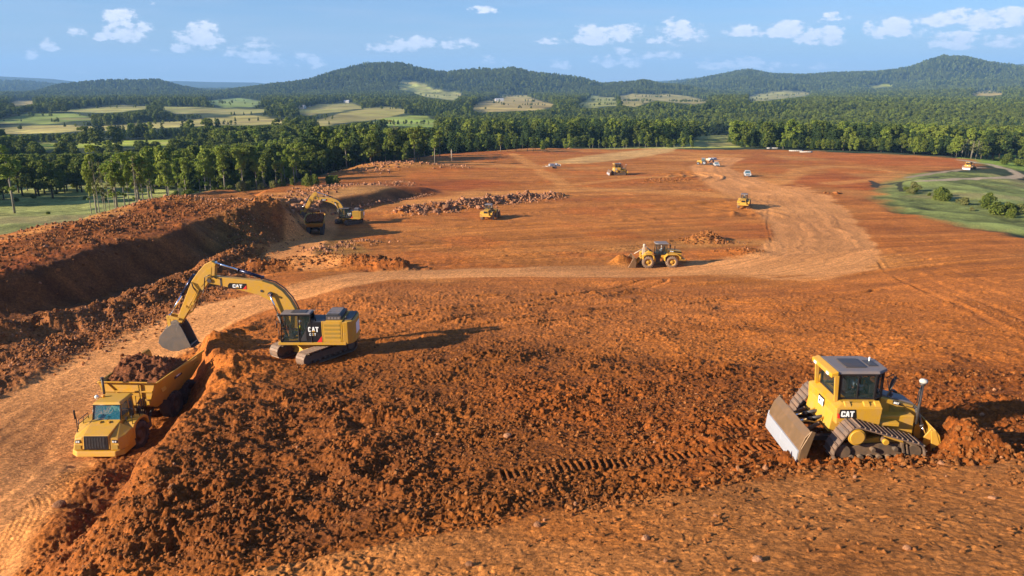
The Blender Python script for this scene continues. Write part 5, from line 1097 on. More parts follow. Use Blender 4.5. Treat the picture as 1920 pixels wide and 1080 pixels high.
    cb.box((x1 - .0, (y0 + y1) / 2, z0 + .06), (.08, y1 - y0, .14)); cb.box((x0 + .02, (y0 + y1) / 2, z0 + .5), (.06, y1 - y0, 1.0)); cb.box((x1 - .12, (y0 + y1) / 2, z1 - .04), (.1, y1 - y0, .10)); cb.b2(.66, x1 - .06, y1 - .05, y1 - .0, 2.28, 2.35); cb.b2(x0, .6, y0 + .0, y0 + .03, z0, z1 - .1)
    cab = cb.build('cab', M_BLK, e, .018)
    pr = MB(); pr.prism([(x0 + .05, z0 + .1), (.55, z0 + .1), (x0 + .3, z0 + 1.05), (x0 + .05, z0 + 1.3)], y1 - .03, y1 - .0)
    for i in range(9):
        for j in range(5): pr.box((x0 + .16 + .08 * j, y1 + .004, z0 + .2 + .1 * i - .05 * j), (.02, .008, .07), rotm('Y', .6).to_3x3())
    pr.build('slotted_guard', M_DKG, cab)
    rf = MB(); rf.prism([(x0 - .02, z1), (x1 - .08, z1), (x1 - .1, z1 + .07), (x0 + .05, z1 + .09)], y0 - .02, y1 + .02); rf.build('cab_roof', M_ROOF, cab, .03)
    rf = MB(); rf.b2(x0 + .35, x1 - .75, y0 + .1, y1 - .12, z1 + .09, z1 + .115); rf.build('roof_hatch', M_DKG, cab, .01)
    for nm, pts in (('window', [(.66, y1 - .02, z0 + .1), (x1 - .08, y1 - .02, z0 + .1), (x1 - .16, y1 - .03, z1 - .08), (.64, y1 - .03, z1 - .08)]), ('window', [(x0 + .06, y1 - .02, z0 + .1), (.58, y1 - .02, z0 + .1), (.57, y1 - .03, z1 - .08), (x0 + .08, y1 - .03, z1 - .08)]),
                    ('windscreen', [(x1 + .01, y0 + .04, z0 + .12), (x1 + .01, y1 - .04, z0 + .12), (x1 - .10, y1 - .05, z1 - .06), (x1 - .10, y0 + .05, z1 - .06)])):
        g = MB(); q = Vector((0, -.012, 0)) if nm == 'window' else Vector((-.012, 0, 0)); g.hull(pts, [Vector(p) + q for p in pts]); g.build(nm, M_GLASS, cab)
    st = MB(); st.b2(.25, .75, .72, 1.15, 1.75, 1.88); st.box((.25, .93, 2.25), (.12, .44, .75), rotm('Y', -.15).to_3x3()); st.b2(.3, .6, .62, .7, 1.9, 2.0); st.b2(.3, .6, 1.17, 1.25, 1.9, 2.0); st.b2(.35, .65, .8, 1.1, 1.36, 1.75); st.build('seat', M_SEAT, cab, .03)
    cs = MB(); cs.b2(1.25, 1.5, .55, .75, 1.36, 2.1); cs.box((1.4, .62, 2.25), (.06, .2, .25)); cs.tube([(.9, 1.25, 1.9), (.95, 1.25, 2.1)], .03); cs.build('control_console', M_DKG, cab, .01)
    mr = MB(); mr.tube([(x1 - .05, y1, 2.9), (x1 + .16, y1 + .18, 2.95), (x1 + .16, y1 + .18, 2.5)], .015, 5); mr.box((x1 + .17, y1 + .18, 2.6), (.05, .16, .34)); mr.tube([(x1, y1 + .02, 1.4), (x1 + .12, y1 + .06, 1.7), (x1 + .12, y1 + .05, 2.4)], .014, 5); mr.build('mirror', M_BLK, cab)
    # handrails, antenna
    hr = MB()
    hr.tube([(-.1, -1.2, 2.8), (-.1, -1.2, 3.5), (-1.0, -1.2, 3.5), (-1.0, -1.2, 2.86)], .018, 5); hr.tube([(-.1, -1.2, 3.15), (-1.0, -1.2, 3.15)], .014, 5); hr.tube([(-.25, .6, 2.8), (-.25, .6, 3.42), (-.95, .5, 3.46), (-1.05, .5, 2.9)], .016, 5); hr.build('handrail', M_BLK, e)
    an = MB(); an.cyl((-.55, 1.2, 2.8), (-.55, 1.2, 3.1), .05, n=8); an.cyl((-.55, 1.2, 3.1), (-.55, 1.2, 3.75), .018, n=6); an.build('antenna', M_BLK, e)
    # boom
    outl = [(1.05, 1.45), (.55, 1.75), (.80, 2.6), (1.05, 3.35), (1.38, 4.05), (1.85, 4.68), (2.45, 5.15), (3.25, 5.42), (4.8, 5.55), (6.6, 5.74), (6.98, 5.68), (7.08, 5.46), (6.9, 5.24), (6.2, 5.12), (4.6, 4.72), (3.5, 4.40), (2.85, 4.05), (2.35, 3.55), (1.95, 2.8), (1.45, 1.7), (1.3, 1.5)]
    b = MB(); b.prism(outl, -.27, .27); boom = b.build('boom', M_YEL, e, .03)
    fl = MB()
    for s in (-1, 1):
        fl.cyl((2.7, s * .27, 4.5), (2.7, s * .42, 4.5), .17, n=16); fl.cyl((3.3, s * .27, 4.72), (3.3, s * .31, 4.72), .09, n=12); fl.cyl((6.85, s * .27, 5.48), (6.85, s * .36, 5.48), .15, n=14); fl.b2(6.0, 6.12, s * .27, s * .285, 5.1, 5.66); fl.cyl((1.1, s * .27, 1.72), (1.1, s * .36, 1.72), .2, n=14)
    fl.build('pivot_boss', M_DKG, boom)
    lg = logo(boom, side_T(5.62, .272, 4.90, 1) @ Matrix.Rotation(-.045, 4, 'Z'), 1.28, .40)
    hz = MB()
    for k, off in enumerate((-.16, -.10, -.04)):
        hz.tube([(.7, off, 2.5), (.98, off, 3.55), (1.3, off, 4.2), (1.8, off, 4.83), (2.4, off, 5.28), (3.2, off, 5.52), (3.6, off, 5.60), (3.9, off, 5.66)], .022, 6)
    for k in range(3):
        o_ = .3 + .05 * k; hz.tube([(6.3, o_, 5.62), (6.75, o_, 5.86 + .03 * k), (7.12, o_, 5.72), (7.2, o_, 5.2), (7.3, o_ + .02, 4.75 - .07 * k), (7.75, o_, 4.72 - .07 * k), (8.0, o_, 5.0), (8.1, o_ - .05, 5.35)], .020, 6)
    hz.tube([(3.7, .1, 5.6), (4.3, .1, 5.72), (5.8, .1, 5.76), (6.4, .2, 5.78)], .02, 5)
    hz.build('hydraulic_hoses', M_BLK, boom)
    # stick
    so = [(6.34, 6.66), (6.62, 6.82), (7.10, 6.60), (7.62, 6.06), (8.12, 5.42), (8.62, 4.40), (9.42, 2.72), (9.55, 2.35), (9.36, 2.18), (9.18, 2.32), (8.72, 3.0), (7.75, 4.35), (7.0, 5.22), (6.72, 5.35), (6.5, 5.6)]
    b = MB(); b.prism(so, -.22, .22); stick = b.build('stick', M_YEL, e, .03)
    b = MB(); b.prism([(6.62, 6.42), (7.0, 6.3), (7.75, 5.45), (7.5, 5.0), (7.0, 5.55), (6.75, 5.7)], .222, .236); b.cyl((6.45, -.26, 6.58), (6.45, .26, 6.58), .11, n=12); b.cyl((6.85, -.34, 5.5), (6.85, .34, 5.5), .13, n=14)
    b.cyl((8.72, -.3, 3.6), (8.72, .3, 3.6), .08, n=10); b.b2(8.1, 8.5, .22, .30, 3.7, 3.95); b.build('stick_gusset', M_YELD, stick, .008)
    tb2 = MB(); tb2.tube([(7.75, .27, 4.75), (8.3, .3, 3.9), (8.6, .3, 3.45), (8.35, .3, 3.4), (7.9, .27, 4.1)], .025, 6); tb2.tube([(7.9, -.1, 4.0), (8.35, .1, 3.2), (8.75, .1, 2.95)], .05, 6); tb2.build('stick_pipes', M_YELD, stick)
    # cylinders
    ram(e, (3.25, 0, 5.62), (6.42, 0, 6.66), .115, .52, M_BLUE); 
    for s in (-1, 1): ram(e, (1.75, s * .42, 1.5), (2.7, s * .42, 4.5), .10, .52, M_DKG)
    ram(e, (8.05, 0, 5.72), (10.02, 0, 2.86), .13, .46, M_BLUE)
    # link and bucket
    b = MB()
    for s in (-1, 1): b.prism([(9.22, 2.75), (9.30, 2.62), (10.15, 2.70), (10.15, 2.92), (9.95, 2.96)], s * .26, s * .33); b.prism([(9.92, 2.9), (10.16, 2.9), (10.14, 2.05), (9.92, 2.05)], s * .19, s * .25)
    b.cyl((10.04, -.34, 2.83), (10.04, .34, 2.83), .07, n=10); b.build('bucket_link', M_YELD, e, .01)
    prof = [(9.2, 2.42), (9.75, 2.38), (10.35, 2.02), (10.85, 1.50), (11.02, 1.02), (10.72, .66), (10.10, .42), (9.45, .40), (8.75, .62), (8.38, .80)]
    inn = [(8.42, .88), (8.8, .74), (9.45, .50), (10.05, .52), (10.6, .74), (10.88, 1.05), (10.72, 1.45), (10.25, 1.92), (9.72, 2.26), (9.2, 2.3)]
    bk = MB(); n_ = len(prof)
    prof = [(9.4 + (a - 9.4) * .86, c) for a, c in prof]; inn = [(9.4 + (a - 9.4) * .86, c) for a, c in inn]
    vs = [(x, y, z) for y in (-.56, .56) for x, z in prof] + [(x, y, z) for y in (-.53, .53) for x, z in inn[::-1]]
    fs = [(i, i + 1, n_ + i + 1, n_ + i) for i in range(n_ - 1)] + [(2 * n_ + i, 3 * n_ + i, 3 * n_ + i + 1, 2 * n_ + i + 1) for i in range(n_ - 1)]
    fs += [(0, n_, 3 * n_, 2 * n_), (n_ - 1, 3 * n_ - 1, 4 * n_ - 1, 2 * n_ - 1)]; bk.add(vs, fs)
    for s in (-1, 1): bk.prism(prof, s * .56, s * .595)
    for s in (-1, 1): bk.prism([(9.2, 2.45), (9.42, 1.95), (8.82, .66), (8.48, .70), (9.0, 2.1)], s * .596, s * .65)
    for s in (-.2, .2): bk.prism([(9.15, 2.2), (9.45, 2.55), (10.1, 2.35), (10.35, 1.95)], s - .04, s + .04)
    bkt = bk.build('bucket', M_BUCKET, e, .01, 1)
    tt = MB()
    for i in range(5): y = -.5 + i * .25; tt.hull([(8.66, y - .06, .62), (8.66, y + .06, .62), (8.66, y + .06, .80), (8.66, y - .06, .80)], [(8.28, y - .02, .66), (8.28, y + .02, .66), (8.28, y + .02, .70), (8.28, y - .02, .70)])
    tt.build('bucket_teeth', M_DKG, bkt)
    return e
EXC = make_excavator((-14.1, 50.35, -18.35), math.pi, 'large yellow excavator working above the haul road, its bucket hanging over the loaded truck', 'excavators', R(54))
operator((-14.65, 49.42, -16.48), math.pi, 'driver in a yellow vest inside the cab of the large near excavator', M_YCLOTH)
# ---------------------------------------------------------------- bulldozer (forward = +x, the wide push blade at the back)
def make_dozer(loc, rz, label, group):
    e = empty('bulldozer', loc, rz, label, 'bulldozer', group)
    for s in (-1, 1):
        y = s * 1.80
        mb = MB(); circ = [(-1.42, .42, .36), (1.12, .42, .36), (-1.02, 1.05, .36)]; P2 = loop_points(rounded(circ), .205)
        for i, (p, t) in enumerate(P2):
            n = Vector((t.z, 0, -t.x)); rot = Matrix(((t.x, 0, n.x), (0, 1, 0), (t.z, 0, n.z))); p = p + Vector((0, y, 0))
            mb.box(p, (.195, .78, .04), rot); mb.box(p + n * .045 + t * .07, (.022, .78, .065), rot); mb.box(p - n * .065, (.17, .18, .09), rot)
        tk = mb.build('track', M_TRACK, e)
        f = MB(); f.prism([(-1.35, .25), (1.0, .25), (1.2, .42), (1.0, .66), (.3, .72), (-.9, .66), (-1.45, .45)], y - .18, y + .18)
        for k in range(7): f.cyl((-1.1 + k * .34, y - .3, .20), (-1.1 + k * .34, y + .3, .20), .115, n=12)
        f.cyl((-1.42, y - .28, .42), (-1.42, y + .28, .42), .28, n=20); f.cyl((1.12, y - .28, .42), (1.12, y + .28, .42), .29, n=20); f.cyl((.05, y - .25, .84), (.05, y + .25, .84), .10, n=12); f.cyl((-.35, y - .34, .52), (-.35, y + .34, .52), .09, n=12); f.cyl((.45, y - .34, .55), (.45, y + .34, .55), .09, n=12)
        f.box((.72, y + s * .24, .56), (.09, .14, .44), rotm('Y', -.25).to_3x3()); f.box((.88, y + s * .24, .53), (.06, .14, .40), rotm('Y', -.25).to_3x3())
        f.build('track_frame', M_MUDST, tk, .015, 1)
        g = MB(); g.cyl((-1.02, y - s * .2, 1.05), (-1.02, y + s * .38, 1.05), .31, n=30); g.cyl((-1.02, y + s * .38, 1.05), (-1.02, y + s * .42, 1.05), .28, .25, n=30)
        g.build('final_drive', M_YEL, tk, .01, 1)
        g = MB(); g.cyl((.05, y + s * .24, .84), (.05, y + s * .36, .84), .11, n=14); g.prism([(-.8, .78), (.2, .95), (.8, .8), (.85, .68), (-.7, .62)], y - s * .1, y + s * .05); g.build('carrier_roller', M_YELD, tk, .01, 1)
    # main case and chassis
    b = MB(); b.b2(-1.2, 1.6, -1.0, 1.0, .45, 1.35); b.prism([(-1.6, .75), (-.3, .75), (-.3, 1.5), (-1.5, 1.5)], -1.1, 1.1); b.build('chassis', M_YELD, e, .03)
    # tank with chamfered top, CAT badges
    t = MB(); t.hull([(-1.46, -1.36, 1.18), (.16, -1.36, 1.14), (.16, 1.30, 1.14), (-1.46, 1.30, 1.18)], [(-1.50, -1.36, 1.80), (.20, -1.36, 1.82), (.20, 1.30, 1.82), (-1.50, 1.30, 1.80)])
    t.hull([(-1.50, -1.36, 1.802), (.20, -1.36, 1.822), (.20, 1.30, 1.822), (-1.50, 1.30, 1.802)], [(-1.22, -1.15, 1.93), (.12, -1.15, 1.92), (.12, 1.10, 1.92), (-1.22, 1.10, 1.93)])
    tank = t.build('fuel_tank', M_YEL, e, .035)
    for x in (-1.05, -.35, .05): c = MB(); c.hull([(x - .13, -1.34, 1.79), (x + .13, -1.34, 1.79), (x + .13, -1.1, 1.90), (x - .13, -1.1, 1.90)], [(x - .1, -1.24, 1.93), (x + .1, -1.24, 1.93), (x + .1, -1.1, 2.0), (x - .1, -1.1, 2.0)]); c.build('tank_step', M_YELD, tank, .01)
    b = MB(); b.prism([(-1.38, .95), (-.9, 1.2), (.15, 1.13), (.4, 1.0), (.4, .95)], -1.34, -1.2); b.prism([(.2, 1.1), (.9, 1.05), (.9, 1.2), (.2, 1.2)], -1.3, -.6); b.build('fender', M_YELD, e, .012)
    m = MB(); BT = side_T(-1.40, -1.362, 1.42, -1); m.T = BT; m.prism([(0, 0), (.66, .0), (.60, .34), (.04, .34)], .0, .012, 'z'); bd = m.build('logo_badge', M_BLK, tank); m = MB(); m.T = BT; m.prism([(-.03, .0), (.06, 0), (.02, .16), (-.05, .2)], .0, .014, 'z'); m.build('red_stripe', M_RED, bd); m = MB(); word(m, 'CAT', BT @ Matrix.Translation((.09, .06, .012)), .47, .22); m.build('white_lettering', M_WHT, bd)
    RT = Matrix(((0, 0, -1, -1.50), (-1, 0, 0, .20), (0, 1, 0, 1.34), (0, 0, 0, 1))); m = MB(); m.T = RT; m.prism([(0, 0), (.52, 0), (.52, .40), (0, .40)], .0, .014, 'z'); bd = m.build('logo_badge', M_BLK, tank); m = MB(); word(m, 'CAT', RT @ Matrix.Translation((.03, .05, .014)), .46, .29); m.build('white_lettering', M_WHT, bd)
    # hood sloping to the front
    b = MB(); b.hull([(.45, -.62, .85), (1.98, -.58, .85), (1.98, .58, .85), (.45, .62, .85)], [(.45, -.62, 1.93), (1.98, -.55, 1.48), (1.98, .55, 1.48), (.45, .62, 1.93)]); hood = b.build('engine_hood', M_YEL, e, .05, 3)
    b = MB(); b.prism([(.82, 1.05), (1.42, 1.0), (1.42, 1.50), (.82, 1.62)], -.628, -.612); b.tube([(.84, -.632, 1.07), (1.40, -.632, 1.48)], .012, 4); b.tube([(.84, -.632, 1.58), (1.40, -.632, 1.03)], .012, 4); b.build('engine_screen', M_VENT, hood)
    b = MB(); b.prism([(.92, 1.66), (1.35, 1.55), (1.22, 1.66), (1.12, 1.76), (.92, 1.80)], -.632, -.616); bb = b.build('model_badge', M_BLK, hood); m = MB()
    word(m, 'D6T', side_T(.95, -.632, 1.675, -1) @ Matrix.Rotation(-.2, 4, 'Z'), .2, .075); m.build('white_lettering', M_WHT, bb)
    b = MB(); b.hull([(.6, -.4, 1.90), (1.85, -.4, 1.53), (1.85, .4, 1.53), (.6, .4, 1.90)], [(.6, -.34, 1.95), (1.8, -.34, 1.60), (1.8, .34, 1.60), (.6, .34, 1.95)]); b.build('hood_top', M_ROOF, hood, .01)
    b = MB(); b.b2(1.985, 2.0, -.5, .5, .9, 1.42); b.build('radiator_guard', M_BLK, hood)
    b = MB(); b.tube([(.95, -.28, 1.8), (.95, -.28, 2.25), (1.0, -.28, 2.45), (1.12, -.28, 2.60)], .055, 10); b.cyl((.95, -.28, 1.75), (.95, -.28, 1.95), .085, n=12); b.build('exhaust_stack', M_DKG, e)
    b = MB(); b.cyl((.72, .3, 1.85), (.72, .3, 2.35), .07, n=12); b.ball((.72, .3, 2.42), .13, 12, (1, 1, .7)); b.build('air_precleaner', M_DKG, e)
    # cab
    cb = MB(); z0, z1 = 1.90, 2.93
    A = [(-1.20, -.80), (.10, -.80), (.48, -.52), (.48, .52), (.10, .80), (-1.20, .80)]
    for (x, y) in A: cb.box((x, y, (z0 + z1) / 2), (.085, .085, z1 - z0))
    for i in range(6):
        (xa, ya), (xb, yb) = A[i], A[(i + 1) % 6]; d = math.hypot(xb - xa, yb - ya); a = math.atan2(yb - ya, xb - xa)
        cb.box(((xa + xb) / 2, (ya + yb) / 2, z0 + .04), (d, .07, .10), rotm('Z', a).to_3x3()); cb.box(((xa + xb) / 2, (ya + yb) / 2, z1 - .04), (d, .07, .10), rotm('Z', a).to_3x3())
    cb.box((-.55, -.80, (z0 + z1) / 2), (.05, .075, z1 - z0)); cb.b2(.1, .46, -.5, .5, .9, 1.95); cab = cb.build('cab', M_BLK, e, .02)
    for i in range(6):
        (xa, ya), (xb, yb) = A[i], A[(i + 1) % 6]; d = math.hypot(xb - xa, yb - ya); a = math.atan2(yb - ya, xb - xa); g = MB(); g.box(((xa + xb) / 2, (ya + yb) / 2, (z0 + z1) / 2), (d - .08, .012, z1 - z0 - .14), rotm('Z', a).to_3x3()); g.build('window', M_GLASS, cab)
    rf = MB(); rp = [(-1.38, -.88), (.18, -.88), (.62, -.55), (.62, .55), (.18, .88), (-1.38, .88)]; rf.hull([(x, y, z1) for x, y in rp], [(x * .97, y * .94, z1 + .10) for x, y in rp]); roof = rf.build('cab_roof', M_ROOF, cab, .03)
    rf = MB(); rf.b2(-.9, -.15, -.45, .45, z1 + .10, z1 + .14); rf.b2(.0, .35, -.3, .3, z1 + .10, z1 + .13); rf.build('roof_panel', M_DKG, roof, .012)
    br = MB(); br.hull([(-1.62, -.92, z1 - .12), (-1.36, -.92, z1 - .04), (-1.36, .92, z1 - .04), (-1.62, .92, z1 - .12)], [(-1.62, -.92, z1 + .04), (-1.36, -.92, z1 + .11), (-1.36, .92, z1 + .11), (-1.62, .92, z1 + .04)])
    for s in (-1, 1): br.prism([(-1.42, z0 - .02), (-1.28, z0 - .02), (-1.32, z1 - .05), (-1.5, z1 - .05)], s * .86, s * .93)
    brow = br.build('rear_brow', M_YEL, e, .02)
    for y in (-.6, .55): l = MB(); l.b2(-1.66, -1.62, y - .1, y + .1, z1 - .09, z1 + .01); l.build('work_lamp', M_LENS, brow, .006)
    b = MB(); b.cyl((-1.25, .98, 1.9), (-1.25, .98, 2.2), .12, n=14); b.ball((-1.25, .98, 2.2), .12, 12); b.build('rear_canister', M_YEL, e)
    b = MB(); b.cyl((.25, .2, z1 + .1), (.25, .2, z1 + .28), .03, n=8); b.build('beacon', M_WHT, cab)
    st = MB(); st.b2(-.75, -.3, -.45, .05, 2.0, 2.1); st.box((-.78, -.2, 2.35), (.12, .46, .6)); st.b2(-.7, -.35, .1, .2, 2.1, 2.25); st.b2(-.9, .3, -.7, .7, 1.86, 1.94); st.box((.22, 0, 2.15), (.25, .8, .35)); st.build('seat', M_SEAT, cab, .02)
    cs = MB(); cs.box((.0, .35, 2.2), (.3, .2, .35)); cs.tube([(.0, -.1, 2.1), (.02, -.1, 2.4)], .03, 6); cs.build('control_console', M_ORGL, cab, .01)
    # front mast, hoses and lift cylinder
    b = MB(); b.cyl((1.72, -.95, 1.0), (1.74, -.95, 2.55), .055, n=12); b.cyl((1.74, -.95, 2.55), (1.74, -.95, 2.62), .10, n=12); mast = b.build('guidance_mast', M_DKG, e)
    b = MB(); b.lathe([(.0, .0), (.13, .02), (.15, .08), (.12, .14), (.001, .17)], (1.76, -.95, 2.62), 'z', 18); b.build('receiver_dome', M_CONC, mast)
    b = MB(); b.tube([(1.72, -.98, 2.58), (1.60, -1.02, 2.3), (1.58, -1.02, 1.9), (1.52, -.9, 1.62), (1.4, -.7, 1.6)], .016, 5); b.tube([(.55, -.62, 2.7), (.8, -.64, 2.85), (.92, -.6, 2.55), (.78, -.6, 2.2), (.7, -.6, 1.95)], .02, 5); b.tube([(.62, -.6, 2.6), (.72, -.62, 2.2), (.9, -.6, 2.0)], .016, 5); b.build('hoses', M_BLK, e)
    for s in (-1, 1): ram(e, (1.72, s * .82, 1.55), (2.15, s * .95, .45), .07, .6, M_DKG)
    # front blade, angled, mostly in the dirt
    def blade(x0, ya, yb, h, lean, yaw, m, nm, mirror=1):
        pr = [(0, 0), (.10, .02), (.02, .25), (.0, .55), (.06, .85), (.16, 1.02), (.12, 1.04), (-.02, .86), (-.09, .55), (-.07, .25)]
        b = MB(); b.T = Matrix.Translation((x0, 0, 0)) @ rotm('Z', yaw); b.prism([(mirror * (a + (c - .0) * lean), c * h) for a, c in pr], ya, yb)
        for y in (ya, yb): b.prism([(mirror * (a + c * lean), c * h) for a, c in ((-.02, 0), (.22, .05), (.26, .5), (.30, 1.02), (.14, 1.06), (-.06, .5))], y - .02, y + .02)
        for k in range(4): y = ya + (yb - ya) * (k + .5) / 4; b.prism([(mirror * (a + c * lean), c * h) for a, c in ((.1, .1), (.35, .25), (.35, .6), (.1, .95))], y - .02, y + .02)
        return b.build(nm, m, e, .012, 1)
    blade(2.42, -1.75, 1.75, 1.05, .05, -.12, M_YELD, 'front_blade', -1)
    bl = blade(-3.08, -2.26, 1.0, 1.26, .22, 0, M_STEELD, 'push_blade', 1)
    c = MB(); c.prism([(-3.155, -.04), (-3.09, -.03), (-3.035, .25), (-3.00, .56), (-3.12, .56), (-3.15, .25)], -2.24, -.62); c.prism([(-3.155, -.04), (-3.09, -.03), (-3.035, .25), (-3.00, .56), (-3.12, .56), (-3.15, .25)], -.61, .98); c.prism([(-3.14, -.0), (-3.08, .0), (-2.95, .66), (-3.06, .66)], .98, 1.06); c.build('cutting_edge', M_SHINE, bl, .006, 1)
    c = MB(); c.b2(-2.75, -1.2, -.9, -.7, .3, .5); c.b2(-2.75, -1.2, .5, .7, .3, .5); c.b2(-2.7, -2.45, -1.6, 1.1, .35, .85); c.box((-2.2, -.8, .75), (.9, .1, .12), rotm('Y', -.5).to_3x3()); c.box((-2.2, .6, .75), (.9, .1, .12), rotm('Y', -.5).to_3x3()); c.build('push_frame', M_MUDST, e, .02)
    c = MB(); c.tube([(-2.55, -.75, .95), (-2.3, -.7, 1.02), (-1.9, -.6, .9), (-1.4, -.5, 1.15)], .035, 6); c.tube([(-2.5, .3, .9), (-2.0, .35, .8), (-1.5, .3, 1.1)], .03, 6); c.build('blade_hoses', M_YELD, e)
    for y in (-.35, .15): ram(e, (-1.3, y, 1.1), (-2.6, y, .8), .06, .55, M_DKG)
    return e
DOZ = make_dozer((13.3, 26.45, -13.06), 0.0, 'large yellow bulldozer in loose dark soil at the lower right with a shiny blade edge', 'bulldozers')
operator((12.78, 26.25, -11.06), 0.25, 'driver in a pale blue shirt inside the cab of the near bulldozer', M_CLOTH)
# ---------------------------------------------------------------- articulated dump truck (forward = +x)
def make_truck(loc, rz, label, group, load=True, art=0.06):
    e = empty('dump_truck', loc, rz, label, 'dump truck', group)
    FT = Matrix.Translation((1.2, 0, 0)) @ rotm('Z', art) @ Matrix.Translation((-1.2, 0, 0))
    def fm(): m = MB(); m.T = FT; return m
    wheels = [(-2.1, 1.28), (-2.1, -1.28), (-4.05, 1.28), (-4.05, -1.28)]
    for x, y in wheels: wheel(e, (x, y, .88), .90, .68, M_MUDST)
    for s in (-1, 1): p = FT @ Vector((2.55, s * 1.28, .90)); wheel(e, tuple(p), .90, .66, M_MUDST)
    b = MB(); b.b2(-5.0, .8, -.42, .42, .85, 1.25); b.b2(-4.4, -1.7, -.75, .75, .7, 1.0); b.cyl((.6, 0, .9), (1.6, 0, .9), .3, n=14); b.build('rear_frame', M_MUDST, e, .02)
    b = fm(); b.b2(1.2, 4.2, -.5, .5, .7, 1.2); b.cyl((2.55, -1.2, .9), (2.55, 1.2, .9), .16, n=12); b.b2(1.0, 1.75, .65, 1.5, .75, 1.35); b.b2(1.0, 1.75, -1.5, -.65, .75, 1.35); b.build('front_frame', M_MUDST, e, .02)
    # front body: hood with sloping shoulders, fenders, bumper, grille
    hb = fm(); hb.hull([(4.62, -.80, 1.0), (4.62, .80, 1.0), (2.9, 1.05, 1.3), (2.9, -1.05, 1.3)], [(4.52, -.74, 1.82), (4.52, .74, 1.82), (3.1, .86, 2.20), (3.1, -.86, 2.20)]); hood = hb.build('hood', M_YEL, e, .05, 3)
    hb = fm(); hb.b2(3.3, 3.5, -.30, -.22, 2.12, 2.20) ; hb.b2(3.3, 3.5, .22, .30, 2.12, 2.20); hb.build('hood_handles', M_YELD, hood)
    fe = fm()
    for s in (-1, 1):
        fe.hull([(4.60, s * .78, .95), (4.60, s * 1.34, .95), (4.1, s * 1.58, .95), (3.35, s * 1.60, 1.0), (3.35, s * .78, 1.0)], [(4.50, s * .78, 1.70), (4.46, s * 1.22, 1.62), (4.0, s * 1.46, 1.66), (3.35, s * 1.55, 1.80), (3.35, s * .84, 2.12)])
        arch = [(3.36, 1.05), (3.36, 1.80), (3.1, 2.0), (2.5, 2.08), (1.95, 2.0), (1.55, 1.72), (1.45, 1.25), (1.58, 1.25), (1.72, 1.62), (2.05, 1.84), (2.5, 1.90), (2.95, 1.84), (3.2, 1.6), (3.25, 1.05)]
        n_ = len(arch); fe.prism(arch, s * .95, s * 1.62)
    fe.build('front_fender', M_YEL, e, .045, 3)
    bp = fm(); bp.hull([(4.78, -1.1, .62), (4.78, 1.1, .62), (4.45, 1.52, .62), (3.3, 1.60, .66), (3.3, -1.60, .66), (4.45, -1.52, .62)], [(4.70, -1.1, .93), (4.70, 1.1, .93), (4.40, 1.50, .93), (3.3, 1.58, .99), (3.3, -1.58, .99), (4.40, -1.50, .93)]); bump_ = bp.build('bumper', M_YEL, e, .04, 3)
    g = fm(); g.hull([(4.635, -.70, 1.0), (4.635, .70, 1.0), (4.60, .70, 1.0), (4.60, -.70, 1.0)], [(4.56, -.68, 1.80), (4.56, .68, 1.80), (4.50, .68, 1.80), (4.50, -.68, 1.80)]); gr = g.build('grille', M_BLK, e, .02)
    g = fm()
    for i in range(9): g.box((4.632 - i * .0068, 0, 1.12 + i * .073), (.02, 1.1, .03))
    for i in range(7): g.box((4.61, -.48 + i * .16, 1.42), (.03, .02, .66), rotm('Y', -.09).to_3x3())
    g.build('grille_bars', M_DKG, gr)
    for s in (-1, 1):
        l = fm(); l.hull([(4.575, s * .92, 1.40), (4.565, s * 1.20, 1.38), (4.52, s * 1.22, 1.52), (4.535, s * .90, 1.56)], [(4.50, s * .92, 1.40), (4.45, s * 1.20, 1.38), (4.45, s * 1.22, 1.52), (4.46, s * .90, 1.56)]); l.build('headlight_housing', M_BLK, e)
        l = fm(); l.cyl((4.54, s * .98, 1.47), (4.59, s * .98, 1.47), .055, n=12); l.cyl((4.52, s * 1.11, 1.46), (4.575, s * 1.11, 1.46), .05, n=12); l.build('headlight', M_LENS, e)
        l = fm(); l.box((4.612, s * 1.05, 1.15), (.01, .34, .26)); l.build('bumper_vent', M_VENT, e)
        l = fm(); l.cyl((4.2, s * .9, .5), (4.2, s * .9, .65), .05, n=8); l.build('tow_eye', M_YELD, e)
    # cab
    c = fm(); x0, x1, z0, z1 = 1.45, 3.05, 1.75, 3.02
    for (xa, xb, y) in ((3.12, 2.86, .80), (3.12, 2.86, -.80), (2.1, 2.08, .82), (2.1, 2.08, -.82), (1.5, 1.55, .80), (1.5, 1.55, -.80)):
        a, b_ = Vector((xa, y, 2.1 if xa > 2.5 else z0)), Vector((xb, y * .94, z1)); c.box((a + b_) / 2, (.09, .08, (b_ - a).length), (b_ - a).to_track_quat('Z', 'Y').to_matrix())
    c.b2(x0, 3.12, -.84, .84, 1.65, 2.10); c.b2(1.45, 1.55, -.76, .76, 2.2, 3.0); c.b2(1.5, 2.84, -.74, .74, 2.95, 3.04); cab = c.build('cab', M_YEL, e, .02)
    r = fm(); r.hull([(1.38, -.86, 3.04), (2.98, -.84, 3.04), (2.98, .84, 3.04), (1.38, .86, 3.04)], [(1.48, -.74, 3.17), (2.86, -.72, 3.17), (2.86, .72, 3.17), (1.48, .74, 3.17)]); r.build('cab_roof', M_YELD, cab, .03)
    w_ = fm(); w_.hull([(3.175, -.78, 2.12), (3.175, .78, 2.12), (2.92, .73, 3.0), (2.92, -.73, 3.0)], [(3.155, -.78, 2.12), (3.155, .78, 2.12), (2.90, .73, 3.0), (2.90, -.73, 3.0)]); w_.build('windscreen', M_GLASSB, cab)
    w_ = fm()
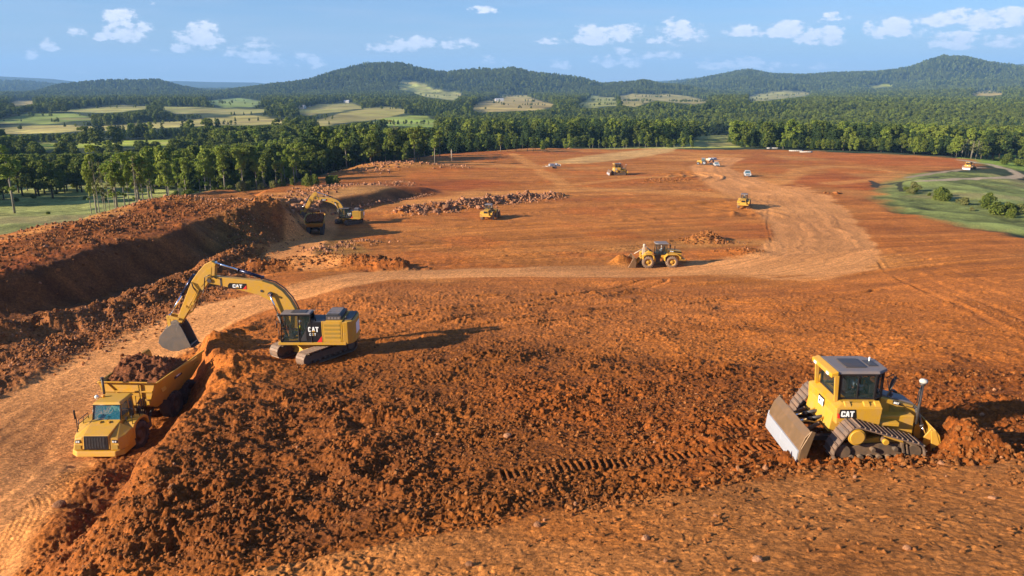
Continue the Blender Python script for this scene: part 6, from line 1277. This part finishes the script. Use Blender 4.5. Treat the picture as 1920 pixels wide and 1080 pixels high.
    for (a, b_) in (((3.19, -.82, 2.10), (3.19, .82, 2.10)), ((3.19, -.82, 2.10), (2.93, -.77, 3.02)), ((3.19, .82, 2.10), (2.93, .77, 3.02)), ((2.93, -.77, 3.02), (2.93, .77, 3.02))): w_.tube([a, b_], .035, 5)
    w_.tube([(3.20, 0, 2.12), (3.12, .14, 2.42)], .012, 4); w_.build('windscreen_frame', M_BLK, cab)
    for s in (-1, 1):
        w_ = fm(); w_.hull([(2.95, s * .765, 2.28), (2.14, s * .80, 2.28), (2.12, s * .76, 2.95), (2.80, s * .715, 2.95)], [(2.95, s * .75, 2.28), (2.14, s * .785, 2.28), (2.12, s * .745, 2.95), (2.80, s * .70, 2.95)]); w_.build('window', M_GLASSB, cab)
        w_ = fm(); w_.hull([(2.06, s * .80, 2.28), (1.56, s * .79, 2.28), (1.58, s * .75, 2.95), (2.05, s * .76, 2.95)], [(2.06, s * .785, 2.28), (1.56, s * .775, 2.28), (1.58, s * .735, 2.95), (2.05, s * .745, 2.95)]); w_.build('window', M_GLASSB, cab)
    st = fm(); st.b2(1.95, 2.4, -.25, .25, 2.0, 2.12); st.box((1.9, 0, 2.45), (.12, .5, .7)); st.b2(2.75, 2.98, -.6, .6, 2.2, 2.36); st.lathe([(.18, 0), (.20, .02), (.18, .04)], (2.68, 0, 2.42), 'x', 16); st.build('seat', M_SEAT, cab, .02)
    # mirrors, rails, exhaust, lamps
    m_ = fm(); m_.tube([(3.9, -1.35, 1.7), (3.6, -1.50, 2.4), (3.62, -1.55, 2.95)], .03, 6); m_.box((3.62, -1.55, 2.72), (.10, .07, .55)); m_.build('mirror', M_BLK, e, .02)
    m_ = fm(); m_.tube([(3.6, -1.46, 1.8), (3.55, -1.42, 2.35), (2.75, -1.30, 2.45), (2.65, -1.35, 2.0)], .025, 6); m_.tube([(3.58, -1.44, 2.1), (2.7, -1.33, 2.2)], .02, 5); m_.tube([(3.15, -1.36, 2.4), (3.15, -1.4, 1.95)], .02, 5)
    m_.tube([(2.3, 1.5, 2.05), (2.3, 1.52, 2.85), (1.5, 1.5, 2.9), (1.45, 1.5, 1.8)], .024, 6); m_.tube([(2.3, 1.5, 2.45), (1.5, 1.5, 2.45)], .02, 5); m_.tube([(1.9, 1.5, 2.88), (1.9, 1.5, 2.02)], .02, 5); m_.tube([(3.2, 1.5, 1.85), (3.18, 1.48, 2.4), (2.9, 1.4, 2.5), (2.7, 1.3, 2.1)], .022, 5); m_.tube([(1.4, .9, 1.6), (1.35, .9, 2.9), (1.35, 1.35, 2.9), (1.4, 1.35, 1.6)], .022, 5)
    m_.build('handrail', M_BLK, e)
    m_ = fm(); m_.box((2.75, 1.28, 2.5), (.08, .26, .45)); m_.tube([(2.75, 1.28, 2.3), (2.6, 1.1, 2.1)], .02, 5); m_.tube([(3.3, 1.2, 2.05), (3.35, 1.25, 2.3)], .02, 5); m_.box((3.35, 1.25, 2.36), (.06, .14, .2)); m_.build('mirror', M_BLK, e, .02)
    m_ = fm(); m_.cyl((1.35, -.95, 1.8), (1.35, -.95, 3.0), .10, n=14); m_.cyl((1.35, -.95, 3.0), (1.35, -.95, 4.05), .07, n=12); m_.cyl((1.35, -.95, 4.03), (1.35, -.95, 4.12), .10, n=12); m_.build('exhaust_stack', M_DKG, e)
    m_ = fm(); m_.ball((2.2, -.95, 3.22), .12, 12, (1, 1, 1)); m_.cyl((2.2, -.95, 3.05), (2.2, -.95, 3.2), .03, n=6); m_.build('round_mirror', M_LENS, e); m_ = fm(); m_.cyl((2.1, -.6, 3.14), (2.1, -.6, 3.30), .09, n=12); m_.build('beacon', M_ORGL, cab)
    m_ = fm(); m_.b2(.95, 1.4, -1.3, 1.3, 1.3, 1.75); m_.cyl((1.15, .3, 1.7), (1.15, .3, 2.35), .16, n=14); m_.cyl((1.1, .85, 1.7), (1.1, .85, 2.1), .13, n=14); m_.tube([(1.2, .2, 2.2), (1.0, 0, 2.4), (.9, -.5, 2.0)], .05, 6); m_.build('engine_parts', M_DKG, e, .01)
    # dump body
    def body_prof(x, w_top, zt, zb, w_bot): return [(x, -w_top, zt), (x, -w_bot, zb), (x, w_bot, zb), (x, w_top, zt)]
    th = .07
    secs = [(.55, 1.78, 3.42, 1.95, 1.30), (-.4, 1.84, 3.36, 1.45, 1.25), (-3.6, 1.88, 3.20, 1.45, 1.30), (-4.7, 1.90, 3.16, 1.75, 1.45), (-5.75, 1.92, 3.32, 2.55, 1.75)]
    d = MB(); rings = []
    for (x, wt, zt, zb, wb) in secs:
        rings.append([(x, -wt, zt), (x, -wb, zb), (x, wb, zb), (x, wt, zt), (x, wt - th, zt), (x, wb - th, zb + th), (x, -wb + th, zb + th), (x, -wt + th, zt)])
    vs = [v for r_ in rings for v in r_]; fs = []
    for i in range(len(rings) - 1):
        for j in range(8): fs.append((i * 8 + j, i * 8 + (j + 1) % 8, (i + 1) * 8 + (j + 1) % 8, (i + 1) * 8 + j))
    fs += [(0, 1, 6, 7), (1, 2, 5, 6), (2, 3, 4, 5)]; k = 8 * (len(rings) - 1); fs += [(k + 7, k + 6, k + 1, k), (k + 6, k + 5, k + 2, k + 1), (k + 5, k + 4, k + 3, k + 2)]
    d.add(vs, fs); bed = d.build('dump_body', M_YELD, e, .015, 1)
    f = MB(); f.hull([(.56, -1.30, 1.95), (.56, 1.30, 1.95), (.48, 1.30, 1.95), (.48, -1.30, 1.95)], [(.56, -1.78, 3.40), (.56, 1.78, 3.40), (.48, 1.76, 3.40), (.48, -1.76, 3.40)])
    f.hull([(.5, -1.86, 3.36), (.9, -1.55, 3.58), (.9, 1.55, 3.58), (.5, 1.86, 3.36)], [(.5, -1.86, 3.46), (.9, -1.5, 3.66), (.9, 1.5, 3.66), (.5, 1.86, 3.46)])
    f.b2(.56, .66, -1.62, 1.62, 2.85, 2.95); f.box((.62, -.9, 3.1), (.08, .07, .85), rotm('X', .75).to_3x3()); f.box((.62, .9, 2.9), (.08, .09, .9)); f.box((.60, .75, 2.4), (.07, .07, .8), rotm('X', -.6).to_3x3())
    f.build('headboard', M_YEL, bed, .012, 1)
    f = MB()
    for s in (-1, 1):
        f.hull([(.5, s * 1.80, 3.32), (.5, s * 1.90, 3.36), (-5.75, s * 2.02, 3.26), (-5.75, s * 1.92, 3.22)], [(.5, s * 1.80, 3.44), (.5, s * 1.90, 3.46), (-5.75, s * 2.02, 3.38), (-5.75, s * 1.92, 3.36)])
        for x in (-1.0, -2.2, -3.4, -4.6): pass
    f.build('top_rail', M_YELD, bed, .012, 1)
    for s in (1, -1):
        a = (1.84 - 1.25) / 1.9; SM = side_T(-1.9 if s > 0 else -3.3, s * 1.72, 2.70, s) @ rotm('X', -.24)
        m = MB(); m.T = SM; m.prism([(0, 0), (1.0, 0), (1.1, .36), (.1, .36)], .03, .05, 'z'); bb = m.build('logo_badge', M_BLK, bed); m = MB(); word(m, 'CAT', SM @ Matrix.Translation((.28, .08, .05)), .55, .2); m.build('white_lettering', M_WHT, bb)
        m = MB(); m.T = side_T(-.35, s * 1.66, 2.45, s) @ rotm('X', -.24); m.prism([(0, 0), (.55, 0), (.55, .34), (0, .34)], .03, .045, 'z'); m.build('number_plate', M_YELD, bed)
    fl = MB()
    for s in (-1, 1): fl.box((-1.0, s * 1.35, 1.2), (.05, .62, .95)); 
    fl.build('mud_flap', M_DKG, e, .01)
    for s in (-1, 1): ram(e, (-.2, s * .72, .95), (-1.9, s * .8, 1.7), .09, .6, M_DKG)
    if load:
        rng = np.random.RandomState(5); nx, ny = 90, 60; xs = np.linspace(.46, -5.2, nx); ys = np.linspace(-1, 1, ny); Xg, Yg = np.meshgrid(xs, ys, indexing='ij')
        wx = np.interp(-Xg, [-.5, 3.6, 5.75], [1.66, 1.76, 1.82]); Yg2 = Yg * wx
        Zg = 3.08 + .88 * np.exp(-((Xg + 2.2) / 1.7) ** 2) * np.clip(1 - ((Yg2 + .2) / 2.0) ** 2, 0, 1) ** .6 + .35 * np.clip(-Yg, 0, 1) * np.exp(-((Xg + 2.2) / 2.2) ** 2) - .12 * np.clip(-Xg - 3, 0, 3) * 1.3
        Zg += (fbm(Xg / .5 + 3, Yg2 / .5 + 8, 3, 2) - .5) * .5 + cells(Xg / .32 + 40, Yg2 / .32 + 40, 1, .6) * .22 + cells(Xg / .17 + 40, Yg2 / .17 + 40, 3, .6) * .08
        me = grid_mesh('dirt_load', Xg, Yg2, Zg, np.tile((.17, .058, .022), (nx * ny, 1)).reshape(nx, ny, 3)); me.materials.append(bpy.data.materials['site_soil']); o = bpy.data.objects.new('dirt_load', me); COL.objects.link(o)
        return e, o
    return e, None
TRUCK_LOC = (-23.75, 43.5, -21.0); TRUCK_RZ = -math.pi / 2 - .05
TRK, LOAD = make_truck(TRUCK_LOC, TRUCK_RZ, 'large yellow articulated dump truck at the lower left heaped with red dirt', 'dump trucks')
LOAD.location = TRUCK_LOC; LOAD.rotation_euler = (0, 0, TRUCK_RZ); tag(LOAD, 'heap of dark red dirt in the bed of the near dump truck', 'dirt load')
def on(locn, rz, off): return tuple(Vector(locn) + rotm('Z', rz) @ Vector(off))
operator(on(TRUCK_LOC, TRUCK_RZ + .06, (2.15, .03, 2.12)), TRUCK_RZ, 'driver in a light green hi-vis shirt behind the windscreen of the near dump truck', M_HIVIS)
# ---------------------------------------------------------------- wheel loader (forward = +x)
def make_loader(loc, rz, label, group, tyre=M_TYRE, lift=0.0, dirt=False):
    e = empty('wheel_loader', loc, rz, label, 'wheel loader', group)
    for x in (1.55, -1.75):
        for s in (-1, 1): wheel(e, (x, s * 1.08, .82), .83, .60, M_YEL, tyre, 20)
    b = MB(); b.b2(.35, 2.1, -.62, .62, .75, 1.3); b.prism([(.7, 1.2), (2.1, 1.2), (1.9, 1.9), (1.3, 2.25), (.95, 2.0)], -.45, .45); b.build('front_frame', M_YELD, e, .03)
    b = MB()
    for s in (-1, 1): b.prism([(2.25, 1.2), (2.3, 1.75), (1.9, 1.98), (1.1, 1.98), (.72, 1.7), (.72, 1.2), (.82, 1.2), (.85, 1.62), (1.15, 1.86), (1.85, 1.86), (2.15, 1.68), (2.15, 1.2)], s * .78, s * 1.40)
    b.build('front_fender', M_YELD, e, .02)
    b = MB(); b.b2(-.3, .5, -.3, .3, .7, 1.5); b.cyl((.05, 0, .6), (.05, 0, 1.6), .18, n=12); b.build('articulation_joint', M_DKG, e)
    b = MB(); b.prism([(-.35, 1.15), (-.35, 1.72), (-2.9, 1.72), (-3.35, 1.5), (-3.35, 1.05), (-2.6, .85), (-1.0, .85)], -.75, .75)
    for s in (-1, 1): b.prism([(-.7, 1.0), (-.7, 1.55), (-1.1, 1.95), (-2.4, 1.95), (-2.95, 1.55), (-2.95, 1.3), (-2.83, 1.3), (-2.8, 1.5), (-2.35, 1.82), (-1.15, 1.82), (-.82, 1.5), (-.82, 1.0)], s * .75, s * 1.42)
    b.build('rear_frame', M_YEL, e, .03)
    b = MB(); b.hull([(-1.25, -.66, 1.7), (-3.2, -.62, 1.55), (-3.2, .62, 1.55), (-1.25, .66, 1.7)], [(-1.25, -.66, 2.42), (-3.18, -.58, 2.18), (-3.18, .58, 2.18), (-1.25, .66, 2.42)]); hd = b.build('engine_hood', M_YEL, e, .05, 3)
    for s in (-1, 1):
        m = MB(); m.hull([(-1.35, s * .668, 2.12), (-3.15, s * .600, 1.93), (-3.15, s * .612, 1.93), (-1.35, s * .680, 2.12)], [(-1.35, s * .664, 2.36), (-3.15, s * .585, 2.15), (-3.15, s * .600, 2.15), (-1.35, s * .676, 2.36)]); bb = m.build('model_stripe', M_BLK, hd)
        m = MB(); word(m, '950', side_T(-1.5 if s > 0 else -2.0, s * .684, 2.17, s) @ Matrix.Rotation(-.12 * s * (1 if s > 0 else 1), 4, 'Z'), .5, .12); m.build('white_lettering', M_WHT, bb)
    m = MB(); m.b2(-3.21, -3.225, -.45, .45, 1.65, 2.1); m.build('rear_grille', M_BLK, hd); m = MB(); m.b2(-3.30, -3.62, -1.2, 1.2, .95, 1.2); m.b2(-2.7, -3.6, -1.35, -.95, 1.1, 1.16); m.b2(-2.7, -3.6, .95, 1.35, 1.1, 1.16); m.build('counterweight', M_YEL, e, .03)
    m = MB(); m.cyl((-1.75, -.25, 2.35), (-1.75, -.25, 2.95), .06, n=10); m.cyl((-1.75, -.25, 2.6), (-1.75, -.25, 2.98), .10, n=10); m.cyl((-2.3, .2, 2.25), (-2.3, .2, 2.75), .05, n=10); m.ball((-2.3, .2, 2.75), .1, 10); m.build('exhaust_stack', M_DKG, e)
    c = MB(); z0, z1 = 1.7, 3.22; A = [(-1.2, -.72), (.05, -.76), (.42, -.62), (.42, .62), (.05, .76), (-1.2, .72)]
    for i, (x, y) in enumerate(A): t = Vector((x * .9 - (.12 if x > .3 else 0), y * .92, z1)); a = Vector((x, y, z0)); c.box((a + t) / 2, (.08, .08, (t - a).length), (t - a).to_track_quat('Z', 'Y').to_matrix())
    c.box((-.42, -.74, 2.45), (.07, .06, 1.5)); c.box((-.42, .74, 2.45), (.07, .06, 1.5)); c.b2(-1.22, .42, -.74, .74, 1.6, 1.86); cab = c.build('cab', M_BLK, e, .02)
    g = MB(); g.hull([(x * .985, y * .97, z0 + .1) for x, y in A], [(x * .9 - (.11 if x > .3 else 0), y * .90, z1) for x, y in A]); g.build('window', M_GLASS, cab)
    r = MB(); R_ = [(-1.35, -.82), (.15, -.82), (.5, -.6), (.5, .6), (.15, .82), (-1.35, .82)]; r.hull([(x, y, z1) for x, y in R_], [(x * .93, y * .92, z1 + .14) for x, y in R_]); r.build('cab_roof', M_ROOF, cab, .03)
    st = MB(); st.b2(-.8, -.35, -.25, .25, 1.9, 2.05); st.box((-.85, 0, 2.4), (.12, .46, .7)); st.box((.1, 0, 2.15), (.2, .5, .4)); st.build('seat', M_SEAT, cab, .02)
    # lift arms, tilt lever and bucket
    b = MB()
    for s in (-1, 1): b.prism([(.75, 1.95), (1.05, 2.2), (1.9, 1.75), (2.75, 1.0), (3.35, .45), (3.2, .22), (2.95, .35), (2.3, 1.05), (1.6, 1.5)], s * .48, s * .60)
    b.cyl((2.35, -.6, 1.2), (2.35, .6, 1.2), .1, n=10); b.build('lift_arm', M_YELD, e, .02)
    b = MB(); b.prism([(1.85, 1.55), (2.15, 1.5), (2.2, 2.2), (2.0, 2.95), (1.82, 2.95), (1.78, 2.2)], -.14, .14); b.ball((1.92, 0, 2.95), .2, 12); b.build('tilt_lever', M_WDUST, e, .02)
    ram(e, (.8, 0, 2.05), (1.9, 0, 2.9), .08, .6, M_DKG); b = MB(); b.tube([(2.0, 0, 2.5), (3.3, 0, 1.75)], .06, 8); b.build('tilt_link', M_WDUST, e)
    bp = [(3.25, .15), (3.15, .8), (3.2, 1.25), (3.42, 1.55), (3.5, 1.5), (3.3, 1.2), (3.27, .8), (3.4, .3), (4.35, .10), (4.35, .02), (3.4, .05)]
    b = MB(); b.prism(bp, -1.42, 1.42)
    for s in (-1, 1): b.prism([(3.25, .1), (3.18, .8), (3.45, 1.55), (3.7, 1.3), (4.3, .08)], s * 1.40, s * 1.45)
    b.build('bucket', M_STEELD, e, .012, 1)
    return e
def gz(x, y): return float(ground_z(x, y)[0])
def place(fn, px, py, z, rz, *a, dz=0.0, **k):
    x, y, _ = see(px, py); return fn((x, y, gz(x, y) + dz), rz, *a, **k)
x, y, _ = see(1232, 499)
LD1 = make_loader((x, y, gz(x, y) - .02), math.pi + .02, 'yellow wheel loader facing left beside the haul road with dirt in its bucket', 'wheel loaders', M_TYRE2)
operator(on(LD1.location, math.pi, (-.6, 0, 2.0)), math.pi, 'driver inside the cab of the wheel loader beside the haul road', M_CLOTH)
LD2 = None
def redo(e, loc, rz, label, sc=1.0):
    c = copy_tree(e); c.location = loc; c.rotation_euler = (0, 0, rz); c['label'] = label; c.scale = (sc,) * 3; return c
def redo_at(e, px, py, z, rz, label, sc=1.0, dz=0.0):
    x, y, _ = see(px, py); return redo(e, (x, y, gz(x, y) + dz), rz, label, sc)
redo_at(EXC, 655, 419, -27.2, math.pi + .03, 'distant yellow excavator loading a truck in the cut on the left', .98, .02)
redo_at(LD1, 918, 410, -25.6, R(76), 'yellow wheel loader seen from behind in front of the long rubble row', .95)
redo_at(LD1, 1394, 389, -23.8, R(70), 'yellow machine seen from behind beside the broad haul road', .95)
redo_at(DOZ, 1160, 327, -27.5, 0.1, 'small distant bulldozer on the open ground left of the ploughed arcs', 1.2)
redo_at(DOZ, 1817, 317, -29.5, 0.5, 'bulldozer at the far right tip of the red ground', .85)
TRK2, _ = None, None
def second_truck():
    x, y, z = see(594, 434); c = redo(TRK, (x, y, z), R(101), 'distant dump truck seen from behind, waiting beneath the far excavator', .95)
    o = LOAD.copy(); COL.objects.link(o); o.location = (x, y, z); o.rotation_euler = (0, 0, R(101)); o.scale = (.95,) * 3; o['label'] = 'reddish dirt in the bed of the distant dump truck'
second_truck()
# ---------------------------------------------------------------- pickup trucks, tractor
def car_side(sc=1): return None
def make_pickup(loc, rz, label, group, paint):
    e = empty('pickup_truck', loc, rz, label, 'pickup truck', group)
    b = MB(); lo = [(2.75, .55), (2.8, .95), (2.6, 1.12), (1.35, 1.22), (-2.7, 1.18), (-2.8, .7), (-2.75, .5), (-2.15, .5), (-2.0, .85), (-1.6, .98), (-1.2, .85), (-1.05, .5), (1.15, .5), (1.3, .85), (1.7, .98), (2.1, .85), (2.25, .5)]
    b.prism(lo, -.98, .98); b.build('body', paint, e, .05, 3)
    b = MB(); b.hull([(1.35, -.9, 1.2), (-1.0, -.9, 1.2), (-1.0, .9, 1.2), (1.35, .9, 1.2)], [(.55, -.72, 1.85), (-.8, -.72, 1.85), (-.8, .72, 1.85), (.55, .72, 1.85)]); cab = b.build('cab_glass', M_GLASSB, e, .03)
    b = MB(); b.hull([(.6, -.74, 1.83), (-.85, -.74, 1.83), (-.85, .74, 1.83), (.6, .74, 1.83)], [(.45, -.66, 1.93), (-.75, -.66, 1.93), (-.75, .66, 1.93), (.45, .66, 1.93)])
    for s in (-1, 1):
        for a, t in ((1.33, .56), (.15, .1), (-.98, -.8)): b.tube([(a, s * .9, 1.2), (t, s * .73, 1.86)], .045, 5)
    b.build('roof', paint, e, .02); b = MB(); b.b2(-1.1, -2.65, -.8, .8, 1.185, 1.20); b.build('cargo_bed', M_DKG, e); b = MB(); b.b2(2.78, 2.83, -.7, .7, .68, .98); b.build('grille', M_DKG, e); b = MB(); b.b2(2.6, 2.9, -.95, .95, .45, .62); b.b2(-2.9, -2.7, -.95, .95, .45, .62); b.build('bumper', M_SIL, e, .02)
    for s in (-1, 1): b = MB(); b.b2(2.72, 2.81, s * .72, s * .95, .82, .98); b.build('headlight', M_LENS, e)
    for x in (1.7, -1.6):
        for s in (-1, 1): wheel(e, (x, s * .88, .4), .40, .26, M_SIL, M_TYRE, 12)
    return e
PK = place(make_pickup, 1401, 331, -23.0, R(-103), 'white pickup truck driving towards the viewer on the upper haul road', 'pickup trucks', M_WPNT)
redo_at(PK, 1343, 312, -24.8, R(-96), 'small dusty white pickup behind the other on the upper haul road', .85)
def make_tractor(loc, rz, label):
    e = empty('tractor', loc, rz, label, 'tractor')
    for x, r in ((1.6, .65), (-1.0, .95)):
        for s in (-1, 1): wheel(e, (x, s * 1.0, r), r, .5, M_SIL, M_TYRE, 16)
    b = MB(); b.b2(-1.4, 2.2, -.45, .45, .8, 1.5); b.hull([(.2, -.45, 1.4), (2.2, -.4, 1.4), (2.2, .4, 1.4), (.2, .45, 1.4)], [(.2, -.42, 2.0), (2.1, -.35, 1.85), (2.1, .35, 1.85), (.2, .42, 2.0)]); b.build('body', M_YELD, e, .04)
    b = MB(); b.hull([(.3, -.7, 1.5), (-1.3, -.7, 1.5), (-1.3, .7, 1.5), (.3, .7, 1.5)], [(.1, -.65, 2.8), (-1.2, -.65, 2.8), (-1.2, .65, 2.8), (.1, .65, 2.8)]); b.build('cab', M_GLASSB, e, .03); b = MB(); b.b2(-1.35, .25, -.75, .75, 2.8, 2.95); b.build('cab_roof', M_SIL, e, .04)
    b = MB(); b.b2(-1.6, -4.5, -.1, .1, .6, .8); b.b2(-3.2, -4.6, -1.2, 1.2, .5, .9); b.cyl((-3.9, -1.2, .5), (-3.9, 1.2, .5), .5, n=14); b.build('towed_roller', M_DKG, e, .02)
    return e
place(make_tractor, 1316, 309, -25.3, R(160), 'tractor with a dark cab and towed roller at the top of the haul road').scale = (.85,) * 3
def make_trailer(loc, rz, label):
    e = empty('flatbed_trailer', loc, rz, label, 'trailer'); b = MB(); b.b2(-2.6, 2.6, -1.0, 1.0, .8, .95); b.b2(2.6, 4.0, -.08, .08, .7, .85); b.b2(-2.6, -2.5, -1, 1, .95, 1.5); b.build('bed', M_WDUST, e, .02)
    for s in (-1, 1): wheel(e, (-.6, s * .95, .42), .42, .25, M_SIL, M_TYRE, 10)
    b = MB(); b.box((.6, 0, 1.3), (1.8, 1.4, .7)); b.cyl((-1.4, -.8, 1.35), (-1.4, .8, 1.35), .4, n=14); b.build('cargo', M_SIL, e, .04); return e
place(make_trailer, 1336, 304, -25.6, R(30), 'small trailer with pale cargo next to the tractor'); place(make_trailer, 1037, 316, -28.5, R(200), 'abandoned dusty trailer beside the far gravel track')
rubble()
# ================================================================ farm buildings, post, pipes, pile
M_WALLW = mat('white_farm_wall', (.55, .53, .50), .8); M_ROOFG = mat('grey_metal_roof', (.45, .45, .46), .5); M_WOOD = mat('weathered_post_wood', (.30, .24, .17), .9)
def farm(px, py, w, l, h, label, group=None, roofm=None):
    x, y, z = see(px, py); e = empty('farm_building', (x, y, z), rr_.uniform(-.5, .5), label, 'building', group, .62)
    b = MB(); b.b2(-l / 2, l / 2, -w / 2, w / 2, -3, h); b.prism([(-w / 2, h), (w / 2, h), (0, h + w * .3)], -l / 2, l / 2, 'x'); wl = b.build('wall', M_WALLW, e)
    b = MB()
    for s in (-1, 1): b.hull([(-l / 2 - .4, 0, h + w * .3), (l / 2 + .4, 0, h + w * .3), (l / 2 + .4, s * (w / 2 + .5), h - .15), (-l / 2 - .4, s * (w / 2 + .5), h - .15)], [(-l / 2 - .4, 0, h + w * .3 + .25), (l / 2 + .4, 0, h + w * .3 + .25), (l / 2 + .4, s * (w / 2 + .5), h + .1), (-l / 2 - .4, s * (w / 2 + .5), h + .1)])
    b.build('roof', roofm or M_ROOFG, e); b = MB(); b.b2(-.8, .8, -w / 2 - .05, -w / 2, 0, 2.2); b.build('door', M_BLK, e)
    for k in (-1, 1): b = MB(); b.b2(k * l * .3 - .7, k * l * .3 + .7, -w / 2 - .05, -w / 2, 1.0, 2.3); b.build('window', M_BLK, e)
    return e
farm(565, 204, 12, 22, 6, 'white farmhouse on the pale hillside left of centre'); farm(577, 200, 9, 14, 5, 'smaller white barn just right of the white farmhouse')
farm(650, 193, 12, 18, 6, 'white house on the hill slope above the pale fields'); farm(294, 214, 9, 16, 4, 'white farm shed in the distant open fields at left'); farm(292, 221, 8, 22, 3, 'long low white shed below the other in the distant left fields')
farm(46, 209, 9, 20, 4, 'white barn among the far fields at the left edge'); farm(936, 190, 14, 34, 7, 'large pale house on the bare knoll in the centre'); farm(872, 205, 10, 24, 5, 'white and red buildings on the bare earth left of the knoll')
x, y, z = see(847, 302); b = MB(); b.cyl((0, 0, -.3), (0, 0, 4.2), .28, .22, 10); b.box((0, 0, 3.7), (.9, .16, .2)); b.ball((0, 0, 4.25), .24, 10); o = b.build('utility_post', M_WOOD); o.location = (x, y, z); tag(o, 'lone wooden post on the green strip before the dark trees', 'post')
for i, (px, py, n) in enumerate(((1492, 284, 7), (1512, 286, 6), (1450, 279, 6))):
    for k in range(n):
        x, y, z = see(px + k * 3.2 - 8, py); b = MB(); b.lathe([(.45, -2.4), (.6, -2.4), (.6, 2.4), (.45, 2.4)], (0, 0, 0), 'x', 20); b.cyl((2.4, 0, 0), (2.7, 0, 0), .68, n=18, caps=False)
        o = b.build('concrete_pipe', M_CONC); o.location = (x, y, z + .28); o.scale = (.5,) * 3; o.rotation_euler = (0, 0, .15 * k); tag(o, 'pale concrete pipe lying in a row near the far rim of the site', 'pipe', 'concrete pipes at the far rim')
x, y, z = see(1562, 363)
for k in range(7): boulder(x + rr_.uniform(-2, 2), y + rr_.uniform(-1, 1), rr_.uniform(.4, .9), 'dark clod in the small heap on the red slope right of the haul road', 'clods on the right slope', rr_.choice(CLODS))
# ================================================================ haze
def make_haze():
    me = bpy.data.meshes.new('haze'); bm = bmesh.new(); bmesh.ops.create_cube(bm, size=1.0)
    zlo, zhi = -110.0, 700.0
    for v in bm.verts: v.co = Vector((v.co.x * 40000, v.co.y * 40000, (zlo + zhi) / 2 + v.co.z * (zhi - zlo)))
    bm.to_mesh(me); bm.free(); o = bpy.data.objects.new('haze', me); COL.objects.link(o); o['kind'] = 'stuff'; o['label'] = 'thin blue air haze over the far wooded hills'; o['category'] = 'haze'
    m = bpy.data.materials.new('haze_air'); m.use_nodes = True; N = m.node_tree.nodes; N.clear()
    out = N.new('ShaderNodeOutputMaterial'); v = N.new('ShaderNodeVolumePrincipled'); v.inputs['Color'].default_value = (.30, .58, 1.0, 1); v.inputs['Density'].default_value = 9.0e-5; v.inputs['Anisotropy'].default_value = 0.0
    m.node_tree.links.new(v.outputs[0], out.inputs['Volume']); me.materials.append(m)
make_haze()
